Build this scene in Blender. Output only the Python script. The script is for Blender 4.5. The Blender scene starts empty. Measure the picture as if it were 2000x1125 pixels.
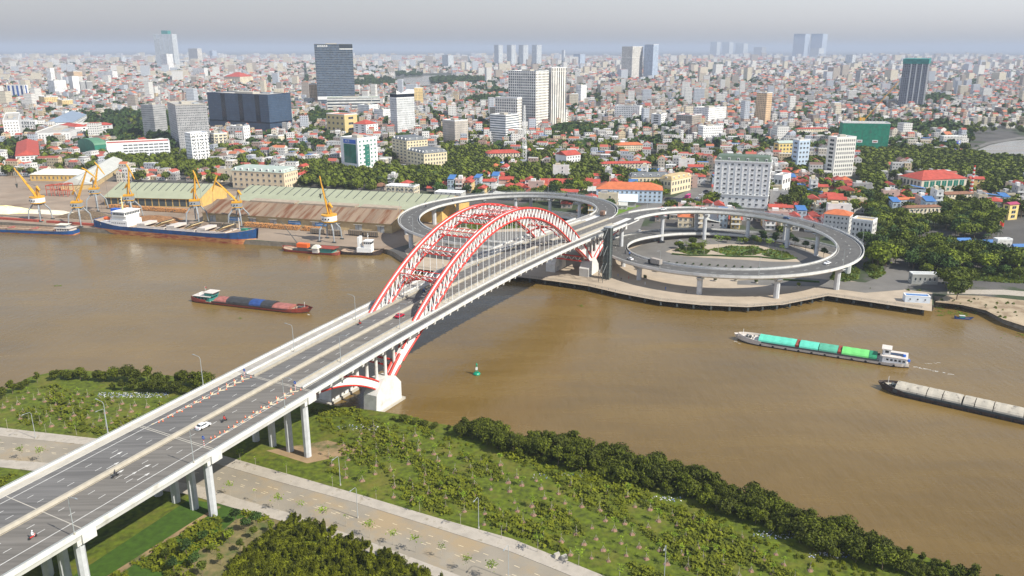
import bpy, math, random
from mathutils import Vector, Matrix
R = math.radians
sc = bpy.context.scene
col = sc.collection
rnd = random.Random(7)

# ---------------------------------------------------------------- camera, sky, sun, exposure
CAM_H = 129.0; PITCH = R(16.7); FPX = 1562.0
cam = bpy.data.cameras.new("camera"); cam.sensor_width = 36.0; cam.lens = FPX / 2000.0 * 36.0
cam.clip_start = 1.0; cam.clip_end = 90000.0
camo = bpy.data.objects.new("camera", cam); col.objects.link(camo)
camo.location = (0, 0, CAM_H); camo.rotation_euler = (R(90) - PITCH, 0, 0)
sc.camera = camo
SUN_EL = R(43); SUN_XY = (0.865, -0.50)          # where the sun stands, seen from above
w = bpy.data.worlds.new("World"); sc.world = w; w.use_nodes = True
nt = w.node_tree; nt.nodes.clear()
sky = nt.nodes.new('ShaderNodeTexSky'); sky.sky_type = 'NISHITA'; sky.sun_disc = False
sky.sun_elevation = SUN_EL; sky.sun_rotation = -math.atan2(SUN_XY[0], SUN_XY[1])
sky.dust_density = 1.0; sky.air_density = 2.0; sky.ozone_density = 1.0; sky.altitude = 50
hsv = nt.nodes.new('ShaderNodeHueSaturation'); hsv.inputs['Saturation'].default_value = 0.42
bg = nt.nodes.new('ShaderNodeBackground'); bg.inputs['Strength'].default_value = 0.076
wo = nt.nodes.new('ShaderNodeOutputWorld')
nt.links.new(sky.outputs[0], hsv.inputs['Color']); tint = nt.nodes.new('ShaderNodeMixRGB'); tint.blend_type = 'MULTIPLY'; tint.inputs['Fac'].default_value = 1; tint.inputs['Color2'].default_value = (.92,1.02,1.27,1); nt.links.new(hsv.outputs[0], tint.inputs['Color1']); nt.links.new(tint.outputs[0], bg.inputs['Color'])
nt.links.new(bg.outputs[0], wo.inputs['Surface'])
sl = bpy.data.lights.new("sun", 'SUN'); sl.energy = 5.0; sl.angle = R(0.6); sl.color = (1.0, 0.95, 0.86)
so = bpy.data.objects.new("sun", sl); col.objects.link(so)
sd = Vector((SUN_XY[0] * math.cos(SUN_EL), SUN_XY[1] * math.cos(SUN_EL), math.sin(SUN_EL)))
so.rotation_euler = sd.to_track_quat('Z', 'Y').to_euler(); so.location = sd * 500
sc.view_settings.view_transform = 'Standard'; sc.view_settings.look = 'None'
sc.view_settings.exposure = 0.55; sc.view_settings.gamma = 1.0
sc.cycles.volume_bounces = 1; sc.cycles.max_bounces = 5; sc.cycles.diffuse_bounces = 3
sc.cycles.transparent_max_bounces = 8

# ---------------------------------------------------------------- helpers
def G(x, y, z=3.0):
    """the ground point (height z) that a 2000x1125 picture position falls on"""
    dx = (x - 1000) / FPX; dy = -(y - 562.5) / FPX
    d = (dx, math.cos(PITCH) + dy * math.sin(PITCH), -math.sin(PITCH) + dy * math.cos(PITCH))
    t = (z - CAM_H) / d[2]
    return Vector((t * d[0], t * d[1], z))
def PX(X, Y, Z):
    f = Y * math.cos(PITCH) - (Z - CAM_H) * math.sin(PITCH); u = Y * math.sin(PITCH) + (Z - CAM_H) * math.cos(PITCH)
    return 1000 + FPX * X / f, 562.5 - FPX * u / f
def height_at(P, y):
    lo, hi = -5., 400.
    for _ in range(40):
        m = (lo + hi) / 2
        if PX(P[0], P[1], m)[1] > y: lo = m
        else: hi = m
    return m
def lerp_tab(xs, ys, x):
    if x <= xs[0]: return ys[0]
    for i in range(1, len(xs)):
        if x <= xs[i]:
            k = (x - xs[i-1]) / (xs[i] - xs[i-1]); return ys[i-1] + k * (ys[i] - ys[i-1])
    return ys[-1]

MATS = {}
def mat(name, rgb, rough=0.7, var=0.12, scale=0.5, metal=0.0, bump=0.0, spec=0.4, detail=4, obj=True, second=None, sec_scale=0.15, sec_lo=0.5, sec_hi=0.62, stretch=None):
    if name in MATS: return MATS[name]
    m = bpy.data.materials.new(name); m.use_nodes = True; t = m.node_tree; b = t.nodes['Principled BSDF']
    b.inputs['Roughness'].default_value = rough; b.inputs['Metallic'].default_value = metal
    b.inputs['Specular IOR Level'].default_value = spec
    tc = t.nodes.new('ShaderNodeTexCoord'); src = tc.outputs['Object'] if obj else None
    if not obj:
        g = t.nodes.new('ShaderNodeNewGeometry'); src = g.outputs['Position']
    if stretch:
        mp = t.nodes.new('ShaderNodeMapping'); mp.inputs['Scale'].default_value = stretch[0]; mp.inputs['Rotation'].default_value = (0, 0, stretch[1])
        t.links.new(src, mp.inputs['Vector']); src = mp.outputs[0]
    n = t.nodes.new('ShaderNodeTexNoise'); n.inputs['Scale'].default_value = scale; n.inputs['Detail'].default_value = detail
    t.links.new(src, n.inputs['Vector'])
    r = t.nodes.new('ShaderNodeValToRGB')
    r.color_ramp.elements[0].position = 0.3; r.color_ramp.elements[1].position = 0.7
    r.color_ramp.elements[0].color = [max(0, c * (1 - var)) for c in rgb] + [1]
    r.color_ramp.elements[1].color = [min(1, c * (1 + var)) for c in rgb] + [1]
    t.links.new(n.outputs['Fac'], r.inputs['Fac']); out = r.outputs[0]
    if second:
        n2 = t.nodes.new('ShaderNodeTexNoise'); n2.inputs['Scale'].default_value = sec_scale; n2.inputs['Detail'].default_value = 6; n2.inputs['Roughness'].default_value = 0.65
        t.links.new(src, n2.inputs['Vector'])
        r2 = t.nodes.new('ShaderNodeValToRGB'); r2.color_ramp.elements[0].position = sec_lo; r2.color_ramp.elements[1].position = sec_hi
        t.links.new(n2.outputs['Fac'], r2.inputs['Fac'])
        mx = t.nodes.new('ShaderNodeMixRGB'); mx.inputs['Color2'].default_value = (*second, 1)
        t.links.new(r2.outputs[0], mx.inputs['Fac']); t.links.new(out, mx.inputs['Color1']); out = mx.outputs[0]
    t.links.new(out, b.inputs['Base Color'])
    if bump:
        bp = t.nodes.new('ShaderNodeBump'); bp.inputs['Strength'].default_value = bump; bp.inputs['Distance'].default_value = 0.3
        t.links.new(n.outputs['Fac'], bp.inputs['Height']); t.links.new(bp.outputs[0], b.inputs['Normal'])
    MATS[name] = m; return m

class MB:
    """collects shapes that become ONE mesh object"""
    def __init__(s): s.v = []; s.f = []; s.mi = []; s.mats = []
    def m(s, mt):
        if mt not in s.mats: s.mats.append(mt)
        return s.mats.index(mt)
    def add(s, vs, fs, mt):
        o = len(s.v); i = s.m(mt); s.v += [tuple(p) for p in vs]
        for f in fs: s.f.append([o + k for k in f]); s.mi.append(i)
    def hexa(s, b, t, mt):   # bottom 4, top 4 (counter clockwise)
        s.add(list(b) + list(t), [(3,2,1,0),(4,5,6,7),(0,1,5,4),(1,2,6,5),(2,3,7,6),(3,0,4,7)], mt)
    def box(s, c, size, mt, rz=0):
        cx, cy, cz = c; x, y, z = size[0]/2, size[1]/2, size[2]/2; ca, sa = math.cos(rz), math.sin(rz)
        q = [(-x,-y),(x,-y),(x,y),(-x,y)]; q = [(cx + a*ca - b*sa, cy + a*sa + b*ca) for a, b in q]
        s.hexa([(a, b, cz - z) for a, b in q], [(a, b, cz + z) for a, b in q], mt)
    def bx(s, x0, x1, y0, y1, z0, z1, mt): s.box(((x0+x1)/2,(y0+y1)/2,(z0+z1)/2),(x1-x0,y1-y0,z1-z0),mt)
    def prism(s, poly, z0, z1, mt, top=None):
        n = len(poly)
        a = sum(poly[i][0]*poly[(i+1)%n][1]-poly[(i+1)%n][0]*poly[i][1] for i in range(n))
        if a < 0: poly = poly[::-1]
        vs = [(p[0],p[1],z0) for p in poly] + [(p[0],p[1],z1) for p in poly]
        s.add(vs, [tuple(range(n))[::-1]] + [(i,(i+1)%n,n+(i+1)%n,n+i) for i in range(n)], mt)
        s.add(vs[n:], [tuple(range(n))], top or mt)
    def ribbon(s, rows, mt, closed=False):   # rows of equal length point lists
        n = len(rows[0]); vs = [p for r in rows for p in r]; fs = []
        for i in range(len(rows)-1):
            for j in range(n if closed else n-1):
                k = (j+1) % n; fs.append((i*n+j, i*n+k, (i+1)*n+k, (i+1)*n+j))
        s.add(vs, fs, mt)
        if closed: s.add(rows[0], [tuple(range(n))[::-1]], mt); s.add(rows[-1], [tuple(range(n))], mt)
    def tube(s, a, b, r, mt, n=6, r2=None):
        a = Vector(a); b = Vector(b); d = b - a
        if d.length < 1e-6: return
        q = d.to_track_quat('Z', 'Y'); r2 = r if r2 is None else r2; A = []; B = []
        for i in range(n):
            t = 2*math.pi*i/n; o = q @ Vector((math.cos(t), math.sin(t), 0)); A.append(a + o*r); B.append(b + o*r2)
        s.ribbon([A, B], mt, True)
    def path(s, pts, r, mt, n=6):
        for i in range(len(pts)-1): s.tube(pts[i], pts[i+1], r, mt, n)
    def lathe(s, prof, c, mt, n=12):
        s.ribbon([[(c[0]+r*math.cos(2*math.pi*i/n), c[1]+r*math.sin(2*math.pi*i/n), c[2]+z) for i in range(n)] for r, z in prof], mt, True)
    def mesh(s, name):
        me = bpy.data.meshes.new(name); me.from_pydata(s.v, [], s.f)
        for m_ in s.mats: me.materials.append(m_)
        if len(s.mats) > 1: me.polygons.foreach_set('material_index', s.mi)
        me.update(); return me
    def build(s, name, parent=None, smooth=False):
        me = s.mesh(name)
        if smooth: me.polygons.foreach_set('use_smooth', [True]*len(me.polygons))
        return link(name, me, parent)
def link(name, me, parent=None, loc=None, rz=0, sc_=None):
    o = bpy.data.objects.new(name, me); col.objects.link(o)
    if parent: o.parent = parent
    if loc is not None: o.location = loc
    if rz: o.rotation_euler = (0, 0, rz)
    if sc_ is not None: o.scale = sc_ if hasattr(sc_, '__len__') else (sc_,)*3
    return o
def tag(o, label=None, cat=None, group=None, kind=None):
    if label: o['label'] = label
    if cat: o['category'] = cat
    if group: o['group'] = group
    if kind: o['kind'] = kind
    return o
def thing(name, label, cat, loc=(0,0,0), rz=0, group=None):
    o = bpy.data.objects.new(name, None); col.objects.link(o); o.location = loc; o.rotation_euler = (0,0,rz); o.empty_display_size = 1
    return tag(o, label, cat, group)
KIDS = {}
def copy_tree(o, parent=None, kids=None):
    c = o.copy(); col.objects.link(c); c.parent = parent
    for ch in (KIDS.setdefault(o.name, list(o.children))): copy_tree(ch, c)
    return c
def place(proto, loc, rz=0, label=None, group=None, scale=None, first=set()):
    """first use moves the prototype itself, later uses are copies of it and of its parts"""
    if proto.name in first: o = copy_tree(proto)
    else:
        KIDS[proto.name] = list(proto.children)
        for ch in proto.children: KIDS[ch.name] = list(ch.children)
        first.add(proto.name); o = proto
    o.location = loc; o.rotation_euler = (0, 0, rz)
    if scale is not None: o.scale = scale if hasattr(scale, '__len__') else (scale,)*3
    if label: o['label'] = label
    if group: o['group'] = group
    return o
def sheet(name, poly, z, mt, kind='structure', thick=0.0, label=None):
    b = MB()
    if thick: b.prism([(p[0], p[1]) for p in poly], z - thick, z, mt)
    else:
        n = len(poly); a = sum(poly[i][0]*poly[(i+1)%n][1]-poly[(i+1)%n][0]*poly[i][1] for i in range(n))
        if a < 0: poly = poly[::-1]
        b.add([(p[0], p[1], z) for p in poly], [tuple(range(n))], mt)
    o = b.build(name); o['kind'] = kind
    if label: o['label'] = label
    return o
def pxs(pts, z): return [G(x, y, z) for x, y in pts]

# ---------------------------------------------------------------- materials
M_white = mat('white_concrete', (0.62,0.61,0.58), 0.6, 0.07, 0.35, second=(0.42,0.40,0.35), sec_scale=0.25, sec_lo=0.52, sec_hi=0.75)
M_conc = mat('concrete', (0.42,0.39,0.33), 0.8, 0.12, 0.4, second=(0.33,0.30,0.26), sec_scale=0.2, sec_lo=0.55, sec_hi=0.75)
M_pier = mat('pier_concrete', (0.48,0.49,0.50), 0.75, 0.12, 0.5)
M_barrier = mat('cream_barrier', (0.36,0.325,0.26), 0.7, 0.1, 0.6)
M_aspD = mat('dark_asphalt', (0.128,0.123,0.117), 0.85, 0.25, 0.9, spec=0.25, stretch=((0.04,1.2,1), -R(61.8)))
M_aspL = mat('worn_asphalt', (0.142,0.131,0.116), 0.85, 0.22, 0.9, spec=0.25, stretch=((0.04,1.2,1), -R(61.8)))
M_aspR = mat('ramp_asphalt', (0.098,0.095,0.09), 0.85, 0.18, 0.3, spec=0.25)
M_line = mat('road_paint', (0.62,0.61,0.57), 0.6, 0.15, 1.5)
M_yline = mat('cream_road_paint', (0.60,0.50,0.33), 0.6, 0.15, 1.5)
M_red = mat('red_paint', (0.58,0.035,0.022), 0.45, 0.14, 0.3, second=(.40,.05,.035), sec_scale=.35, sec_lo=.5, sec_hi=.75)
M_wpaint = mat('white_paint', (0.74,0.74,0.72), 0.5, 0.06, 0.4, second=(.52,.51,.47), sec_scale=.4, sec_lo=.55, sec_hi=.8)
M_steel = mat('galvanised_steel', (0.42,0.45,0.46), 0.4, 0.1, 1.0, metal=0.3)
M_dark = mat('dark_steel', (0.06,0.07,0.07), 0.5, 0.2, 0.6)
M_glass = mat('window_glass', (0.035,0.045,0.055), 0.12, 0.3, 0.3, spec=0.6)
M_orange = mat('orange_plastic', (0.75,0.13,0.02), 0.5, 0.05, 3)
M_blue = mat('blue_paint', (0.02,0.12,0.5), 0.5, 0.1, 1)
M_tyre = mat('black_rubber', (0.02,0.02,0.02), 0.8, 0.2, 3)
# ---------------------------------------------------------------- ground, river
def water_mat(name, rgb, rgb2, bumpd=1.0):
    m = bpy.data.materials.new(name); m.use_nodes = True; t = m.node_tree; b = t.nodes['Principled BSDF']
    b.inputs['Roughness'].default_value = 0.22; b.inputs['Specular IOR Level'].default_value = 0.5
    g = t.nodes.new('ShaderNodeNewGeometry')
    n = t.nodes.new('ShaderNodeTexNoise'); n.inputs['Scale'].default_value = 0.008; n.inputs['Detail'].default_value = 5
    t.links.new(g.outputs['Position'], n.inputs['Vector'])
    r = t.nodes.new('ShaderNodeValToRGB'); r.color_ramp.elements[0].position = 0.35; r.color_ramp.elements[1].position = 0.68
    r.color_ramp.elements[0].color = (*rgb, 1); r.color_ramp.elements[1].color = (*rgb2, 1)
    t.links.new(n.outputs['Fac'], r.inputs['Fac']); t.links.new(r.outputs[0], b.inputs['Base Color'])
    n2 = t.nodes.new('ShaderNodeTexNoise'); n2.inputs['Scale'].default_value = 0.03; n2.inputs['Detail'].default_value = 7; n2.inputs['Roughness'].default_value = .7; mp2 = t.nodes.new('ShaderNodeMapping'); mp2.inputs['Scale'].default_value = (.35,1.6,1); mp2.inputs['Rotation'].default_value = (0,0,R(22)); t.links.new(g.outputs['Position'], mp2.inputs['Vector']); t.links.new(mp2.outputs[0], n2.inputs['Vector'])
    mr = t.nodes.new('ShaderNodeMapRange'); mr.inputs[1].default_value = .35; mr.inputs[2].default_value = .7; mr.inputs[3].default_value = .13; mr.inputs[4].default_value = .38; t.links.new(n2.outputs['Fac'], mr.inputs[0]); t.links.new(mr.outputs[0], b.inputs['Roughness'])
    mx = t.nodes.new('ShaderNodeMixRGB'); mx.blend_type = 'MULTIPLY'; mx.inputs['Fac'].default_value = .55; mr2 = t.nodes.new('ShaderNodeMapRange'); mr2.inputs[1].default_value = .3; mr2.inputs[2].default_value = .72; mr2.inputs[3].default_value = .72; mr2.inputs[4].default_value = 1.25; t.links.new(n2.outputs['Fac'], mr2.inputs[0]); t.links.new(r.outputs[0], mx.inputs['Color1']); t.links.new(mr2.outputs[0], mx.inputs['Color2']); t.links.new(mx.outputs[0], b.inputs['Base Color'])
    last = None
    for sx, sy, rot, scl, st in ((1,0.35,R(20),0.28,0.5),(1,0.5,R(-35),0.9,0.35),(1,1,0,2.6,0.2)):
        mp = t.nodes.new('ShaderNodeMapping'); mp.inputs['Scale'].default_value = (sx, sy, 1); mp.inputs['Rotation'].default_value = (0,0,rot)
        t.links.new(g.outputs['Position'], mp.inputs['Vector'])
        q = t.nodes.new('ShaderNodeTexNoise'); q.inputs['Scale'].default_value = scl; q.inputs['Detail'].default_value = 3
        t.links.new(mp.outputs[0], q.inputs['Vector'])
        bp = t.nodes.new('ShaderNodeBump'); bp.inputs['Strength'].default_value = st*bumpd; bp.inputs['Distance'].default_value = 0.5/scl*0.25
        t.links.new(q.outputs['Fac'], bp.inputs['Height'])
        if last: t.links.new(last, bp.inputs['Normal'])
        last = bp.outputs[0]
    t.links.new(last, b.inputs['Normal']); return m
M_water = water_mat('river_water', (0.128,0.079,0.017), (0.180,0.117,0.038))
M_lake = water_mat('lake_water', (0.20,0.17,0.13), (0.25,0.21,0.165))
sheet('river', [(-3000,-200),(3000,-200),(3000,2400),(-3000,2400)], 0.0, M_water)

M_cityground = mat('city_ground', (0.075,0.07,0.064), 0.9, 0.3, 0.03, second=(0.035,0.05,0.018), sec_scale=0.012, sec_lo=0.5, sec_hi=0.56)  # base colour darkened to stand in for shade between the houses
M_quay = mat('quay_ground', (0.26,0.20,0.145), 0.9, 0.18, 0.06, second=(0.15,0.10,0.065), sec_scale=0.03, sec_lo=0.5, sec_hi=0.7)
M_plaza = mat('plaza_paving', (0.36,0.295,0.22), 0.85, 0.1, 0.15)
M_street = mat('street_asphalt', (0.14,0.132,0.12), 0.9, 0.15, 0.1)
M_dirt = mat('bare_earth', (0.27,0.185,0.10), 0.95, 0.2, 0.15, second=(0.10,0.10,0.035), sec_scale=0.08, sec_lo=0.5, sec_hi=0.6)
M_wall = mat('embankment_stone', (0.20,0.17,0.13), 0.9, 0.25, 0.5)
shore = [(-1500,350),(-300,420),(-106,433),(99,448),(204,456),(463,476),(600,485),(754,495),(768,500),(786,512),(815,524),(850,528),(905,533),(965,537),
         (1020,541),(1080,548),(1150,558),(1215,573),(1290,587),(1370,595),(1460,599),(1530,594),(1617,577),(1822,607),(1821,588),(1850,592),(1880,600),(1925,612),(1960,632),(2010,650),(2200,690),(3200,800)]
sh = pxs(shore, 0.0)
far_poly = [(p.x, p.y) for p in sh] + [(60000, 900), (60000, 60000), (-60000, 60000), (-60000, 900)]
b = MB(); b.prism(far_poly, -2.0, 3.0, M_wall, top=M_cityground); o = b.build('ground'); o['kind'] = 'structure'

# near bank
shoreN = [(-700,720),(-200,790),(-60,800),(0,776),(60,745),(130,730),(250,738),(330,742),(420,752),(520,775),(640,800),(735,812),(800,822),(850,836),(1000,862),(1150,888),(1300,925),(1400,958),(1500,1000),(1650,1052),(1800,1098),(1900,1135),(2300,1300)]
M_grass = mat('meadow', (0.072,0.096,0.002), 0.95, 0.45, 0.6, bump=0.8, second=(0.125,0.115,0.015), sec_scale=0.09, sec_lo=0.5, sec_hi=0.7)
M_lawn = mat('lawn', (0.036,0.078,0.003), 0.95, 0.25, 0.5, bump=0.4)
M_dry = mat('dry_grass', (0.17,0.135,0.055), 0.95, 0.22, 0.4, second=(0.07,0.09,0.02), sec_scale=0.3, sec_lo=0.45, sec_hi=0.65)
M_lroad = mat('dusty_road', (0.245,0.214,0.165), 0.9, 0.12, 0.12, second=(0.29,0.22,0.13), sec_scale=0.05, sec_lo=0.48, sec_hi=0.62)
M_pave = mat('pale_pavement', (0.36,0.32,0.265), 0.85, 0.15, 0.35, second=(0.20,0.17,0.12), sec_scale=0.35, sec_lo=0.55, sec_hi=0.7)
ZN = 2.0
near_poly = [(p.x, p.y) for p in pxs(shoreN, 0.0)] + [(500, -300), (-700, -300)]
b = MB(); b.prism(near_poly, -2.0, ZN, M_dirt, top=M_grass); o = b.build('near_bank_ground'); o['kind'] = 'structure'
def nsheet(name, pts, z, mt, thick=0): return sheet(name, pxs(pts, z), z, mt, thick=thick)
# lower road (runs under the bridge)
N_top = [(-800,650),(-200,790),(0,835),(220,860),(430,888),(560,925),(700,965),(850,1010),(1000,1052),(1100,1092),(1230,1145),(1400,1220),(1900,1440)]     # outer edge of far pavement
N_k1  = [(-800,664),(-200,806),(0,851),(200,872),(415,903),(560,945),(700,983),(850,1030),(1000,1078),(1100,1118),(1200,1160),(1380,1240),(1870,1470)]  # far kerb
N_k2  = [(-800,742),(-200,862),(0,897),(110,905),(390,948),(470,975),(560,1000),(700,1050),(800,1087),(900,1125),(1000,1165),(1200,1260),(1700,1500)]
N_bot = [(-800,757),(-200,880),(0,912),(90,922),(370,966),(450,990),(560,1020),(690,1068),(780,1100),(860,1130),(960,1180),(1150,1290),(1640,1540)]
nsheet('lower_road', N_k1 + N_k2[::-1], ZN+0.03, M_lroad)
nsheet('pavement', N_top + N_k1[::-1], ZN+0.16, M_pave, 0.15)
nsheet('pavement', N_k2 + N_bot[::-1], ZN+0.16, M_pave, 0.15)
def along(a, b_, k): return [(p[0]*(1-k)+q[0]*k, p[1]*(1-k)+q[1]*k) for p, q in zip(a, b_)]
def dashes(pxline, z, ln, gap, wd, mt, b):
    P = [G(x, y, z) for x, y in pxline]; d = 0; acc = 0
    for i in range(len(P)-1):
        seg = P[i+1]-P[i]; L = seg.length; u = seg/L; n = Vector((-u.y, u.x, 0))*wd/2; t = -acc
        while t < L:
            if t >= 0 and t+ln < L:
                A = P[i]+u*t; B = P[i]+u*(t+ln); b.add([A-n, B-n, B+n, A+n], [(0,1,2,3)], mt)
            t += ln+gap
        acc = 0
b = MB()
for k, mt_ in ((0.28, M_yline), (0.5, M_yline), (0.56, M_yline)): dashes(along(N_k1, N_k2, k), ZN+0.036, 1.6, 3.2, 0.16, mt_, b)
o = b.build('road_markings'); o['kind'] = 'structure'
# field beneath the bridge, lower left
nsheet('lawn', [(120,1140),(370,975),(430,985),(540,1005),(440,1062),(300,1150)], ZN+0.02, M_lawn)
nsheet('dry_field', [(290,1160),(460,1015),(500,1003),(565,1018),(470,1100),(420,1150)], ZN+0.024, M_dry)
nsheet('earth_path', [(170,1150),(425,988),(432,990),(190,1150)], ZN+0.028, M_dirt)
nsheet('bare_ground', [(520,880),(640,860),(720,880),(600,905)], ZN+0.02, M_dirt)

# lake and river bend on the far side, raised a little above the ground sheet
sheet('lake', pxs([(782,158),(790,152),(830,148),(872,147),(868,160),(845,166),(800,169)],3.0), 3.25, M_lake)
sheet('river_bend', pxs([(1903,300),(1912,292),(1935,283),(1970,276),(2030,270),(2400,262),(2400,365),(2100,350),(2000,336),(1950,322),(1920,312)],3.0), 3.25, M_lake)
# ---------------------------------------------------------------- the arch bridge (local frame: s along, w to the right)
TH = R(61.8); U = Vector((math.cos(TH), math.sin(TH), 0)); V = Vector((math.sin(TH), -math.cos(TH), 0))
O0 = Vector((-48.0, 276.8, 0)) + V*(-10.8)
PS = [-400,-250,-200,-145,-120,-88,-45,-10,25,60,97,130,165,200,230,258]
PZ = [7,13.8,16.2,19,20.1,21.8,23.9,25.6,26.9,28.1,28.6,28.3,27.5,26.1,24.8,23.6]
def zr(s):
    return (lerp_tab(PS,PZ,s-10)+lerp_tab(PS,PZ,s)*2+lerp_tab(PS,PZ,s+10))/4
HW = 17.6
def BP(s, w, z): p = O0 + U*s + V*w; return Vector((p.x, p.y, z))
def BD(s, w, dz=0): return BP(s, w, zr(s)+dz)
S0, S1 = -330, 262
def srange(a, b_, st=8.0):
    n = max(1, int(math.ceil((b_-a)/st))); return [a+(b_-a)*i/n for i in range(n+1)]
bridge = thing('arch_bridge', 'long road bridge with twin red and white tied arches crossing the brown river', 'bridge')
def bsweep(b, prof, a, e, mt, st=8.0): b.ribbon([[BD(s, w_, dz) for w_, dz in prof] for s in srange(a, e, st)], mt, True)
def rect(w0, w1, z0, z1): return [(w0,z0),(w1,z0),(w1,z1),(w0,z1)]
b = MB()
bsweep(b, rect(-HW, HW, -0.55, -0.02), S0, S1, M_white)
bsweep(b, [(-16.9,-2.0),(16.9,-2.0),(17.3,-0.56),(-17.3,-0.56)], S0, -44.8, M_white)
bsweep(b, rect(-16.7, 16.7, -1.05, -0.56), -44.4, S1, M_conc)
for i in range(54):
    s = -41.5 + i*5.6
    if s > 240: break
    b.hexa([BD(s-.45,-17.2,-1.7),BD(s-.45,17.2,-1.7),BD(s+.45,17.2,-1.7),BD(s+.45,-17.2,-1.7)],[BD(s-.45,-17.45,-.57),BD(s-.45,17.45,-.57),BD(s+.45,17.45,-.57),BD(s+.45,-17.45,-.57)],M_white)
b.build('deck', bridge)
b = MB(); 
b.ribbon([[BD(s,-14.3,0.02),BD(s,-0.75,0.02)] for s in srange(S0,-44)], M_aspD); b.ribbon([[BD(s,-8.7,0.02),BD(s,-0.75,0.02)] for s in srange(-44,S1)], M_aspD)
b.build('road_surface', bridge)
b = MB()
b.ribbon([[BD(s,0.75,0.02),BD(s,17.1,0.02)] for s in srange(S0,-44)], M_aspL); b.ribbon([[BD(s,0.75,0.02),BD(s,8.7,0.02)] for s in srange(-44,S1)], M_aspL)
b.build('road_surface', bridge)
b = MB(); b.ribbon([[BD(s,12.5,0.02),BD(s,17.1,0.02)] for s in srange(-44,S1)], M_aspR); b.build('side_lane', bridge)
b = MB(); b.ribbon([[BD(s,-17.1,0.02),BD(s,-12.5,0.02)] for s in srange(-44,S1)], mat('footway_concrete',(.30,.28,.25),.85,.15,.5)); b.ribbon([[BD(s,-17.1,0.12),BD(s,-14.5,0.12),BD(s,-14.5,0.0)] for s in srange(S0,-44)], M_conc); b.build('footway', bridge)
for sg in (-1, 1):
    b = MB(); bsweep(b, rect(sg*HW - (0.4 if sg>0 else 0), sg*HW + (0.4 if sg<0 else 0), -0.02, 0.75), S0, 240, M_white)
    bsweep(b, rect(sg*(HW-.2)-.06, sg*(HW-.2)+.06, 1.05, 1.15), S0, 240, M_steel); bsweep(b, rect(sg*(HW-.2)-.04, sg*(HW-.2)+.04, .85, .92), S0, 240, M_steel)
    for i in range(int((240-S0)/2.5)): b.tube(BD(S0+i*2.5, sg*(HW-.2), .72), BD(S0+i*2.5, sg*(HW-.2), 1.08), .05, M_steel, 4)
    b.build('parapet', bridge)
    # separator island that carries the ribs
    b = MB(); bsweep(b, rect(sg*10.6-1.85, sg*10.6+1.85, 0.0, 0.28), -44, 236, M_conc)
    for e in (-1, 1):
        ww = sg*10.6+e*1.75; bsweep(b, rect(ww-.18, ww+.18, 0.28, .75), -44, 236, M_barrier if e*sg<0 else M_white)
        bsweep(b, rect(ww-.05, ww+.05, .95, 1.03), -44, 236, M_steel)
        for i in range(140): b.tube(BD(-44+i*2, ww, .7), BD(-44+i*2, ww, 1.0), .05, M_steel, 4)
    b.build('separator', bridge)
b = MB(); bsweep(b, [(-.75,0.0),(.75,0.0),(.42,.8),(-.42,.8)], S0, S1-10, M_barrier); b.build('median_barrier', bridge)
b = MB()
def bline(w_, a, e, mt, wd=.16, dash=None):
    if not dash: b.ribbon([[BD(s,w_-wd/2,.028),BD(s,w_+wd/2,.028)] for s in srange(a,e)], mt)
    else:
        s = a
        while s < e: b.add([BD(s,w_-wd/2,.028),BD(s,w_+wd/2,.028),BD(s+dash[0],w_+wd/2,.028),BD(s+dash[0],w_-wd/2,.028)], [(0,1,2,3)], mt); s += dash[1]
for sg in (-1, 1):
    bline(sg*4.2, S0, S1-10, M_line, .15, (2.0, 8)); bline(sg*8.3, S0, -84, M_line, .15, (2.0, 8))
    bline(sg*12.0, S0, -84, M_line, .2); bline(sg*1.15, S0, S1, M_yline, .15)
    bline(sg*8.4, -44, S1-10, M_yline, .15); bline(sg*12.9, -44, S1-20, M_line, .15)
    # chevron strip before the separator
    n = 12
    for i in range(n):
        s = -82 + i*3.1; hw_ = 0.25 + 1.5*i/n; c = sg*10.6 + sg*(1.4*(1-i/n))
        for e in (-1, 1): b.add([BD(s,c,.03),BD(s+.9,c,.03),BD(s+.9+hw_,c+e*hw_,.03),BD(s+hw_,c+e*hw_,.03)], [(0,1,2,3)] if e*1>0 else [(0,3,2,1)], M_yline)
    b.ribbon([[BD(-84+i*4,sg*12.0-sg*.0-.08-1.75*i/10*sg*1,.029),BD(-84+i*4,sg*12.0+.08-1.75*i/10*sg,.029)] for i in range(10)], M_line)
    b.ribbon([[BD(-84+i*4,sg*12.0-.08+.35*i/10*sg,.029),BD(-84+i*4,sg*12.0+.08+.35*i/10*sg,.029)] for i in range(10)], M_line)
for s in (-84.5, -44.6, -163, -124):   # expansion joints
    for k in ((0,.7) if s>-90 else (0,)): b.add([BD(s+k,-14,.032),BD(s+k,17,.032),BD(s+k+.22,17,.032),BD(s+k+.22,-14,.032)], [(0,1,2,3)], M_conc)
for w0, s0, turn in ((2.3,-106,0),(6.3,-105,0),(6.3,-101,1),(10,-104,0),(-6.3,-100,0),(-2.3,-104,0)):   # lane arrows
    b.add([BD(s0,w0-.1,.03),BD(s0,w0+.1,.03),BD(s0+3,w0+.1,.03),BD(s0+3,w0-.1,.03)],[(0,1,2,3)],M_line); b.add([BD(s0+2.6,w0-.45,.03),BD(s0+2.6,w0+.45,.03),BD(s0+4,w0+turn*.4,.03)],[(0,1,2)],M_line)
b.build('lane_markings', bridge)

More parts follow.
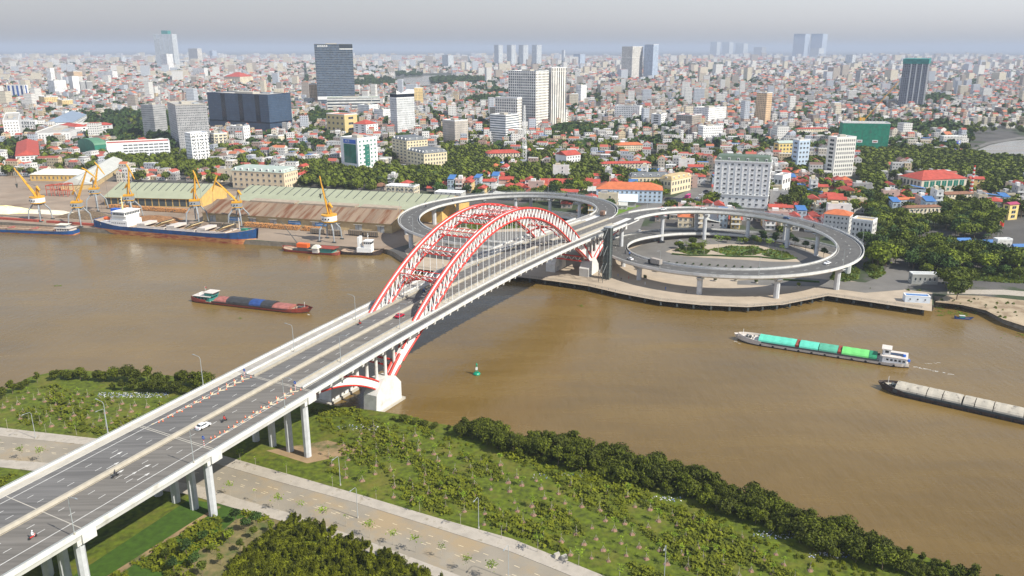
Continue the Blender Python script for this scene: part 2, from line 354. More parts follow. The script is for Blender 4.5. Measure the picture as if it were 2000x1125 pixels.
# arch ribs
SC = 100.5
def ztop(s): return 56.6 - .00468*(s-SC)**2
def zbot(s):
    d = abs(s-SC)
    if d < 70: return 52.0 - .0054*d*d
    return ztop(s) - (8.27 - 3.9*min(1, (d-70)/24))
for sg in (-1, 1):
    rib = MB(); wc = sg*10.6+.4
    aa = [11 + (179)*i/44 for i in range(45)]
    for zf in (ztop, zbot):
        for e in (-.85, .85): rib.path([BP(s, wc+e, zf(s)) for s in aa], .43, M_red, 8)
    r0 = rib.build('arch_rib', bridge, smooth=True)
    b = MB()
    for zf in (ztop, zbot): b.ribbon([[BP(s,wc-.6,zf(s)+.12),BP(s,wc+.6,zf(s)+.12),BP(s,wc+.6,zf(s)-.12),BP(s,wc-.6,zf(s)-.12)] for s in aa], M_wpaint, True)
    b.build('chord_plate', r0)
    b = MB(); s = 26.0; k = 0; up = True
    while s < 174:
        s2 = s + 1.75
        for e in (-.85, .85):
            p, q = (BP(s,wc+e,zbot(s)+.3), BP(s2,wc+e,ztop(s2)-.3)) if up else (BP(s,wc+e,ztop(s)-.3), BP(s2,wc+e,zbot(s2)+.3))
            b.tube(p, q, .27, M_wpaint, 6)
        up = not up; s = s2
    b.build('lattice', r0)
    for mir in (0, 1):     # solid legs near the springings, white box with red edge tubes
        f = (lambda s: 2*SC - s) if mir else (lambda s: s)
        b = MB(); ss = [3 + 23*i/8 for i in range(9)]
        b.ribbon([[BP(f(s),wc-.75,ztop(s)-.1),BP(f(s),wc+.75,ztop(s)-.1),BP(f(s),wc+.75,zbot(s)+.1),BP(f(s),wc-.75,zbot(s)+.1)] for s in ss], M_wpaint, True)
        b.build('arch_leg', r0)
        for zf in (ztop, zbot):
            for e in (-.85, .85): b = MB(); b.path([BP(f(s),wc+e,zf(s)) for s in [2 + 7.2*i/4 for i in range(5)]], .5, M_red, 8); b.build('leg_edge', r0, smooth=True)
        f = (lambda s: 195 - s) if mir else (lambda s: s)
        # side half arch out to the approach deck
        def zt(s): return 23.3 - 15.0*((s+44.5)/44.5)**2.3
        def zb(s): return zt(s) - 3.6 - 0.6*(s+44.5)/44.5
        b = MB(); ss = [-44.5 + 42*i/14 for i in range(15)]
        def cap(s, z): return min(z, zr(f(s))-1.1)
        b.ribbon([[BP(f(s),wc-1.1,cap(s,zt(s))),BP(f(s),wc+1.1,cap(s,zt(s))),BP(f(s),wc+1.1,zb(s)),BP(f(s),wc-1.1,zb(s))] for s in ss], M_wpaint, True)
        b.build('side_arch', bridge)
        b = MB()
        for e in (-1.12, 1.12):
            b.path([BP(f(s),wc+e,zb(s)+.25) for s in ss], .34, M_red, 6)
            b.path([BP(f(s),wc+e,zt(s)-.25) for s in ss if zt(s) < zr(f(s))-1.3], .34, M_red, 6)
        b.build('side_arch_edge', bridge, smooth=True)
        # spandrel columns
        for i in range(8):
            s = -26 + i*5.4
            if s > 14: break
            zz = zt(s) if s < -4 else max(ztop(s)-1.0, 9)
            if s <= -4: zz = zt(s)-.2
            elif s < 5: zz = 11
            if zz < zr(s)-2.2:
                b = MB(); b.tube(BP(f(s),wc,zz-.3), BP(f(s),wc,zr(f(s))-1.0), .62, M_white, 10); b.build('spandrel_column', bridge, smooth=True)
        # pier
        b = MB(); pr = [(-9.5,-2),(6.5,-2),(6.5,7.6),(3.2,11.2),(-4.0,12.3),(-8.6,7.4)]
        if mir: pr = pr[::-1]
        for zz0, zz1, hw_ in ((0,0,2.9),):
            A = [BP(f(s),wc-hw_,z) for s,z in pr]; B = [BP(f(s),wc+hw_,z) for s,z in pr]
            b.ribbon([A,B], M_white, True)
        pp = b.build('arch_pier', bridge)
        b = MB(); b.hexa([BP(f(-11),wc-3.6,-2),BP(f(-11),wc+3.6,-2),BP(f(8),wc+3.6,-2),BP(f(8),wc-3.6,-2)],[BP(f(-11),wc-3.6,.9),BP(f(-11),wc+3.6,.9),BP(f(8),wc+3.6,.9),BP(f(8),wc-3.6,.9)],M_conc)
        if not mir: b.build('pier_footing', pp)
        if sg < 0 and mir:      # grey swirl emblem on the pier's side
            b = MB(); c_s, c_z = f(-1.0), 8.2; sp = [BP(c_s+(2.1-.28*i/4)*math.cos(i*.55), wc+2.95, c_z+(2.1-.28*i/4)*math.sin(i*.55)) for i in range(26)]
            b.path(sp, .16, M_steel, 4)
            for k in range(3): b.path([BP(c_s-4.5+.9*j, wc+2.95, 3.6+k*.8+.5*math.sin(j*.9+k)+.25*j) for j in range(9)], .14, M_steel, 4)
            b.build('swirl_emblem', pp)
        if sg > 0 and not mir:
            b = MB(); b.hexa([BP(6.56,wc+1,1.0),BP(6.56,wc+2,1.0),BP(6.7,wc+2,1.0),BP(6.7,wc+1,1.0)],[BP(6.56,wc+1,5.5),BP(6.56,wc+2,5.5),BP(6.7,wc+2,5.5),BP(6.7,wc+1,5.5)],mat('yellow_board',(.75,.5,.02),.5,.2,2)); b.build('depth_gauge', pp)
    # hangers
    for i in range(27):
        s = 33 + i*5.15
        b = MB(); b.tube(BP(s,wc,zbot(s)-.3), BD(s,wc,.2), .14, M_wpaint, 5); b.build('hanger', bridge)
# cross braces between the ribs
for k, s in enumerate((41, 56, 71, 86, 100.5, 115, 130, 145, 160)):
    b = MB(); w_ = MB(); t = -math.atan(.0093*(s-SC)); du = Vector((math.cos(t), math.sin(t)))     # chord tangent
    nz = Vector((-du.y, du.x)); dep = ztop(s)-zbot(s)
    def C(a, w0, d): # a along the rib, d below the top chord
        x = s + du.x*a + nz.x*-d; z = ztop(s) + du.y*a + nz.y*-d; return BP(x, w0, z)
    D = 3.2
    for a in (-1.4, 1.4):
        b.tube(C(a,-9.8,.2), C(a,9.8,.2), .2, M_red, 6)
        b.tube(C(a*.3,-9.8,D+.2), C(a*.3,9.8,D+.2), .24, M_red, 6)
        n = 12
        for i in range(n):
            w0 = -9.6+19.2*i/n; w1 = -9.6+19.2*(i+1)/n; u0, u1 = (.2, D+.2) if i%2 else (D+.2, .2)
            w_.tube(C(a if u0<1 else a*.3,w0,u0), C(a if u1<1 else a*.3,w1,u1), .13, M_wpaint, 5)
    for i in range(7):
        w0 = -9+18*i/6; w_.tube(C(-1.4,w0,.2), C(1.4,w0,.2), .17, M_wpaint, 5)
    if k in (0, 8):     # portal: curved K bracing below
        for e in (-1, 1):
            pts = [C(0, e*9.8, 8.0), C(0, e*5, 4.9), C(0, 0, D+.4)]
            b.path(pts, .26, M_red, 6); b.path([C(0, e*9.8, 8.0), C(0,e*6.5,6.8)], .2, M_red)
            pts2 = [C(1.6, e*9.8, 8.0), C(1.2, e*5, 4.9), C(.8, 0, D+.4)]; b.path(pts2, .26, M_red, 6)
            for i in range(5):
                kk = i/5; w_.tube(C(0,e*(9.5-8*kk),7.8-4.4*kk), C(0,e*(8.6-8*kk),D+.2), .13, M_wpaint, 5)
    br = b.build('cross_brace', bridge); w_.build('brace_lattice', br)
for s in (8, 187):
    b = MB(); z0 = 15
    for z_ in (z0, z0-2.6): b.tube(BP(s,-9.7,z_), BP(s,9.7,z_), .4, M_red, 6)
    for i in range(10): b.tube(BP(s,-9.6+1.92*i,z0-2.6*(i%2)), BP(s,-9.6+1.92*(i+1),z0-2.6*((i+1)%2)), .2, M_wpaint, 5)
    b.build('cross_beam', bridge)
# approach bents
for s in (-280,-241,-202,-163.5,-124.8,-86,-47):
    for wv in (-15.2,-7.6,0,7.6,15.2):
        b = MB(); P = BP(s,wv,0); n = 8; rr = 1.25
        b.ribbon([[(P.x+rr*math.cos(TH+R(22.5+45*i)), P.y+rr*math.sin(TH+R(22.5+45*i)), z) for i in range(8)] for z in (0, zr(s)-2.6)], M_pier, True)
        b.build('pier', bridge)
    b = MB(); k = 1.3
    b.hexa([BD(s-k,-16.9,-3.4),BD(s-k,16.9,-3.4),BD(s+k,16.9,-3.4),BD(s+k,-16.9,-3.4)],[BD(s-k,-16.9,-2.01),BD(s-k,16.9,-2.01),BD(s+k,16.9,-2.01),BD(s+k,-16.9,-2.01)],M_white)
    if s in (-47,-86,-124.8): b.hexa([BD(s-.2,16.91,-3.0),BD(s-.2,17.55,-3.0),BD(s+3.4,17.55,-3.0),BD(s+3.4,16.91,-3.0)],[BD(s-.2,16.91,-.6),BD(s-.2,17.55,-.6),BD(s+3.4,17.55,-.6),BD(s+3.4,16.91,-.6)],M_white)
    b.build('pier_cap', bridge)
for wv in (-14,-7,0,7,14):
    b = MB(); P = BP(240,wv,0); b.tube((P.x,P.y,2.5), (P.x,P.y,zr(240)-1), 1.3, M_pier, 12); b.build('pier', bridge, smooth=True)
b = MB(); b.hexa([BD(238.6,-17,-3),BD(238.6,17,-3),BD(241.4,17,-3),BD(241.4,-17,-3)],[BD(238.6,-17,-1.06),BD(238.6,17,-1.06),BD(241.4,17,-1.06),BD(241.4,-17,-1.06)],M_white); b.build('pier_cap', bridge)

# ---------------------------------------------------------------- spiral ramps
RT = [0,35,70,110,150,190,230,270,300,340,365,395,420,450,480,500]
RZ = [23.6,23.2,22.2,20.3,18.4,16.9,15.8,14.4,12.9,10.4,9.0,7.5,6.3,5.0,3.8,3.15]
def make_ramp(sg, label):
    C0 = BP(258, sg*76.4, 0); R0 = 68.2; HWR = 7.4
    def at(t, dw, dz):      # t in degrees of travel, dw>0 towards the outside
        rr = R0 + (0 if t < 385 else (t-385)*.13) + dw
        a = (math.atan2(-sg*V.y, -sg*V.x)) - sg*R(t)
        z = (lerp_tab(RT,RZ,t-8)+lerp_tab(RT,RZ,t)*2+lerp_tab(RT,RZ,t+8))/4
        return Vector((C0.x+rr*math.cos(a), C0.y+rr*math.sin(a), z+dz))
    ramp = thing('spiral_ramp', label, 'ramp')
    T = [i*4.0 for i in range(0, 125)]
    def rsw(b, prof, T, mt): b.ribbon([[at(t, a_, d) for a_, d in prof] for t in T], mt, True)
    b = MB(); rsw(b, [(-HWR,-.02),(HWR,-.02),(HWR,-.45),(5.2,-1.7),(-5.2,-1.7),(-HWR,-.45)], T, M_white); b.build('deck', ramp)
    b = MB(); b.ribbon([[at(t,-HWR+.35,.02), at(t,HWR-.35,.02)] for t in T], M_aspR); b.build('road_surface', ramp)
    for e in (-1, 1):
        b = MB(); T2 = [t for t in T if t >= (0 if e < 0 else 14)]
        if e < 0: T2 = [t for t in T]
        # the inner edge opens onto the bridge, the outer one starts past the gore
        rsw(b, rect(e*HWR-(.35 if e>0 else 0), e*HWR+(.35 if e<0 else 0), -.02, .95), T2, M_white)
        b.ribbon([[at(t,e*(HWR-.18),1.2)+Vector((0,0,0)), at(t,e*(HWR-.18)+.1,1.2), at(t,e*(HWR-.18)+.1,1.3), at(t,e*(HWR-.18),1.3)] for t in T2], M_steel, True)
        for t in T2:
            for q in (0, 2): b.tube(at(t+q,e*(HWR-.18),.9), at(t+q,e*(HWR-.18),1.25), .06, M_steel, 4)
        if e > 0 :   # mesh noise fence on the city side
            T3 = [t for t in T if 60 <= t <= 170 ]
            for k in (1.6, 2.1): b.ribbon([[at(t,HWR-.2,k), at(t,HWR-.14,k), at(t,HWR-.14,k+.08), at(t,HWR-.2,k+.08)] for t in T3], M_steel, True)
            for t in T3: b.tube(at(t,HWR-.17,1.2), at(t,HWR-.17,2.2), .07, M_steel, 4)
        b.build('parapet', ramp)
    b = MB()
    for dw, mt_ in ((HWR-1.6, M_line), (-HWR+1.3, M_line)): b.ribbon([[at(t,dw-.09,.028), at(t,dw+.09,.028)] for t in T if t > 8], mt_)
    for t in range(10, 490, 7): b.ribbon([[at(t+q,-.1,.028), at(t+q,.1,.028)] for q in (0,1,2)], M_line)
    b.build('lane_markings', ramp)
    for t, off, rr in ((2,9,1.5),(33,-5,1.3),(62,-5,1.3),(88,-5,1.3),(113,-5,1.3),(135,-4.5,1.3),(60,9.5,1.3),(105,9.5,1.3),(172,0,1.7),(203,3.5,1.5),(236,3.5,1.5),(268,3.5,1.5),(300,2,1.5),(325,-3,1.4),(392,0,1.2),(150,6,1.2)):
        p = at(t, off, 0); zu = p.z-1.65
        b = MB(); b.ribbon([[(p.x+rr*math.cos(R(45*i+20)), p.y+rr*math.sin(R(45*i+20)), z) for i in range(8)] for z in (2.5, zu-.9)], M_pier, True)
        b.build('pier', ramp)
        q0, q1 = (min(off,0)-2.2, max(off,0)+2.2)
        b = MB(); dt = 1.0
        b.hexa([at(t-dt,off-1.7,-3.4),at(t-dt,off+1.7,-3.4),at(t+dt,off+1.7,-3.4),at(t+dt,off-1.7,-3.4)],[at(t-dt,q0-1.5,-1.71),at(t-dt,q1+1.5,-1.71),at(t+dt,q1+1.5,-1.71),at(t+dt,q0-1.5,-1.71)],M_pier); b.build('pier_cap', ramp)
    return at
ramp_R = make_ramp(1, 'double level circular concrete ramp on the right of the bridge end, over the paved plaza')
ramp_L = make_ramp(-1, 'double level circular concrete ramp on the left of the bridge end, beside the warehouses')
# ---------------------------------------------------------------- quay and its sheds
QA = R(-15.7); QU = Vector((math.cos(QA), math.sin(QA), 0)); QN = Vector((-QU.y, QU.x, 0)); QO = Vector((-234.6, 596.7, 0))
def QP(u, n, z=3.0): p = QO + QU*u + QN*n; return Vector((p.x, p.y, z))
KEEP = []     # plan rectangles kept free of small houses and trees: (centre, ux, half lengths)
def keep(c, ang, a, b_, pad=3): KEEP.append((c[0], c[1], math.cos(ang), math.sin(ang), a+pad, b_+pad))
def blocked(x, y, pad=0):
    for cx, cy, ca, sa, a, b_ in KEEP:
        dx, dy = x-cx, y-cy
        if abs(dx*ca+dy*sa) < a+pad and abs(-dx*sa+dy*ca) < b_+pad: return True
    return False
qg = [(-900,-43.6),(-52,-43.4),(60,-44),(173,-44.5),(182,-20),(185,30),(200,95),(60,110),(-60,130),(-250,140),(-900,150)]
sheet('quay_ground', [QP(u, n) for u, n in qg], 3.03, M_quay)
keep(QP(-340,35), QA, 560, 100, 0)
M_shedg = mat('pale_green_roof', (0.31,0.325,0.22), 0.6, 0.08, 0.2, second=(0.26,0.27,0.18), sec_scale=0.1, sec_lo=0.5, sec_hi=0.8)
M_rust = mat('rusty_roof', (0.23,0.165,0.11), 0.85, 0.25, 0.3, second=(0.14,0.055,0.022), sec_scale=1.0, sec_lo=0.47, sec_hi=0.6, stretch=((0.22,0.02,0.02), QA))
M_ochre = mat('ochre_wall', (0.62,0.40,0.12), 0.85, 0.12, 0.3, second=(0.42,0.30,0.14), sec_scale=0.25, sec_lo=0.5, sec_hi=0.7)
M_tan = mat('tan_wall', (0.50,0.38,0.20), 0.85, 0.12, 0.3, second=(0.36,0.26,0.14), sec_scale=0.25, sec_lo=0.5, sec_hi=0.7)
def shed(name, label, o, ang, L, D, ze, zr_, ridge, mroof, mwall, strips=0, doors=0, columns=0, signs=(), cat='warehouse', z0=3.0):
    t = thing(name, label, cat, (o.x, o.y, z0), ang)
    e = ze-z0; r = zr_-z0
    b = MB(); b.add([(0,0,0),(L,0,0),(L,D,0),(0,D,0),(0,0,e),(L,0,e),(L,D,e),(0,D,e),(0,ridge,r),(L,ridge,r)],
        [(0,1,5,4),(2,3,7,6),(1,2,6,9,5),(3,0,4,8,7)], mwall); b.build('wall', t)
    b = MB(); ov = 1.2
    b.ribbon([[(x,-ov,e-ov*(r-e)/ridge+.05),(x,ridge,r+.05),(x,D+ov,e-ov*(r-e)/max(1,D-ridge)+.05)] for x in (-.5,L+.5)], mroof)
    b.ribbon([[(x,-ov,e-ov*(r-e)/ridge-.2),(x,ridge,r-.2),(x,D+ov,e-ov*(r-e)/max(1,D-ridge)-.2)] for x in (-.5,L+.5)], mwall)
    rf = b.build('roof', t)
    if strips:
        b = MB()
        for i in range(strips):
            x = L*(i+.5)/strips
            for side in (1,):
                y0, y1 = ridge-.4, ridge*.45; z_ = lambda y: e+(r-e)*y/ridge+.05
                b.hexa([(x-.22,y1,z_(y1)),(x+.22,y1,z_(y1)),(x+.22,y0,z_(y0)),(x-.22,y0,z_(y0))],[(x-.22,y1,z_(y1)+.3),(x+.22,y1,z_(y1)+.3),(x+.22,y0,z_(y0)+.3),(x-.22,y0,z_(y0)+.3)],M_dark)
        b.build('roof_vents', rf)
    for i in range(doors):
        x = L*(i+.5)/doors; b = MB(); b.bx(x-2.6,x+2.6,-.18,0,.0,4.6,M_steel); b.bx(x-.1,x+.1,-.24,-.18,0,4.6,M_dark); b.build('door', t)
        b = MB(); b.bx(x-3.4,x+3.4,-1.6,0,5.0,5.2,M_conc); b.build('canopy', t)
    for i in range(columns):
        x = L*(i+.5)/columns; b = MB(); b.bx(x-L/columns/2+.5,x+L/columns/2-.5,-.12,0,.6,e-1.2,M_dark); b.build('bay_opening_shade', t)  # dark panels on the closed wall, painted for the shade inside open bays
    for x in signs:
        b = MB(); b.bx(x-5,x+5,-.3,-.02,2.2,4.6,mat('blue_sign',(.08,.28,.6),.5,.1,1)); 
        for k in range(9): b.bx(x-4.3+k,x-3.7+k,-.34,-.3,3.1,3.7,M_wpaint)
        b.build('sign', t)
    c = Vector((o.x,o.y,0)) + Vector((math.cos(ang),math.sin(ang),0))*L/2 + Vector((-math.sin(ang),math.cos(ang),0))*D/2
    keep(c, ang, L/2, D/2); return t
shed('warehouse','long quay warehouse with a rust streaked brown metal roof',QP(0,0),QA,155.4,40,10.2,16.5,20,M_rust,M_tan,0,9,0,(28,78,100))
b = MB()   # raised ridge hoods on the rusty roof
for u0, u1 in ((30,68),(72,118),(122,152)): 
    p = [QP(u0,18.5,16.0),QP(u1,18.5,16.0),QP(u1,26,16.4),QP(u0,26,16.4)]; q = [v+Vector((0,0,1.3)) for v in p]; b.hexa(p,q,mat('grey_brown_roof',(.33,.27,.2),.8,.15,.3))
o = b.build('ridge_ventilator'); o.parent = [x for x in col.objects if x.name=='warehouse'][0]; o.matrix_parent_inverse = Matrix.LocRotScale(o.parent.location, o.parent.rotation_euler, None).inverted()
shed('warehouse','very long warehouse with a pale green roof behind the rusty roofed one',QP(-4,43),QA,181,64,12.0,19.0,29,M_shedg,M_ochre,24,0,0)
W1a = Vector((-340,660,0)); shed('warehouse','green roofed warehouse with dark open bays behind the blue cargo ship',W1a,R(-6.5),84,48,10.5,18.5,26,M_shedg,M_ochre,13,0,14)
# pale roofed yellow port building and grey shed to the left
M_paler = mat('pale_roof',(0.62,0.60,0.50),.7,.08,.3); M_greyr = mat('grey_roof',(0.46,0.46,0.42),.6,.1,.2); M_greenw = mat('green_cladding',(0.03,0.20,0.13),.5,.15,.2)
# ---------------------------------------------------------------- portal cranes
M_yel = mat('yellow_paint', (0.60,0.31,0.025), 0.5, 0.12, 0.5, second=(0.40,0.22,0.05), sec_scale=0.6, sec_lo=0.6, sec_hi=0.75)
M_craneg = mat('crane_grey', (0.27,0.29,0.30), 0.6, 0.15, 0.6)
def crane(px_, py_, tip, fly=None, label='', round_house=False, legs_z=13, housedx=0, jib_w=1.3):
    P = G(px_, py_, 3.0); k = P.length/FPX*1.0
    def at(x, y): # a point above the quay, in the plane across the crane's own base
        X = P.x + (x-px_)*P.y/FPX*1.03; return Vector((X, P.y, height_at((X,P.y), y)))
    zt0 = 0; t = thing('portal_crane', label, 'crane', (P.x, P.y, 3.0), QA, 'portal cranes along the quay')
    inv = Matrix.Rotation(-QA, 4, 'Z') @ Matrix.Translation((-P.x,-P.y,-3.0))
    zt = legs_z
    for sx in (-1,1):
        for sy in (-1,1):
            b = MB(); b.tube((sx*2.2,sy*2.2,zt),(sx*5.0,sy*5.0,zt*.62),.6,M_craneg,6); b.tube((sx*5.0,sy*5.0,zt*.62),(sx*5.6,sy*5.6,.8),.6,M_craneg,6,.4); b.bx(sx*5.6-1.4,sx*5.6+1.4,sy*5.6-.5,sy*5.6+.5,0,.9,M_dark); b.build('leg', t)
    b = MB(); b.tube((0,0,zt-1.2),(0,0,zt+.8),2.9,M_craneg,14); b.build('turntable', t)
    b = MB()
    if round_house: b.tube((0,0,zt+.8),(0,0,zt+4.6),5.2,M_wpaint,18); b.tube((0,0,zt+4.6),(0,0,zt+5.4),5.3,M_yel,18); b.tube((0,0,zt+.5),(0,0,zt+1.2),5.3,M_yel,18)
    else: b.box((0,-.5,zt+2.6),(7,5,3.2),M_craneg,.5); b.box((0,-.5,zt+4.7),(7.2,5.2,1.3),M_yel,.5); b.box((0,-.5,zt+.9),(7.2,5.2,.6),M_yel,.5)
    h = b.build('machine_house', t)
    b = MB()
    for i in range(3): b.box((-2.2+i*2.2, -5.25 if round_house else -4.1, zt+2.8),(1,.1,1),M_glass, 0 if round_house else .5)
    b.build('window', h)
    hb = Vector((0,0,zt+5)); top = inv @ at(*tip); apex = Vector((0,0,zt+13)) - (top.normalized()*Vector((1,1,0)))*3
    b = MB()
    for e in (-1.6,1.6): b.tube(hb+Vector((e,0,0)), apex, .35, M_craneg if not round_house else M_yel, 5); b.tube(hb+Vector((e,1.8,0)), apex, .3, M_yel, 5)
    b.tube(apex, apex+Vector((2.5 if top.x<0 else -2.5,0,-3)), .9, M_yel, 6, .6)
    b.build('a_frame', t)
    b = MB(); off = QN*0
    for e in (-.9,.9): b.tube(hb+Vector((0,e,0)), top+Vector((0,e*.25,0)), .5, M_yel, 6, .33)
    d = top-hb
    for i in range(12):
        k0, k1 = i/12, (i+1)/12; e = .9*(1 if i%2 else -1); b.tube(hb+d*k0+Vector((0,e*(1-.7*k0),0)), hb+d*k1+Vector((0,-e*(1-.7*k1),0)), .14, M_yel, 4)
    A = hb+Vector((-.9,0,0)); b.ribbon([[hb+Vector((0,-.9,.2)),hb+Vector((0,.9,.2))],[top+Vector((0,-.3,.1)),top+Vector((0,.3,.1))]], M_yel)
    b.build('jib', t)
    b = MB(); b.tube(apex, top, .1, M_dark, 4); b.tube(apex+Vector((.5,.5,0)), hb+d*.5, .12, M_dark, 4); b.build('stay_rope', t)
    if fly:
        ft = inv @ at(*fly); back = top + (top-ft).normalized()*3.5 + Vector((0,0,.6))
        b = MB(); b.tube(top+Vector((0,0,1)), ft, .75, M_yel, 6, .3); b.tube(top+Vector((0,0,1)), back, .7, M_yel, 6, .4); b.build('fly_jib', t)
        b = MB(); b.tube(ft, ft-Vector((0,0,ft.z-8)), .07, M_dark, 4); b.build('hoist_rope', t)
    else:
        ft = top+Vector((-.4,0,0)); b = MB(); b.tube(ft, ft-Vector((0,0,12)), .1, M_dark, 4); b.tube(ft-Vector((0,0,12)), ft-Vector((0,0,15)), .9, M_dark, 8, .3); b.build('hoist_rope', t)
    return t
crane(80,430,(46,328),None,'leftmost yellow portal crane leaning left above the moored blue barge',True)
crane(158,440,(184,335),(203,349),'yellow portal crane with drooping fly jib beside the brown scrap heap')
crane(191,410,(203,325),(214,341),'farthest portal crane with its jib over the left warehouse end', housedx=1)
crane(258,425,(264,330),(273,350),'yellow crane jib standing up behind the white ship bridge')
crane(386,436,(391,343),(398,367),'yellow portal crane upright behind the middle of the blue cargo ship')
crane(468,440,(431,353),(422,374),'yellow portal crane folded left over the blue cargo ship bow')
crane(646,470,(633,344),None,'yellow portal crane with round white house beside the rusty roofed warehouse',True)
# ---------------------------------------------------------------- heaps and stacks on the quay
def heap(name, label, cat, c, rx, ry, h, mt, seed, ang=QA):
    rr = random.Random(seed); n = 26; m_ = 9; b = MB(); rows = []
    for j in range(m_+1):
        t = j/m_; row = []
        for i in range(n):
            a = 2*math.pi*i/n; wob = 1+.16*math.sin(3*a+seed)+.1*math.sin(7*a+seed*2)
            x = rx*math.cos(a)*(1-t)*wob; y = ry*math.sin(a)*(1-t)*wob
            z = h*(1-(1-t)**1.6)*(1+rr.uniform(-.12,.12)) if j else 0
            row.append((x, y, z))
        rows.append(row)
    b.ribbon(rows, mt, True); o = link(name, b.mesh(name), None, (c.x, c.y, 3.0), ang); return tag(o, label, cat)
M_sulph = mat('pale_yellow_powder',(0.85,0.80,0.42),.95,.12,.2); M_ore = mat('brown_ore',(0.24,0.12,0.05),.95,.25,.8,bump=.6); M_scrap = mat('dark_scrap',(0.14,0.10,0.06),.95,.5,1.2,bump=.8)
heap('powder_heap','bright pale yellow powder heap on the quay at the left edge','heap',G(10,412),26,13,4,M_sulph,1)
heap('powder_heap','white cement powder spread beside the yellow heap and crane','heap',G(100,415),30,8,1.4,mat('white_powder',(.66,.60,.45),.95,.1,.4),2)
heap('scrap_heap','dark brown scrap heap with orange tarpaulins behind the crane legs','heap',G(175,425),28,9,5,M_scrap,3)
heap('ore_heap','reddish brown ore heap edged with white sacks behind the ship','heap',G(305,429),26,9,3,M_ore,4)
heap('sack_heap','white sacks piled beside the brown ore heap','heap',G(318,441),7,3,2,mat('white_sacking',(.62,.60,.50),.9,.2,2),5)
def rows_of_logs(name, label, u0, u1, n, k, mt, d=2.6):
    b = MB(); rr = random.Random(int(u0))
    x = u0
    while x < u1:
        for j in range(3): 
            y = n + j*1.0*rr.uniform(.8,1.2); P = QP(x, y, 3.0); b.tube(P+Vector((0,0,.6+j*.7)), P+QN*5+QU*rr.uniform(-.5,.5)+Vector((0,0,.6+j*.7)), .62, mt, 7)
        x += 1.5
    return tag(b.build(name), label, 'stack', 'stacked steel coils and logs on the quay')
M_coil = mat('rusty_steel',(0.36,0.17,0.055),.7,.3,.8,second=(.07,.05,.04),sec_scale=.7,sec_lo=.5,sec_hi=.6)
rows_of_logs('steel_stack','long row of rusty brown steel coils before the left warehouse',-108,-32,22,1,M_coil)
rows_of_logs('steel_stack','rusty coils stacked before the first blue warehouse sign',40,62,-9,1,M_coil)
rows_of_logs('steel_stack','rusty coils stacked before the middle warehouse doors',64,86,-10,1,M_coil)
rows_of_logs('steel_stack','rusty coils stacked left of the round crane',89,104,-10,1,M_coil)
M_wagon = mat('wagon_brown',(0.22,0.17,0.12),.8,.25,.6); M_red2 = mat('dull_red',(0.35,0.07,0.04),.7,.2,.5)
wg = [(24,-17,'first brown goods wagon beside the ship bow'),(36,-17,'second brown goods wagon beside the ship bow'),(106,-16,'brown wagon behind the round crane'),(120,-17,'brown wagon right of the round crane'),(134,-13,'brown wagon before the right warehouse door'),(146,-14,'brown wagon nearest the ramp')]
for u_, n_, lb in wg:
    t = thing('goods_wagon', lb, 'wagon', QP(u_, n_), QA, 'goods wagons on the quay')
    b = MB(); b.bx(-5.5,5.5,-1.5,1.5,1.0,3.9,M_wagon)
    for i in range(8): b.bx(-5.3+i*1.5,-5.1+i*1.5,-1.6,1.6,1.0,3.95,M_dark)
    b.build('body', t)
    for sx in (-3.6,3.6): b = MB(); b.tube((sx-.8,-1.2,.5),(sx-.8,1.2,.5),.5,M_dark,8); b.tube((sx+.8,-1.2,.5),(sx+.8,1.2,.5),.5,M_dark,8); b.build('bogie', t)
for x_, y_, c_, lb, nm in ((1000/1,0,0,'',''),):
    pass
b = MB(); 
for k in range(2):    # maroon steel beams lying along the quay edge
    b = MB(); 
    for j in range(4): b.hexa(*[[QP(u,n_,z_) for u,n_ in ((-225+k*115,-37+j*1.6),(-118+k*60,-37+j*1.6),(-118+k*60,-36+j*1.6),(-225+k*115,-36+j*1.6))] for z_ in (3.0,4.6-.3*j)], M_red2)
    tag(b.build('steel_beams'), ['maroon steel beams stacked along the quay by the blue barge','maroon steel beams stacked left of the cargo ship stern'][k], 'stack')
# red gantry frames
t = thing('gantry_frame','rusty red steel gantry frames standing behind the quay at left','gantry',G(108,383),QA)
for i in range(3):
    b = MB(); x0 = -9+i*9
    for sx in (0,5):
        for sy in (0,7): b.tube((x0+sx,sy,0),(x0+sx,sy,9+i),.4,M_red2,4)
        b.tube((x0+sx,0,9+i),(x0+sx,7,9+i),.45,M_red2,4); b.tube((x0+sx,0,5),(x0+sx,7,5),.3,M_red2,4)
    for sy in (0,7): b.tube((x0,sy,9+i),(x0+5,sy,9+i),.45,M_red2,4)
    b.build('frame', t)
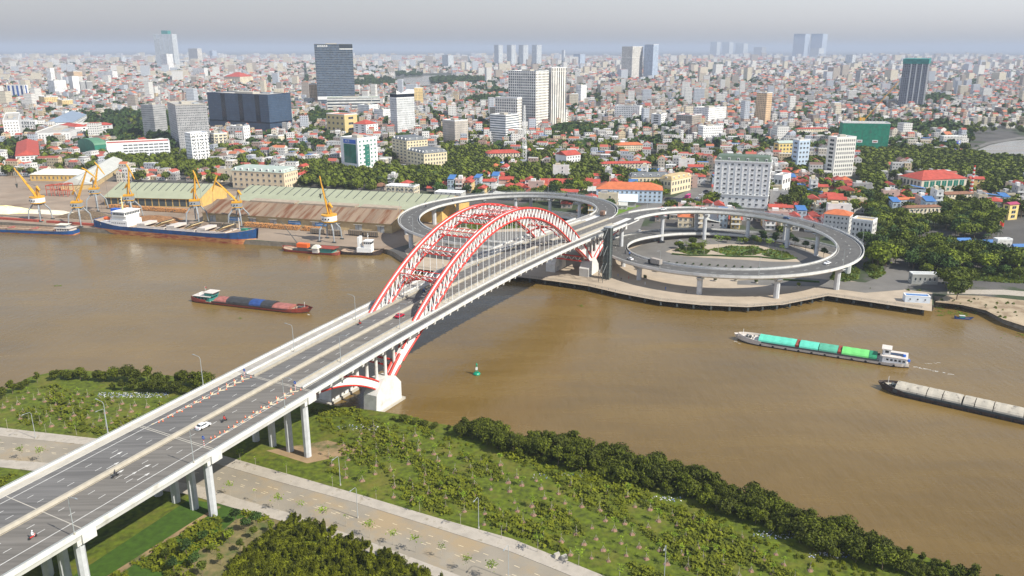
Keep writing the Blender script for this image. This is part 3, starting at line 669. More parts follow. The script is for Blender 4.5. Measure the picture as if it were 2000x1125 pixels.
# ---------------------------------------------------------------- vessels
M_hullb = mat('blue_hull',(0.010,0.065,0.20),.6,.3,.3,second=(.05,.05,.06),sec_scale=.5,sec_lo=.55,sec_hi=.7)
M_boot = mat('rusty_boot_top',(0.66,0.33,0.13),.8,.2,.3,second=(.40,.08,.04),sec_scale=.25,sec_lo=.42,sec_hi=.6,stretch=((.6,.6,3),0))
M_hulld = mat('dark_hull',(0.05,0.035,0.03),.7,.3,.6); M_hullr = mat('brown_red_hull',(0.28,0.05,0.03),.7,.3,.6,second=(.1,.05,.04),sec_scale=.6,sec_lo=.5,sec_hi=.65)
M_hullw = mat('off_white_hull',(0.55,0.50,0.45),.6,.12,.5); M_deck = mat('rusty_deck',(0.36,0.26,0.18),.85,.25,.6); M_hold = mat('brown_hold',(0.22,0.12,0.05),.9,.2,.4)
def hull(t, L, B, D, bow=1.8, stern=.6, mlow=None, mup=None, zsplit=None, sheer=2.0, deck=None, low=-1.2, bl=.18, sl=.10):
    """x runs from the stern (0) to the bow (L)"""
    N = 26; zs = zsplit if zsplit is not None else D*.4
    def half(x, f):
        k = x/L; h = 1.0
        if k > 1-bl: q = (k-(1-bl))/bl; h = (1-q**2.2)**.8 if q < 1 else 0
        if k < sl: q = 1-k/sl; h = min(h, 1-.35*q*q)
        return max(.02, h)*B/2*f
    def dz(x): k = x/L; return D + (sheer*max(0,(k-.72)/.28)**2) + (stern*max(0,(.18-k)/.18))
    b = MB(); X = [L*i/N for i in range(N)]+[L*.995]
    for (za, zb, fa, fb, m_) in ((low, zs, .82, .97, mlow), (zs, None, .97, 1.0, mup)):
        for s in (-1, 1):
            rows = []
            for x in X:
                ztop_ = dz(x) if zb is None else zb; ext = lambda f, z: x + (0 if x < L*.9 else (z/ max(D,1))*1.2*(x-L*.9)/(L*.1))
                rows.append([(ext(0,za), s*half(x,fa), za), (ext(0,ztop_), s*half(x,fb), ztop_)])
            b.ribbon(rows if s > 0 else [r[::-1] for r in rows], m_)
        z1 = dz(0) if zb is None else zb; a_, c_ = half(0,fa), half(0,fb); b.add([(0,-a_,za),(0,a_,za),(0,c_,z1),(0,-c_,z1)],[(0,3,2,1)],m_)
    h = b.build('hull', t)
    b = MB(); b.ribbon([[(x,-half(x,.97),dz(x)-.5),(x,half(x,.97),dz(x)-.5)] for x in X], deck or M_deck); b.build('deck', t)
    return half, dz
def vessel(name, label, cat, stern_px, bow_px, z=0.0, group=None):
    A = G(*stern_px, z); B_ = G(*bow_px, z); d = B_-A
    return thing(name, label, cat, (A.x, A.y, z), math.atan2(d.y, d.x), group), d.length
def railing(b, x0, x1, y, z, n, mt=M_wpaint, h=1.0):
    for i in range(n+1): x = x0+(x1-x0)*i/n; b.tube((x,y,z),(x,y,z+h),.06,mt,4)
    b.tube((x0,y,z+h),(x1,y,z+h),.07,mt,4)
t, L = vessel('cargo_ship','blue and orange bulk cargo ship moored along the crane quay','ship',(197,450),(503,475))
hf, dzf = hull(t, L, 17, 6.6, sheer=4.0, stern=3.0, mlow=M_boot, mup=M_hullb, zsplit=3.7, deck=M_deck, bl=.14, sl=.16)
for i, (a, c) in enumerate(((.30,.46),(.49,.65),(.68,.84))):
    b = MB(); x0, x1 = L*a, L*c; b.bx(x0-.5,x1+.5,-6.6,-6.0,5.7,7.6,M_hullw); b.bx(x0-.5,x1+.5,6.0,6.6,5.7,7.6,M_hullw); b.bx(x0-1,x0-.5,-6.6,6.6,5.7,7.6,M_hullw); b.bx(x1+.5,x1+1,-6.6,6.6,5.7,7.6,M_hullw); b.build('hatch_coaming', t)
    b = MB(); b.add([(x0,-6,6.0),(x1,-6,6.0),(x1,6,6.0),(x0,6,6.0)],[(0,1,2,3)],M_hold); b.build('hold', t)
    b = MB(); b.hexa([(x0-1,-6.4,7.7),(x0+6,-6.4,7.9),(x0+6,6.4,7.9),(x0-1,6.4,7.7)],[(x0-1,-6.4,9.0),(x0+6,-6.4,9.4),(x0+6,6.4,9.4),(x0-1,6.4,9.0)],M_hullw); b.build('hatch_cover', t)
    b = MB(); b.hexa([(x1-7,-6.4,7.8),(x1-1,-6.4,11.0),(x1-.6,-6.4,10.6),(x1-6.6,-6.4,7.4)],[(x1-7,6.4,7.8),(x1-1,6.4,11.0),(x1-.6,6.4,10.6),(x1-6.6,6.4,7.4)],M_tan)
    for k in range(7): y = -6+2*k; b.hexa([(x1-7.3,y-.15,8.0),(x1-1.3,y-.15,11.2),(x1-1.3,y+.15,11.2),(x1-7.3,y+.15,8.0)],[(x1-7.5,y-.15,8.4),(x1-1.5,y-.15,11.6),(x1-1.5,y+.15,11.6),(x1-7.5,y+.15,8.4)],M_dark)
    b.build('hatch_cover', t)
b = MB(); s_ = L*.125
b.bx(s_,s_+15,-7.2,7.2,6,10.5,M_wpaint); b.bx(s_+1,s_+14,-6.4,6.4,10.5,13.5,M_wpaint); b.bx(s_+3,s_+14,-7.6,7.6,13.5,16.5,M_wpaint); b.bx(s_+2.6,s_+14.6,-7.9,7.9,16.5,16.9,M_wpaint); b.bx(s_-9,s_,-7.2,7.2,6,8.6,M_wpaint)
h = b.build('superstructure', t)
for k in range(9): b = MB(); b.bx(s_+14,s_+14.15,-7.0+k*1.6,-5.9+k*1.6,14.6,15.9,M_glass); b.build('window', h)
for k in range(8): b = MB(); b.bx(s_+4+k*1.25,s_+4.8+k*1.25,-7.75,-7.6,14.6,15.9,M_glass); b.build('window', h)
for k in range(8): b = MB(); b.bx(s_+1.5+k*1.6,s_+2.1+k*1.6,-7.32,-7.2,8.2,8.9,M_glass); b.build('porthole', h)
b = MB(); b.tube((s_+6,0,16.9),(s_+6,0,27),.55,mat('cream_mast',(.75,.58,.25),.5,.1,1),8,.3); b.tube((s_+6,-2.5,22),(s_+6,2.5,22),.15,M_wpaint,4); b.tube((s_+6,-1.5,24.5),(s_+6,1.5,24.5),.12,M_wpaint,4); b.build('mast', t)
b = MB(); b.bx(s_-3,s_+2,-2.2,2.2,13.5,17.5,M_blue); b.build('funnel', t)
b = MB(); b.lathe([(.01,-2.8),(1.1,-2),(1.3,0),(1.1,2),(.01,2.8)],(0,0,0),M_orange,8); o = b.build('lifeboat', t); o.location = (s_-4,-5.6,11); o.rotation_euler = (0,R(90),0)
b = MB(); railing(b,L*.27,L*.86,-8.2,5.9,60); railing(b,L*.27,L*.86,8.2,5.9,60); railing(b,L*.01,L*.12,-6.4,8.6,8); b.build('railing', t)
b = MB(); b.tube((L*.9,0,8),(L*.9,0,17),.4,M_hullw,6); b.box((L*.93,0,9),(4,3,1.6),M_greenw); b.box((L*.95,2.5,8.8),(1.5,1.5,1.2),M_greenw); b.build('foremast', t)
# barges
def cover(b, x0, x1, w_, z0, h, mt, n=9):
    rows = []; m_ = max(2, int((x1-x0)/1.6))
    for i in range(m_+1):
        x = x0+(x1-x0)*i/m_; k = h*(1 if i % 2 else .95)
        rows.append([(x, w_*math.cos(math.pi*j/n)*(1), z0+k*math.sin(math.pi*j/n)**.8 if 0 < j < n else z0) for j in range(n+1)])
    b.ribbon(rows, mt)
    for r, fl in ((rows[0], 1), (rows[-1], 0)): b.add(r, [tuple(range(n+1))[::-1] if fl else tuple(range(n+1))], mt)
def tyres(t, L, half, z, n):
    for i in range(n):
        x = L*(.08+.84*i/n); o = MB(); o.lathe([(.28,-.15),(.5,-.15),(.5,.15),(.28,.15)],(0,0,0),M_tyre,8); q = o.build('fender_tyre', t); q.location = (x, -half(x,1)-.12, z); q.rotation_euler = (R(90),0,0)
def bow_gear(t, L, z, mt=M_dark):
    b = MB(); b.tube((L*.94,-1.2,z+.6),(L*.94,1.2,z+.6),.5,mt,8); b.box((L*.92,0,z+.4),(1.2,1.6,.8),mt); b.tube((L*.965,0,z),(L*.965,0,z+3.6),.08,M_wpaint,5); b.tube((L*.9,-1.5,z),(L*.9,-1.5,z+.7),.25,mt,6); b.tube((L*.9,1.5,z),(L*.9,1.5,z+.7),.25,mt,6); b.build('windlass', t)
def bulwark(t, L, half, dz, a, e, mt, h=.7):
    for s in (-1,1):
        b = MB(); X = [L*(a+(e-a)*i/14) for i in range(15)]
        b.ribbon([[(x,s*half(x,1),dz(x)-.4),(x,s*half(x,1),dz(x)+h),(x,s*(half(x,1)-.15),dz(x)+h),(x,s*(half(x,1)-.15),dz(x)-.4)] for x in X], mt, True); b.build('bulwark', t)
def porthole_wall(t, par, pts, size=(.9,.1,.8)):
    for p in pts: b = MB(); b.box(p, size, M_glass); b.build('window', par)
M_tealn = mat('teal_tarpaulin',(0.10,0.50,0.36),.6,.1,.5); M_tealn2 = mat('sea_green_tarpaulin',(0.08,0.33,0.22),.65,.12,.5); M_lime = mat('lime_tarpaulin',(0.14,0.52,0.14),.6,.1,.5); M_dgreen = mat('deep_green_tarpaulin',(0.02,0.22,0.10),.6,.1,.5)
M_canv = mat('weathered_canvas',(0.38,0.345,0.28),.85,.12,.5,second=(.15,.13,.11),sec_scale=.55,sec_lo=.56,sec_hi=.66,stretch=((1,.5,.5),0))
t, L = vessel('barge','river barge under teal and lime green tarpaulins with white wheelhouse','barge',(1775,714),(1440,662))
hf, dzf = hull(t, L, 10.5, 1.5, sheer=1.3, mlow=M_hulld, mup=M_hullw, zsplit=.5, deck=M_hullw, low=-1)
bulwark(t,L,hf,dzf,.84,.995,M_hullw,.6); bow_gear(t,L,dzf(L*.93)-.4); tyres(t,L,lambda x,f:-hf(x,f),.7,11)
for x0,x1,mt_ in ((.64,.86,M_tealn),(.505,.615,M_tealn),(.395,.50,M_tealn2),(.22,.37,M_lime),(.175,.218,M_dgreen)):
    b = MB(); cover(b,L*x0,L*x1,4.2,1.7,2.1,mt_); b.build('cargo_cover', t)
for x in (.375,.62): b = MB(); b.bx(L*x,L*(x+.018),-4,4,1.2,2.9,M_hullr); b.build('crosswalk', t)
b = MB(); b.bx(L*.16,L*.88,-4.35,-4.2,1.1,2.0,M_dark); b.bx(L*.16,L*.88,4.2,4.35,1.1,2.0,M_dark); b.build('coaming', t)
b = MB(); b.bx(L*.015,L*.145,-4.2,4.2,1.1,3.9,M_wpaint); b.bx(L*.01,L*.15,-4.4,4.4,3.9,4.1,M_hullw); b.bx(L*.105,L*.145,-2.4,2.4,4.1,6.5,M_wpaint); b.bx(L*.1,L*.155,-2.9,2.9,6.5,6.75,M_hullw); h = b.build('deckhouse', t)
porthole_wall(t,h,[(L*(.03+.022*i),4.25,2.8) for i in range(5)]); porthole_wall(t,h,[(L*.125,2.42,5.5)],(1.4,.1,1.0))
b = MB(); b.box((L*.07,0,4.2),(5,3,.12),mat('solar_panel',(.02,.03,.06),.2,.1,3)); b.build('solar_panel', t)
b = MB(); b.lathe([(.6,0),(.6,.9),(.1,1.0)],(L*.03,1.5,4.1),M_blue,8); b.build('water_tank', t); b = MB(); b.lathe([(.6,0),(.6,.9),(.1,1.0)],(L*.005,2.6,2.6),M_blue,8); b.build('water_tank', t)
t, L = vessel('barge','river barge with stained grey canvas hold covers at the right edge','barge',(2075,836),(1722,757))
hf, dzf = hull(t, L, 10.5, 1.5, sheer=1.2, mlow=M_hulld, mup=M_hulld, zsplit=.5, deck=M_canv, low=-1)
bulwark(t,L,hf,dzf,.86,.995,M_hulld,.5); bow_gear(t,L,dzf(L*.93)-.4); tyres(t,L,lambda x,f:-hf(x,f),.7,10)
for x0,x1 in ((.73,.91),(.64,.725),(.53,.635),(.46,.52),(.36,.455),(.2,.355)):
    b = MB(); cover(b,L*x0,L*x1,4.4,1.7,2.2,M_canv); b.build('cargo_cover', t)
b = MB(); b.bx(L*.18,L*.92,-4.6,-4.4,1.1,2.1,M_dark); b.bx(L*.18,L*.92,4.4,4.6,1.1,2.1,M_dark); b.build('coaming', t)
b = MB(); b.bx(L*.02,L*.15,-4,4,1.1,3.8,M_wpaint); b.bx(L*.01,L*.16,-4.3,4.3,3.8,4.0,M_hullw); h = b.build('deckhouse', t); porthole_wall(t,h,[(L*(.04+.025*i),4.05,2.8) for i in range(4)])
t, L = vessel('barge','dark barge with black, blue and red tarpaulins and teal wheelhouse, left of the bridge','barge',(382,585),(604,610))
hf, dzf = hull(t, L, 10, 1.3, sheer=1.6, stern=1.0, mlow=M_hulld, mup=M_hullr, zsplit=.5, deck=M_deck, low=-1)
bulwark(t,L,hf,dzf,.86,.995,M_hullr,.5); bulwark(t,L,hf,dzf,.0,.15,M_hullr,.7); bow_gear(t,L,dzf(L*.93)-.4)
M_tb = mat('black_tarpaulin',(.035,.035,.035),.5,.3,.8,bump=.4); M_tbl = mat('blue_tarpaulin',(.02,.055,.19),.5,.3,.8,bump=.4); M_tr = mat('faded_red_tarpaulin',(.30,.11,.09),.7,.3,.6); M_teal = mat('teal_paint',(.04,.22,.19),.5,.15,.6)
for x0,x1,mt_ in ((.21,.32,M_tr),(.32,.52,M_tb),(.52,.62,M_tbl),(.62,.72,M_tb),(.72,.86,M_tr)):
    b = MB(); cover(b,L*x0,L*x1,3.9,1.4,1.7 if mt_ in (M_tr,) else 2.5,mt_); b.build('cargo_cover', t)
b = MB(); b.bx(L*.19,L*.87,-4.1,-3.95,.8,1.7,M_hulld); b.bx(L*.19,L*.87,3.95,4.1,.8,1.7,M_hulld); b.build('coaming', t)
b = MB(); b.bx(L*.03,L*.17,-3.6,3.6,.8,3.4,M_teal); b.bx(L*.02,L*.18,-3.9,3.9,3.4,3.6,M_hullw); b.bx(L*.12,L*.19,-2.8,2.8,3.6,5.4,M_teal); b.bx(L*.11,L*.2,-3.2,3.2,5.4,5.65,M_hullw); h = b.build('deckhouse', t)
porthole_wall(t,h,[(L*(.05+.03*i),-3.65,2.4) for i in range(4)],(1.2,.1,1.3)); b = MB(); b.bx(L*.19,L*.192,-2.4,2.4,4.2,5.2,M_glass); b.build('window', h)
b = MB(); b.tube((L*.05,-1.5,3.6),(L*.05,1.5,3.6),.7,M_hullw,8); b.build('water_tank', t)
b = MB(); b.tube((L*.1,0,5),(L*.1,0,8),.06,M_wpaint,4); b.add([(L*.1,0,7.9),(L*.1+1,0,7.7),(L*.1+1,0,7.1),(L*.1,0,7.2)],[(0,1,2,3)],M_red); b.build('flag', t)
t, L = vessel('barge','long blue barge moored at the quay on the left edge','barge',(150,457),(-60,449))
hf, dzf = hull(t, L, 11, 2.6, sheer=1.2, mlow=M_boot, mup=M_hullb, zsplit=.5, deck=M_deck, low=-1)
b = MB(); b.bx(L*.16,L*.9,-4.4,-4.1,2.2,3.6,M_deck); b.bx(L*.16,L*.9,4.1,4.4,2.2,3.6,M_deck)
for k in (.16,.38,.6,.9): b.bx(L*k,L*k+1.0,-4.4,4.4,2.2,3.5,M_tr)
b.build('coaming', t)
b = MB(); b.bx(L*.03,L*.15,-4,4,2.2,4.6,M_hullw); b.bx(L*.02,L*.17,-4.4,4.4,4.6,4.8,M_hullw); b.bx(L*.07,L*.13,-2.5,2.5,4.8,6.8,M_craneg); b.bx(L*.06,L*.16,-3.2,3.2,6.8,7.0,M_paler); h = b.build('deckhouse', t)
porthole_wall(t,h,[(L*(.04+.022*i),4.05,3.7) for i in range(5)])
t, L = vessel('crane_barge','red edged work barge carrying a small orange crawler crane beside the tug','barge',(664,497),(555,488))
hf, dzf = hull(t, L, 9, 1.5, sheer=1.3, mlow=M_hullr, mup=M_hullr, zsplit=.5, deck=M_deck, low=-1, bl=.12)
b = MB(); b.bx(L*.1,L*.3,-3.4,3.4,1.2,4.0,M_teal); b.bx(L*.05,L*.36,-3.9,3.9,4.0,4.25,M_hullr); b.build('deckhouse', t)
b = MB(); b.bx(L*.36,L*.8,-3,-2.6,1.1,2.1,M_dark); b.bx(L*.36,L*.8,2.6,3,1.1,2.1,M_dark); b.build('coaming', t)
b = MB(); b.bx(L*.56,L*.72,-2,2,2.1,3.0,M_dark); b.build('crawler_track', t); b = MB(); b.bx(L*.55,L*.74,-1.8,1.8,3.0,5.6,M_orange); b.bx(L*.66,L*.7,-1.83,-1.8,4.0,5.0,M_glass); b.build('crane_cab', t)
b = MB(); b.tube((L*.73,0,4.5),(L*.99,2,20),.35,M_dark,5,.15); b.tube((L*.6,0,5.6),(L*.99,2,20),.06,M_dark,4); b.build('crane_boom', t)
b = MB(); b.hexa([(L*.3,1,4.2),(L*.42,1,4.2),(L*.42,6,4.2),(L*.3,6,4.2)],[(L*.33,2,6),(L*.39,2,6),(L*.39,5,6),(L*.33,5,6)],M_paler); b.bx(L*.31,L*.41,1.5,5.5,1.2,4.2,M_hullw); b.build('shelter', t)
t, L = vessel('tugboat','dark hulled tug with white wheelhouse and funnel moored by the left ramp','tugboat',(668,494),(745,497))
hf, dzf = hull(t, L, 9, 2.0, sheer=2.2, mlow=M_hulld, mup=M_hulld, zsplit=.6, deck=M_deck, low=-1, bl=.3)
b = MB(); b.bx(L*.42,L*.78,-3,3,1.6,4.6,M_wpaint); b.bx(L*.6,L*.78,-2.8,2.8,4.6,9.0,M_wpaint); b.bx(L*.58,L*.8,-3.1,3.1,9.0,9.2,M_wpaint); h = b.build('wheelhouse', t)
porthole_wall(t,h,[(L*(.62+.05*i),-2.85,7.8) for i in range(4)],(.9,.1,.9)); b = MB(); b.bx(L*.78,L*.783,-2.4,2.4,7.2,8.4,M_glass); b.build('window', h)
b = MB(); b.bx(L*.44,L*.5,-2.6,-.8,4.6,11.5,M_wpaint); b.bx(L*.44,L*.5,.8,2.6,4.6,11.5,M_wpaint); b.build('funnel', t); b = MB(); b.tube((L*.68,0,9),(L*.68,0,14),.15,M_wpaint,5); b.tube((L*.68,-1.4,12),(L*.68,1.4,12),.1,M_wpaint,4); b.build('mast', t)
tyres(t,L,hf,1.6,8)
for st, bw, lb, mt_ in (((1493,596),(1516,598),'small green and teal wooden boat moored at the curved quay wall',M_greenw),((1524,596),(1541,594),'small pale open boat moored right of the green one',M_hullw),((1864,622),(1896,624),'small blue boat by the muddy shore on the right',M_tbl)):
    t, L = vessel('small_boat', lb, 'boat', st, bw, 0, 'small wooden boats'); hull(t, L, 1.9, .8, sheer=.5, mlow=mt_, mup=mt_, zsplit=.3, deck=M_deck, low=-.4)
    b = MB(); b.bx(L*.3,L*.6,-.8,.8,.7,1.7,M_teal); b.bx(L*.27,L*.63,-.9,.9,1.7,1.8,M_greyr); b.build('cabin', t)
P = G(931,731,0); t = thing('buoy','green navigation buoy floating on the river right of the bridge','buoy',(P.x,P.y,0)); M_gb = mat('green_buoy',(0.0,0.25,0.14),.4,.1,1)
b = MB(); b.lathe([(.6,-.8),(1.5,-.3),(1.55,.4),(1.2,.8),(.3,.85)],(0,0,0),M_gb,14); b.build('float', t)
b = MB()
for k in range(4): a = R(45+90*k); b.tube((.8*math.cos(a),.8*math.sin(a),.8),(.25*math.cos(a),.25*math.sin(a),3.8),.09,M_gb,5)
b.build('frame', t); b = MB(); b.bx(-.45,.45,-.45,.45,2.0,3.1,M_wpaint); b.build('marking_panel', t); b = MB(); b.tube((0,0,3.6),(0,0,4.3),.22,M_gb,8); b.lathe([(.05,0),(.45,.1),(.05,.9)],(0,0,4.2),M_gb,8); b.build('top_light', t)
# ---------------------------------------------------------------- vehicles, lamps, cones, people
M_carp = [mat('white_car_paint',(.75,.75,.75),.25,.03,1),mat('red_car_paint',(.42,.01,.04),.25,.05,1),mat('silver_car_paint',(.45,.47,.5),.3,.03,1),mat('black_car_paint',(.02,.02,.025),.25,.1,1),mat('blue_car_paint',(.04,.09,.2),.3,.1,1)]
CARS = {}
def car_proto(ci):
    if ci in CARS: return CARS[ci]
    t = thing('car', 'car', 'car'); m_ = M_carp[ci]
    pr = [(-2.2,.35),(-2.25,.75),(-2.1,1.0),(-1.75,1.1),(-1.2,1.52),(.35,1.55),(1.05,1.08),(2.0,.92),(2.25,.7),(2.2,.35)]
    b = MB(); rows = []
    for y, k, dz in ((-.88,.0,0),(-.8,.0,0),(-.62,1,0)): pass
    W_ = lambda z: .88 if z < 1.0 else .88-.35*(z-1.0)
    A = [(x,-W_(z),z) for x,z in pr]; B_ = [(x,W_(z),z) for x,z in pr]
    b.ribbon([A,B_], m_, True); b.build('body', t)
    b = MB(); g = [(-1.75,1.12),(-1.2,1.47),(.32,1.5),(.98,1.1)]
    for s in (-1,1): b.add([(x,s*(W_(z)+.02),z) for x,z in g], [(0,1,2,3)] if s>0 else [(3,2,1,0)], M_glass)
    b.add([(1.08,-.74,1.1),(1.08,.74,1.1),(.4,.66,1.54),(.4,-.66,1.54)],[(0,1,2,3)],M_glass); b.add([(-1.79,-.74,1.12),(-1.25,-.66,1.52),(-1.25,.66,1.52),(-1.79,.74,1.12)],[(0,1,2,3)],M_glass)
    b.build('windows', t)
    for x in (-1.4,1.4):
        for y in (-.86,.86): b = MB(); b.tube((x,y-.12,.32),(x,y+.12,.32),.34,M_tyre,10); b.build('wheel', t)
    for y in (-.6,.6): b = MB(); b.box((2.2,y,.72),(.12,.32,.16),M_wpaint); b.build('headlight', t); b = MB(); b.box((-2.2,y,.82),(.1,.3,.16),M_red); b.build('taillight', t)
    CARS[ci] = t; return t
def put_car(ci, P, ang, label, group): return place(car_proto(ci), P, ang, label, group)
G_BR = 'cars driving on the bridge'; G_RP = 'cars on the circular ramps'
put_car(0, BD(-76.5,3.6,.03)+Vector((0,0,0)), TH, 'white car driving up the near part of the bridge', G_BR)
put_car(1, BD(22.5,2.6,.03), TH, 'dark red car between the two arch ribs on the bridge', G_BR)
def ramp_pt(f, t, dw): return f(t,dw,.03), math.atan2((f(t+.5,dw,0)-f(t,dw,0)).y, (f(t+.5,dw,0)-f(t,dw,0)).x)
for t_, dw, ci, lb in ((38,2.5,0,'white car on the top ramp before the mansard hotel, left one'),(62,2.5,0,'white car on the top ramp below the mansard hotel, right one'),(108,1.5,4,'pale blue car on the far right bend of the upper ramp'),(205,-2,0,'white car on the near right stretch of the circular ramp'),(308,1.5,0,'white car behind the box truck on the near ramp')):
    p, a = ramp_pt(ramp_R, t_, dw); put_car(ci, p, a, lb, G_RP)
def truck(P, ang, label, boxm, cabm, Lb=6.5):
    t = thing('truck', label, 'truck', P, ang)
    b = MB(); b.bx(-Lb/2,Lb/2-1.9,-1.2,1.2,.9,3.5,boxm); b.build('cargo_box', t); b = MB(); b.bx(Lb/2-1.8,Lb/2,-1.1,1.1,.5,2.5,cabm); b.build('cab', t)
    b = MB(); b.bx(Lb/2-.02,Lb/2+.03,-1,1,1.5,2.3,M_glass); b.build('windscreen', t); b = MB(); b.bx(-Lb/2,Lb/2-1.8,-.5,.5,.55,.9,M_dark); b.build('chassis', t)
    for x in (-Lb/2+1.2,Lb/2-1):
        for y in (-1.05,1.05): b = MB(); b.tube((x,y-.15,.48),(x,y+.15,.48),.48,M_tyre,10); b.build('wheel', t)
p, a = ramp_pt(ramp_R, 293, -1.5); truck(p, a, 'grey brown box truck on the near side of the circular ramp', mat('grey_box',(.34,.30,.26),.7,.1,1), M_carp[3], 8.5)
p, a = ramp_pt(ramp_L, 3, 1); truck(p, a, 'white cab tipper truck entering the left circular ramp', mat('brown_box',(.2,.12,.08),.8,.2,1), M_wpaint, 6)
# motorbikes with riders
def rider_proto(shirt, helmet, bike):
    t = thing('motorbike', 'bike', 'motorbike')
    b = MB()
    for x in (-.62,.62): b.ribbon([[(x+.29*math.cos(R(30*i)),-.05+y,.3+.29*math.sin(R(30*i))) for i in range(12)] for y in (0,.1)], M_tyre, True)
    wh = b.build('wheels', t); b = MB(); b.tube((-.6,0,.45),(.35,0,.5),.16,bike,6); b.tube((.35,0,.5),(.55,0,1.0),.1,bike,6); b.tube((.62,0,.3),(.52,0,1.0),.05,M_steel,5); b.box((-.25,0,.75),(.75,.26,.14),M_dark); b.tube((.5,-.33,1.02),(.5,.33,1.02),.03,M_dark,5); b.build('body', t)
    # rider: one continuous skinned figure
    V_ = [(-.2,0,.85),(-.15,0,1.1),(-.05,0,1.38),(0,0,1.5),(.03,0,1.68),(.2,-.14,.86),(.25,-.16,.45),(.2,.14,.86),(.25,.16,.45),(-.02,-.2,1.38),(.15,-.26,1.14),(.42,-.26,1.04),(-.02,.2,1.38),(.15,.26,1.14),(.42,.26,1.04),(-.15,-.09,.84),(-.15,.09,.84)]
    E_ = [(0,1),(1,2),(2,3),(3,4),(0,15),(15,5),(5,6),(0,16),(16,7),(7,8),(2,9),(9,10),(10,11),(2,12),(12,13),(13,14)]
    rad = [.15,.15,.15,.06,.1,.085,.05,.085,.05,.07,.05,.035,.07,.05,.035,.09,.09]
    me = bpy.data.meshes.new('person'); me.from_pydata(V_, E_, []); me.materials.append(shirt)
    p = bpy.data.objects.new('person', me); col.objects.link(p)
    sk = p.modifiers.new('s', 'SKIN'); 
    for i, sv in enumerate(me.skin_vertices[0].data if me.skin_vertices else []): sv.radius = (rad[i], rad[i])
    ss = p.modifiers.new('u', 'SUBSURF'); ss.levels = 1; ss.render_levels = 1
    return t, p, helmet
BIKES = []
def put_bike(P, ang, shirt, helmet, bikem, lbk, lbp, scale=1.15):
    sm, hm, bm = (mat(n_+'_cloth',c_,.85,.1,3) for n_, c_ in (shirt, helmet, bikem))
    t, p, _ = rider_proto(sm, hm, bm)
    t.location = P; t.rotation_euler = (0,0,ang); t.scale = (scale,)*3; tag(t, lbk, 'motorbike', 'motorbikes on the bridge and ramps')
    dg = bpy.context.evaluated_depsgraph_get() if False else None
    p.location = P; p.rotation_euler = (0,0,ang); p.scale = (scale,)*3; tag(p, lbp, 'person', 'riders on the bridge and ramps')
    b = MB(); b.lathe([(.02,-.13),(.12,-.1),(.15,.0),(.12,.11),(.02,.15)],(.05,0,1.72),hm,10); b.build('helmet', p, smooth=True)
RD,WH,BK,BL = ('red',(.5,.03,.02)),('white',(.7,.7,.7)),('black',(.03,.03,.035)),('blue',(.05,.15,.45))
put_bike(BD(-131.5,9.2,.03),TH,WH,WH,RD,'red motorbike nearest the camera on the bridge','person in white on the red motorbike nearest the camera')
put_bike(BD(-105.5,3.4,.03),TH,BK,BK,BK,'black motorbike with lane arrows ahead on the bridge','person in black riding behind the lane arrows')
put_bike(BD(-71,6.4,.03),TH,RD,BK,BK,'motorbike just ahead of the white car on the bridge','person in a red shirt riding ahead of the white car')
put_bike(BD(9,-6.5,.03),TH+math.pi,BK,RD,RD,'motorbike between the arch feet on the left carriageway','person in black riding near the left arch foot')
put_bike(BD(52,-5.8,.03),TH+math.pi,BL,WH,BK,'motorbike under the middle of the left arch rib','person in blue riding under the left arch rib')
put_bike(BD(98,-6.0,.03),TH+math.pi,BK,BK,('orange',(.6,.2,.02)),'orange motorbike under the arch crown','person in black riding an orange motorbike under the arch crown')
for t_, dw, lb, lp in ((318,-4,'motorbike leading the white car on the inner ramp edge','person in blue riding the inner ramp edge'),(322,-3,'dark motorbike close to the tall ramp pier','person in black riding close to the tall ramp pier'),(128,-2,'motorbike on the right end of the upper ramp','person in black riding on the right end of the upper ramp')):
    p, a = ramp_pt(ramp_R, t_, dw); put_bike(p, a, BL if t_==318 else BK, BK, BK, lb, lp, 1.3)
for t_, dw, lb, lp in ((158,-3,'motorbike high on the left end of the left ramp','person riding high on the left end of the left ramp'),(180,0,'lower of two motorbikes on the left end of the left ramp','person riding the lower motorbike on the left ramp end'),(78,0,'motorbike on the far side of the left ramp','person riding on the far side of the left ramp')):
    p, a = ramp_pt(ramp_L, t_, dw); put_bike(p, a, BK, RD, BK, lb, lp, 1.3)
# lamps on the bridge
def lamp_proto(h=10, arm=2.6):
    t = thing('street_lamp', 'lamp', 'street lamp'); b = MB(); b.tube((0,0,0),(0,0,h-.6),.12,M_steel,6,.08); b.tube((0,0,0),(0,0,.5),.25,M_conc,6); b.build('pole', t)
    b = MB(); b.path([(0,0,h-.6),(0,-.5,h),(0,-arm,h+.25)],.06,M_steel,5); b.build('arm', t); b = MB(); b.box((0,-arm-.4,h+.25),(.28,.9,.14),M_craneg); b.build('lamp_head', t); return t
LP = lamp_proto()
def lamp(P, ang, lb, g, s=1.0): return place(LP, P, ang, lb, g, s)
GB = 'street lamps on the bridge'
for i in range(-5, 7):
    s = -57.5 + i*34.6; s2 = s
    if s > -50: wr, wl = 10.6, -10.6
    else: wr, wl = 17.6, -17.6
    z = .28 if s > -50 else .75
    nth = ['nearest','second','third','fourth','fifth','sixth','seventh','eighth','ninth','tenth','eleventh','twelfth'][i+5]
    lamp(BD(s,wr,z), TH, f'{nth} lamp counted along the right side of the bridge', GB)
    lamp(BD(s,wl,z), TH+math.pi, f'{nth} lamp counted along the left side of the bridge', GB)
GR = 'street lamps on the circular ramps'
names = ['first','second','third','fourth','fifth','sixth','seventh','eighth','ninth']
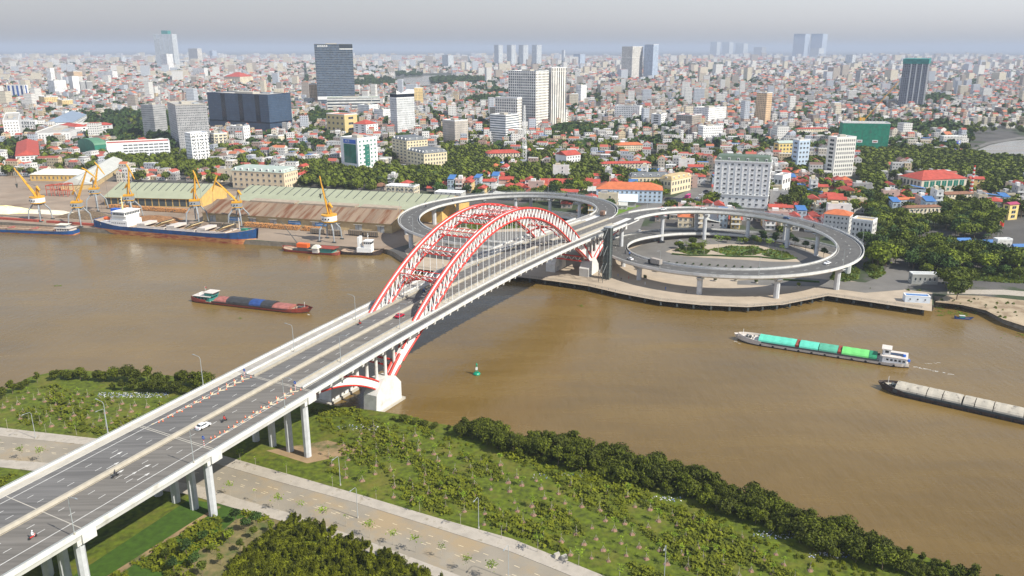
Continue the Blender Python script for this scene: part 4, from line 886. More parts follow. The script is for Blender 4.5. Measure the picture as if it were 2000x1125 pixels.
for k, (f, sd_) in enumerate(((ramp_R,'right'),(ramp_L,'left'))):
    for i, t_ in enumerate((30,62,94,126,165,205,245,285,325)):
        p = f(t_, 7.2, .9); a = math.atan2((p-BP(258,(76.4 if k==0 else -76.4),0)).y,(p-BP(258,(76.4 if k==0 else -76.4),0)).x)
        lamp(p, a+R(90), f'{names[i]} lamp going down the {sd_} circular ramp', GR)
for i,(x,y,lb) in enumerate(((211,850,'lamp rising behind the left bridge parapet at the lower road'),(699,1012,'lamp on the near kerb of the lower road, left of centre'),(935,1032,'lamp on the far pavement of the lower road, below the meadow'),(993,1130,'lamp at the bottom edge beside the lower road'),(665,948,'lamp among the saplings right of the bridge piers'),(1297,1130,'lamp at the bottom edge of the sapling meadow'),(70,857,'lamp on the left far pavement of the lower road'))):
    lamp(G(x,y,ZN), R(-20), lb, 'street lamps along the lower road', 1.0)
# cones
CN = thing('traffic_cone','cone','traffic cone'); b = MB(); b.box((0,0,.04),(.5,.5,.08),M_orange); b.lathe([(.2,.08),(.06,.85),(.02,.87)],(0,0,0),M_orange,8); b.build('body', CN); b = MB(); b.lathe([(.158,.35),(.125,.5)],(0,0,0),M_wpaint,8); b.build('stripe', CN)
for sg, sd_ in ((1,'right'),(-1,'left')):
    for i in range(11):
        for e, en in ((-1,'inner'),(1,'outer')):
            s = -80+i*3.4; wv = sg*(10.9+.0) + e*(.25+1.5*i/11)
            place(CN, BD(s+(1 if e>0 else 0),wv,.03), 0, f'{(["first","second","third","fourth","fifth","sixth","seventh","eighth","ninth","tenth","eleventh"])[i]} orange cone in the {en} row of the {sd_} chevron strip', 'orange cones beside the chevrons', .85)
# blue signs on the deck
for s, wv, lb in ((-84,12.4,'small blue sign on a red striped post at the first joint'),(-46,11.2,'blue direction sign at the head of the right separator'),(-46,-11.0,'dark sign post at the head of the left separator')):
    P = BD(s,wv,.03); t = thing('road_sign', lb, 'sign', P, TH)
    b = MB()
    for k in range(6): b.tube((0,0,k*.35),(0,0,k*.35+.35),.09,M_red if k%2 else M_wpaint,6)
    b.build('post', t); b = MB(); b.tube((-.06,0,2.7),(.0,0,2.7),.55,M_blue,14); b.build('sign_face', t); b = MB(); b.box((-.09,0,2.7),(.03,.5,.12),M_wpaint); b.build('arrow', t)
# lift tower beside the right far pier
P = G(1185,544,3.0); LT = thing('lift_tower','dark steel and glass lift tower beside the far arch pier','tower',(P.x,P.y,3.0),TH)
Hh = height_at(P,444)-3; b = MB()
for x in (-1.9,1.9):
    for y in (-1.9,1.9): b.tube((x,y,0),(x,y,Hh),.28,M_dark,4)
for k in range(12):
    z = Hh*k/11
    for a_, c_ in (((-1.9,-1.9),(1.9,-1.9)),((1.9,-1.9),(1.9,1.9)),((1.9,1.9),(-1.9,1.9)),((-1.9,1.9),(-1.9,-1.9))): b.tube((*a_,z),(*c_,z),.16,M_dark,4)
b.build('frame', LT); b = MB(); b.bx(-1.7,1.7,-1.7,1.7,.3,Hh-.3,mat('smoked_glass',(.10,.12,.115),.25,.3,.4)); b.build('glazing', LT); b = MB(); b.bx(-2.2,2.2,-2.2,2.2,Hh-.1,Hh+.3,M_craneg); b.build('roof', LT)
b = MB()
for k in range(6):
    z0 = k*Hh/6; z1 = z0+Hh/6; x0, x1 = (-9.5,-3.4) if k%2 else (-3.4,-9.5)
    b.tube((x0,-1,z0),(x1,-1,z1),.2,M_dark,4); b.tube((x0,1,z0),(x1,1,z1),.2,M_dark,4); b.bx(min(x0,x1),max(x0,x1),-1,1,z1-.15,z1,M_dark) if k==5 else None
for x in (-9.5,-3.4):
    for y in (-1.2,1.2): b.tube((x,y,0),(x,y,Hh-1.5),.15,M_dark,4)
b.build('stair', LT)
# ---------------------------------------------------------------- city buildings
import numpy as np
LANDS = []; FRONT = []      # (px x, px y, short name) used to word labels
def fac_mat(name, wall, glass, wu=3.2, hv=3.3, fu=0.5, fv=0.5, rough=0.7, grough=0.2):
    if name in MATS: return MATS[name]
    m = bpy.data.materials.new(name); m.use_nodes = True; t = m.node_tree; b = t.nodes['Principled BSDF']; L = t.links
    uv = t.nodes.new('ShaderNodeUVMap'); uv.uv_map = 'UVMap'; sep = t.nodes.new('ShaderNodeSeparateXYZ'); L.new(uv.outputs[0], sep.inputs[0])
    def mth(op, a, b_=None):
        n = t.nodes.new('ShaderNodeMath'); n.operation = op
        for i, q in enumerate((a, b_)):
            if q is None: continue
            if isinstance(q, (int, float)): n.inputs[i].default_value = q
            else: L.new(q, n.inputs[i])
        return n.outputs[0]
    def band(src, per, frac): f = mth('FRACT', mth('DIVIDE', src, per)); return mth('LESS_THAN', mth('ABSOLUTE', mth('SUBTRACT', f, .5)), frac/2)
    mask = mth('MULTIPLY', band(sep.outputs[0], wu, fu), band(sep.outputs[1], hv, fv)); mask = mth('MULTIPLY', mask, mth('GREATER_THAN', sep.outputs[1], 0.01))
    nz = t.nodes.new('ShaderNodeTexNoise'); nz.inputs['Scale'].default_value = .12; g = t.nodes.new('ShaderNodeNewGeometry'); L.new(g.outputs['Position'], nz.inputs['Vector'])
    r = t.nodes.new('ShaderNodeValToRGB'); r.color_ramp.elements[0].color = [c*.85 for c in wall]+[1]; r.color_ramp.elements[1].color = [min(1,c*1.12) for c in wall]+[1]; r.color_ramp.elements[0].position=.35; r.color_ramp.elements[1].position=.65; L.new(nz.outputs['Fac'], r.inputs['Fac'])
    wn = t.nodes.new('ShaderNodeTexWhiteNoise'); wn.noise_dimensions = '3D'; sn = t.nodes.new('ShaderNodeVectorMath'); sn.operation = 'SNAP'; sn.inputs[1].default_value = (wu, hv, 1); L.new(uv.outputs[0], sn.inputs[0]); L.new(sn.outputs[0], wn.inputs['Vector'])
    gr = t.nodes.new('ShaderNodeMixRGB'); gr.inputs['Color1'].default_value = [c*.6 for c in glass]+[1]; gr.inputs['Color2'].default_value = [min(1,c*1.9+.01) for c in glass]+[1]; L.new(wn.outputs['Value'], gr.inputs['Fac'])
    mx = t.nodes.new('ShaderNodeMixRGB'); L.new(mask, mx.inputs['Fac']); L.new(r.outputs[0], mx.inputs['Color1']); L.new(gr.outputs[0], mx.inputs['Color2']); L.new(mx.outputs[0], b.inputs['Base Color'])
    rm = mth('SUBTRACT', rough, mth('MULTIPLY', mask, rough-grough)); L.new(rm, b.inputs['Roughness'])
    MATS[name] = m; return m
def walls(name, poly, z0, z1, mt, parent, rmat=None):
    """closed wall shell with metric UVs (u along the wall, v up), flat top"""
    n = len(poly); a = sum(poly[i][0]*poly[(i+1)%n][1]-poly[(i+1)%n][0]*poly[i][1] for i in range(n))
    if a < 0: poly = poly[::-1]
    b = MB(); uvs = []
    for i in range(n):
        p, q = poly[i], poly[(i+1)%n]; l = math.hypot(q[0]-p[0], q[1]-p[1])
        b.add([(p[0],p[1],z0),(q[0],q[1],z0),(q[0],q[1],z1),(p[0],p[1],z1)], [(0,1,2,3)], mt); uvs += [(0,0),(l,0),(l,z1-z0),(0,z1-z0)]
    b.add([(p[0],p[1],z1) for p in poly], [tuple(range(n))], rmat or M_roofc); uvs += [(0,-1)]*n
    me = b.mesh(name); u = me.uv_layers.new(name='UVMap'); u.data.foreach_set('uv', [c for p in uvs for c in p])
    return link(name, me, parent)
def R4(x0,x1,y0,y1): return [(x0,y0),(x1,y0),(x1,y1),(x0,y1)]
M_roofc = mat('grey_flat_roof',(0.36,0.34,0.31),.9,.25,.15); M_rtile = mat('red_roof_tiles',(0.36,0.06,0.04),.8,.2,.3); M_otile = mat('orange_roof_tiles',(0.46,0.13,0.05),.8,.15,.3); M_mans = mat('slate_green_roof',(0.10,0.14,0.10),.6,.15,.3); M_slate = mat('slate_roof',(.13,.14,.15),.6,.15,.3); M_bluer = mat('blue_sheet_roof',(.05,.15,.36),.5,.1,.2); M_brt = mat('brown_roof_tiles',(.20,.10,.06),.85,.2,.4); M_aqua = mat('pale_aqua_roof',(.36,.42,.37),.6,.08,.2)
WINM = {}
def win_mesh(w_, h_, mt, frame=None):
    k = (round(w_,2), round(h_,2), mt.name)
    if k not in WINM:
        b = MB(); b.bx(-w_/2,w_/2,-.07,.0,0,h_,mt); f = frame or M_wpaint
        b.bx(-w_/2-.12,w_/2+.12,-.2,0,-.18,-.0,f)
        if w_ > 1.2: b.bx(-.05,.05,-.11,-.07,0,h_,f)
        WINM[k] = b.mesh('window')
    return WINM[k]
def windows(par, face, L0, L1, z0, z1, cols, rows, mt=None, fw=.5, fh=.5, limit=100, count=[0], skip=()):
    """face 'R' = right face (y=0), face 'L' = left face (x=0)"""
    if cols < 1 or rows < 1: return
    mt = mt or M_glass; cw = (L1-L0)/cols; rh = (z1-z0)/rows; me = win_mesh(cw*fw, rh*fh, mt); n = 0
    for r_ in range(rows):
        for c in range(cols):
            u = L0+cw*(c+.5); z = z0+rh*(r_+.5)-rh*fh/2
            o = link('window', me, par)
            if face == 'R': o.location = (u, -.01, z)
            else: o.location = (-.01, u, z); o.rotation_euler = (0,0,-math.pi/2)
def hip(b, x0,x1,y0,y1,z,h,mt,ov=.6,gable=False):
    x0-=ov; x1+=ov; y0-=ov; y1+=ov; lx, ly = x1-x0, y1-y0
    if lx >= ly: k = 0 if gable else ly/2*.9; r = [(x0+k,(y0+y1)/2,z+h),(x1-k,(y0+y1)/2,z+h)]; f = [(0,1,5,4),(1,2,5),(2,3,4,5),(3,0,4)]
    else: k = 0 if gable else lx/2*.9; r = [((x0+x1)/2,y0+k,z+h),((x0+x1)/2,y1-k,z+h)]; f = [(0,1,4),(1,2,5,4),(2,3,5),(3,0,4,5)]
    b.add([(x0,y0,z),(x1,y0,z),(x1,y1,z),(x0,y1,z)]+r, f+[(3,2,1,0)], mt)
def block(label, xl, xc, xr, yt, yb, psi, wall, roof='flat', win=None, cat='building', short=None, depth=None, name='building', rmat=None, wm=None, huts=True):
    """a building from its near corner: xl/xc/xr = picture x of its left edge, near corner and right edge at roof height"""
    C = G(xc, yb, 3.0); h = height_at(C, yt)-3.0; a = R(psi); bx_ = Vector((math.cos(a), math.sin(a), 0)); ax = Vector((-math.sin(a), math.cos(a), 0))
    def solve(d, x):
        lo, hi = 0.5, 160.0
        f = lambda t: PX(C.x+d.x*t, C.y+d.y*t, 3+h)[0]-x
        s0 = f(0.01)
        for _ in range(40):
            m_ = (lo+hi)/2
            if f(m_)*s0 > 0: lo = m_
            else: hi = m_
        return m_
    Lb = solve(bx_, xr) if xr > xc+.5 else depth; La = solve(ax, xl) if xl < xc-.5 else depth
    if depth is None:
        if (xc-xl) < .36*(xr-xc): La = min(La, max(13, .4*Lb))
        if (xr-xc) < .46*(xc-xl): Lb = min(Lb, max(13, .4*La))
    t = thing(name, label, cat, (C.x, C.y, 3.0), a)
    c = C + bx_*Lb/2 + ax*La/2; keep(c, a, Lb/2, La/2, 2.5)
    FRONT.append((xl-4,xr+4,yb-3,yb+max(8,.16*(yb-yt)+5)))
    if short: LANDS.append(((xl+xr)/2, (yt+yb)/2, short))
    ws = walls('wall', R4(0,Lb,0,La), 0, h, wall, t, rmat if roof=='flat' else None)
    b = MB()
    if roof == 'flat':
        p = .5; e = min(1.1, h*.1)
        for x0,x1,y0,y1 in ((0,Lb,0,p),(0,Lb,La-p,La),(0,p,p,La-p),(Lb-p,Lb,p,La-p)): b.bx(x0-.05,x1+.05,y0-.05,y1+.05,h,h+e,wm or M_wpaint)
        b.build('parapet', t)
        if huts and min(La,Lb) > 6:
            rr = random.Random(int(xc)); b = MB(); b.bx(Lb*.3,Lb*.6,La*.35,La*.65,h,h+2.8,M_conc); b.bx(Lb*.65,Lb*.8,La*.2,La*.35,h,h+1.6,M_steel); b.build('roof_hut', t)
    elif roof == 'mansard':
        k = min(La,Lb)*.1; hh = max(3.2, h*.11); b.hexa([(-.4,-.4,h),(Lb+.4,-.4,h),(Lb+.4,La+.4,h),(-.4,La+.4,h)],[(k,k,h+hh),(Lb-k,k,h+hh),(Lb-k,La-k,h+hh),(k,La-k,h+hh)],rmat or M_mans)
        b.build('roof', t)
        for i in range(int(La/7)): b = MB(); y = La*(i+.5)/int(La/7); b.bx(.1,1.8,y-.9,y+.9,h+.4,h+2.6,M_wpaint); b.bx(0,.1,y-.5,y+.5,h+.7,h+2.2,M_glass); b.build('dormer', t)
        for i in range(int(Lb/7)): b = MB(); x = Lb*(i+.5)/int(Lb/7); b.bx(x-.9,x+.9,.1,1.8,h+.4,h+2.6,M_wpaint); b.bx(x-.5,x+.5,0,.1,h+.7,h+2.2,M_glass); b.build('dormer', t)
    elif roof in ('hip','gable'): hip(b,0,Lb,0,La,h,max(1.5,min(La,Lb)*.22),rmat or M_rtile,gable=(roof=='gable')); b.build('roof', t)
    elif roof == 'arch':
        n = 8; rows = []
        for x in (-.3, Lb+.3): rows.append([(x, La/2-(La/2+.4)*math.cos(math.pi*j/n), h+La*.16*math.sin(math.pi*j/n)) for j in range(n+1)])
        b.ribbon(rows, rmat or M_greyr)
        for r, fl in ((rows[0],0),(rows[1],1)): b.add(r, [tuple(range(n+1)) if not fl else tuple(range(n+1))[::-1]], wm or M_greyr)
        b.build('roof', t)
    if win:
        fl, cl, cr = win[:3]; fw, fh = (win[3], win[4]) if len(win) > 4 else (.5,.5); mt_ = win[5] if len(win) > 5 else None
        while cl*fl + cr*fl > 100: fl -= 1
        windows(ws,'L',.6,La-.6,.8,h-.6,cl,fl,mt_,fw,fh); windows(ws,'R',.6,Lb-.6,.8,h-.6,cr,fl,mt_,fw,fh)
    return t, h, La, Lb
def letters(txt, parent, loc, rot, size, mt=None):
    cu = bpy.data.curves.new('letters', 'FONT'); cu.body = txt; cu.size = size*1.35; cu.extrude = .04; cu.align_x = 'CENTER'
    tmp = bpy.data.objects.new('letters_tmp', cu); col.objects.link(tmp); me = bpy.data.meshes.new_from_object(tmp.evaluated_get(bpy.context.evaluated_depsgraph_get())); bpy.data.objects.remove(tmp); me.materials.clear(); me.materials.append(mt or M_wpaint)
    o = link('letters', me, parent, loc); o.rotation_euler = rot; return o
W = (0.78,0.77,0.74); CR = (0.66,0.58,0.42); GL = (0.05,0.07,0.09)
F_w = fac_mat('white_facade', W, GL, 3.2, 3.4, .45, .45); F_wv = fac_mat('white_striped_facade', W, (.05,.09,.14), 3.4, 60, .5, .99); F_cr = fac_mat('cream_facade', CR, GL, 3.0, 3.3, .42, .45)
F_y = fac_mat('yellow_facade', (.68,.50,.22), GL, 3.4, 3.4, .4, .45); F_g = fac_mat('grey_facade', (.34,.34,.34), (.05,.055,.06), 2.2, 3.1, .5, .35); F_gl = fac_mat('light_grey_facade', (.46,.45,.42), GL, 4.4, 3.4, .3, .4); F_b = fac_mat('blue_cladding', (.035,.065,.115), (.08,.09,.10), 1.9, 2.6, .35, .3, .4, .3)
F_bg = fac_mat('blue_glass_bands', (.30,.36,.40), (.035,.06,.09), 80, 3.6, .99, .62, .5, .12); F_dk = fac_mat('dark_glass_bands', (.19,.21,.23), (.02,.04,.07), 3.0, 3.6, .96, .68, .5, .3); F_wb = fac_mat('white_banded_facade', W, (.07,.10,.12), 80, 3.3, .99, .42); F_gn = mat('green_scaffold_net',(.01,.20,.12),.8,.25,.3,second=(.05,.10,.08),sec_scale=.2,sec_lo=.55,sec_hi=.7)
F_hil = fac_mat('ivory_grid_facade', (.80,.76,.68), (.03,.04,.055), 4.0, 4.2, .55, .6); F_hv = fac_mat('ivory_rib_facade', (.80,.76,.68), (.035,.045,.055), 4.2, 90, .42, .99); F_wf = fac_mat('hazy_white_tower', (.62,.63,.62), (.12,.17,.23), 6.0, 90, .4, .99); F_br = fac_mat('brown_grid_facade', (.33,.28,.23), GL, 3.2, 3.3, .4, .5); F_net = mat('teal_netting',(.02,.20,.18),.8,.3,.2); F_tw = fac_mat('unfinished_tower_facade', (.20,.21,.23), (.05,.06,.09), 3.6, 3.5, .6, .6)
M_gg = mat('green_glass',(.03,.16,.12),.12,.3,.2,spec=.7)
F_or = fac_mat('orange_cream_facade',(.60,.42,.25),(.10,.08,.07),3.2,3.2,.4,.5)
B = block
# near landmarks
t,h,La,Lb = B('large white hotel with green mansard roof behind the right circular ramp',1397,1498,1516,318,408,70,mat('hotel_white',(.82,.81,.78),.7,.04,.3),'mansard',(9,8,3,.34,.36),'hotel','the mansard hotel')
b = MB(); b.bx(-.5,Lb+.5,-.5,La+.5,h*.26,h*.26+.9,M_wpaint); b.bx(-.6,Lb+.6,-.6,La+.6,h-.6,h+.5,M_wpaint); b.build('cornice', t)
for i in range(9): b = MB(); y = La*i/8*.98+.3; b.bx(-.25,0,y-.3,y+.3,h*.27,h-.6,M_wpaint); b.build('pilaster', t)
t,h,La,Lb = B('white tower with green glass curtain front and blue sign band, behind the warehouses',664,701,736,272,332,52,mat('tower_white',(.72,.73,.72),.6,.05,.3),'flat',(7,0,5,.4,.45,M_gg),'office tower','the green glass tower')
b = MB(); b.bx(-.25,0,La*.1,La*.8,h*.2,h*.82,M_gg); b.build('curtain_wall', t); b = MB(); b.bx(-.35,0,La*.1,La*.8,h*.84,h*.97,M_blue); sb_ = b.build('sign_band', t); letters('ACB', sb_, (-.4,La*.58,h*.875), (R(90),0,-R(90)), h*.085); b = MB(); b.bx(Lb*.35,Lb*.6,-.2,0,h*.1,h*.8,M_gg); b.build('curtain_wall', t)
B('cream nine storey block with grey mansard roof behind the palms',765,796,835,275,320,38,mat('cream_plaster',(.66,.57,.38),.7,.08,.3),'mansard',(7,4,7,.45,.45),'building','the cream mansard block',rmat=M_slate)
B('lower cream wing with mansard dormers beside the nine storey cream block',795,829,873,300,333,36,MATS['cream_plaster'],'mansard',(4,5,8,.45,.5),'building',rmat=M_slate)
B('white tower with dark louvred front near the green netted block',1618,1626,1673,270,346,18,mat('tower_white2',(.70,.68,.62),.6,.05,.3),'flat',(9,1,9,.5,.55),'office tower','the louvred white tower')
t,h,La,Lb = B('unfinished block wrapped in green scaffold netting with a crane on top',1647,1733,1741,242,292,78,F_gn,'flat',None,'construction site','the green netted block',huts=False)
b = MB(); 
for i in range(14): b.tube((Lb*.1,La*(i+.5)/14,h),(Lb*.1,La*(i+.5)/14,h+3+(i%3)),.15,M_steel,4); b.tube((Lb*.8,La*(i+.5)/14,h),(Lb*.8,La*(i+.5)/14,h+2+(i%4)),.15,M_steel,4)
b.build('scaffold_poles', t)
for y0 in (.22,.55): b = MB(); b.bx(-.2,0,La*y0,La*(y0+.12),h*.25,h*.36,M_wpaint); b.bx(-.25,-.2,La*(y0+.02),La*(y0+.10),h*.28,h*.32,M_red2); b.build('banner', t)
C0_ = G(1690,280,3); t = thing('construction_crane','yellow crawler crane boom rising behind the green netted block','crane',(C0_.x,C0_.y,3)); zb = height_at(C0_,235)-3
b = MB(); tp = Vector(((1740-1690)*C0_.y/FPX,0,height_at(C0_,158)-3)); base = Vector((-6,0,zb))
for e in (-.9,.9): b.tube(base+Vector((0,e,0)), tp+Vector((0,e*.3,0)), .3, M_yel, 4)
for i in range(14): k0, k1 = i/14, (i+1)/14; e = 1 if i%2 else -1; b.tube(base.lerp(tp,k0)+Vector((0,e*.8,0)), base.lerp(tp,k1)-Vector((0,e*.8,0)), .15, M_yel, 4)
b.build('boom', t); b = MB(); b.box((base.x-3,0,zb+1.5),(7,4,4),M_yel); b.tube((base.x-4,0,zb+2),(base.x-4,0,0),1.2,M_yel,6); b.tube((base.x-5,0,zb+3),(base.x-8,0,zb+14),.3,M_yel,4); b.build('crane_body', t)
B('white and pale green port office with arched dormers behind the warehouses, left half',452,557,605,338,372,72,mat('peach_plaster',(.70,.56,.38),.7,.08,.3),'mansard',(3,9,6,.35,.45),'building','the aqua port office',rmat=M_aqua)
B('long white flat roofed hall with arched windows behind the green warehouse roof',753,809,824,366,384,74,F_cr,'flat',(2,6,3,.45,.55),'building',None,rmat=M_wpaint,huts=False)
B('low building under a bright white roof behind the left ramp',848,900,917,378,390,74,F_gl,'flat',None,'building',None,rmat=M_wpaint,huts=False)
B('worn white apartment block with orange roof edge beside the right ramp',1610,1655,1668,422,462,58,mat('worn_white',(.58,.57,.54),.8,.12,.4,second=(.25,.25,.24),sec_scale=.25,sec_lo=.58,sec_hi=.7),'hip',(4,6,2,.35,.4),'apartment block','the worn white apartments',rmat=M_otile)
B('white apartment block with tan roof at the right end of the ramp',1664,1699,1714,434,480,52,MATS['worn_white'],'flat',(4,5,2,.4,.5),'apartment block',None,rmat=M_tan,huts=False)
t,h,La,Lb = B('large cream colonial building with crimson hip roof and tall green windows',1757,1797,1889,352,378,14,mat('villa_cream',(.56,.50,.40),.8,.08,.3),'hip',None,'building','the crimson roofed hall',rmat=M_rtile)
windows(t,'R',2,Lb-2,h*.42,h-.8,7,1,M_gg,.75,.85); windows(t,'R',2,Lb-2,.8,h*.4,9,1,M_gg,.5,.6); windows(t,'L',1,La-1,h*.4,h-1,6,1,None,.5,.7)
B('cream villa with brown tiled hip roof below the crimson roofed hall',1762,1766,1838,406,432,8,F_cr,'hip',(2,1,8,.3,.5),'house','the brown roofed villa',rmat=M_brt)
B('white and blue two storey house behind the brown roofed villa',1747,1750,1794,390,410,8,mat('sky_white',(.6,.65,.7),.7,.05,.3),'hip',(2,1,7,.4,.5),'house',None,rmat=M_otile)
B('narrow yellow house with purple roof and arched window at the right edge',1960,1968,1991,400,430,20,mat('strong_yellow',(.72,.55,.20),.7,.08,.3),'gable',(3,1,1,.5,.6),'house','the narrow yellow house',rmat=mat('purple_roof',(.30,.04,.10),.7,.1,.4))
B('grey cream wing with red roof left of the narrow yellow house',1926,1952,1958,394,420,60,F_cr,'hip',(3,5,1,.4,.5),'house',None)
B('yellow low house with crimson roof behind the big banyan tree',1880,1884,1930,402,415,12,MATS['strong_yellow'],'hip',(1,1,5,.4,.6),'house')
B('long building with dark brown gables below the crimson roofed hall',1835,1845,1930,380,395,10,F_cr,'gable',None,'building',None,rmat=M_brt)
for i,(x0,x1,y0,y1) in enumerate(((1806,1896,471,489),(1892,1940,474,494),(1975,2060,482,504))):
    B(['white station hall with blue roof behind the riverside trees, left part','white station hall with blue gable roof, middle part','white station hall with blue roof at the right edge'][i],x0,x0+3,x1,y0,y1,4,MATS['sky_white'],'gable',(1,0,4,.5,.4),'station',['the blue roofed station',None,None][i],rmat=M_bluer)
B('white station front with three round windows and a flat roof',1940,1943,1978,470,503,4,MATS['worn_white'],'flat',(2,0,3,.5,.4),'station',None,huts=False)
B('grey shed with pale roof on the quay by the muddy shore',1776,1780,1834,536,555,-4,mat('shed_grey',(.30,.30,.28),.8,.15,.3),'flat',(1,1,5,.3,.4),'shed','the riverside shed',huts=False,rmat=M_craneg)
B('small white site cabin with blue roof on the corner quay',1764,1767,1818,578,590,-12,MATS['sky_white'],'flat',(1,0,3,.2,.4),'shed',None,huts=False,rmat=M_bluer)
# left near
B('yellow port building with pale hipped roof and dark arched windows behind the left crane',55,60,157,341,353,-4,M_ochre,'hip',(1,1,12,.3,.55),'building','the yellow port building',rmat=M_paler)
B('low grey roofed shed between the red gantry and the yellow port building',95,118,180,362,372,14,M_tan,'gable',None,'shed',None,rmat=M_greyr)
B('hall with green cladding and curved green roof left of the white car park',152,187,208,284,302,52,M_greenw,'arch',None,'hall','the green curved hall',rmat=mat('green_roof',(.08,.20,.12),.6,.1,.2),wm=M_greenw)
t,h,La,Lb = B('long white car park building with dark slots and red roof deck',209,211,331,282,308,26,mat('car_park_white',(.70,.71,.72),.6,.05,.3),'flat',None,'car park','the white car park',rmat=M_rtile,huts=False); windows(t,'R',Lb*.25,Lb*.98,1,h-.5,9,4,None,.8,.35)
B('white and blue glass tower with a blue roof canopy',360,378,406,262,318,48,F_w,'flat',(7,0,4,.3,.4),'office tower','the blue canopy tower',rmat=M_bluer,huts=False)
B('cream five storey villa block behind the blue canopy tower',398,420,443,262,288,40,F_cr,'flat',(4,3,3),'building')
B('plain white six storey block in front of the dark blue building',448,478,490,248,282,66,mat('plain_white',(.72,.71,.69),.7,.06,.3),'flat',(5,4,3,.35,.4),'building','the plain white block')
B('cream slab house standing at the corner of the dark blue building',521,545,555,266,285,66,F_cr,'flat',None,'building')
B('white building with strings of balconies and red roof at far left',8,33,76,305,322,30,MATS['plain_white'],'hip',(3,2,5,.6,.4),'building',None)
B('long white palace like block with arched front at left',37,64,136,262,282,16,MATS['plain_white'],'flat',(4,6,12,.35,.5),'building','the long white palace block')
B('white ten storey tower at the left edge',-10,13,36,237,282,30,MATS['plain_white'],'flat',(8,3,5,.4,.4),'office tower','the left edge tower')
B('white arcaded block with a red dome behind the long palace block',34,72,73,236,258,86,F_w,'flat',(3,6,0,.5,.5),'building',None,depth=18)
B('market hall with a wide blue grey hip roof at left',70,90,142,240,258,20,F_w,'hip',None,'market hall',None,rmat=mat('blue_grey_roof',(.20,.25,.32),.6,.08,.2))
B('white school wing with red roof right of the long palace block',116,150,170,248,270,54,MATS['plain_white'],'hip',(3,6,2,.4,.4),'school')
B('white school with pale blue and red roof right of the first wing',158,165,215,245,264,14,MATS['plain_white'],'hip',(3,1,7,.5,.4),'school')
B('white box building with a red dome in the left city',100,130,135,218,236,80,MATS['plain_white'],'flat',None,'building')
B('white slab with three tall blue glass stripes near the left edge',12,52,54,167,197,86,fac_mat('three_stripe',(.70,.70,.68),(.02,.06,.2),11,60,.5,.99),'flat',None,'office tower','the blue striped slab')
# dark blocks
g1 = B('grey textured slab, left half of the twin grey blocks',274,306,322,206,272,66,F_g,'flat',None,'office block','the twin grey blocks',wm=F_g)
g2 = B('grey block with pale windowed end, right half of the twin grey blocks',326,352,404,206,290,30,F_g,'flat',(8,0,6,.22,.25,mat('dim_glass',(.08,.09,.1),.3,.2,1)),'office block',None,wm=M_conc)
t,h,La,Lb = B('wide dark blue clad mall block with vertical slots',404,529,567,186,262,62,F_b,'flat',None,'shopping mall','the dark blue mall',wm=mat('navy_trim',(.03,.05,.09),.5,.1,1),rmat=M_roofc)
for k in (.14,.41,.70): b = MB(); b.bx(-.25,0,La*k,La*(k+.07),h*.3,h*1.0,mat('black_glass',(.01,.015,.025),.15,.2,1)); b.build('glass_slot', t)
b = MB(); b.bx(-.3,.0,0,La,h*.27,h*.3,MATS['black_glass']); b.bx(0,Lb,-.3,0,h*.27,h*.3,MATS['black_glass']); b.build('ledge', t)
t,h,La,Lb = B('tall dark glass hotel tower with banded floors, left of centre',615,622,688,87,212,14,F_dk,'flat',None,'skyscraper','the tall dark tower',wm=M_dark)
b = MB(); b.bx(Lb*.65,Lb+.5,-.4,3,h*.925,h*.94,M_wpaint); b.bx(Lb*.65,Lb+.1,-.15,1,h*.94,h*1.0,M_glass); b.build('sky_terrace', t); b = MB(); b.bx(0,Lb,-.4,0,h*.14,h*.19,M_wpaint); b.build('trim_band', t); b = MB()
for i in range(5): b.bx(Lb*(.08+.055*i),Lb*(.118+.055*i),-.35,0,h*.962,h*.988,M_wpaint); b.bx(Lb*(.093+.055*i),Lb*(.105+.055*i),-.38,-.35,h*.962,h*.975,M_dark)
b.build('sign_letters', t)
B('layered white podium with dark strips below the tall dark tower',622,640,742,192,219,12,fac_mat('podium_bands',(.62,.62,.58),(.03,.04,.05),90,6.2,.99,.5),'flat',None,'podium',None,rmat=mat('roof_garden',(.08,.13,.04),.9,.3,.1))
B('white stepped podium annex right of the tall dark tower',700,704,742,196,216,10,F_wb,'flat',None,'podium')
B('cream tower topped with green netting left of the tall dark tower',602,606,620,165,208,14,F_or,'flat',None,'skyscraper'); B('green netted top of the cream tower',602,606,620,150,208,14,F_net,'flat',None,'tower top') if False else None
t,h,La,Lb = B('white and grey tower with a curved black crown right of the tall dark tower',761,777,809,192,262,44,fac_mat('fine_grey',(.55,.56,.55),(.22,.24,.25),2.0,3.3,.5,.5),'flat',None,'skyscraper','the curved crown tower',wm=M_wpaint,huts=False)
b = MB(); n = 10; b.bx(0,Lb,0,La,h,h+6,MATS['black_glass']); b.build('glass_crown', t); b = MB(); b.ribbon([[(Lb*i/n,y,h+6+6*abs(i/n-.5)**2*4) for y in (-.5,La)] for i in range(n+1)], M_wpaint); b.ribbon([[(Lb*i/n,-.5,h+6),(Lb*i/n,-.5,h+6+6*abs(i/n-.5)**2*4)] for i in range(n+1)], M_wpaint); b.build('crown_rim', t)
B('yellow slab tower behind the curved crown tower',808,810,826,172,210,20,F_y,'flat',None,'tower block')
B('yellow mid rise block with orange roof deck in front of the tall dark tower',637,675,697,225,270,52,mat('mustard_wall',(.56,.44,.20),.7,.08,.3),'flat',(4,4,1,.4,.4),'building','the yellow mid rise block',rmat=M_otile,huts=False)
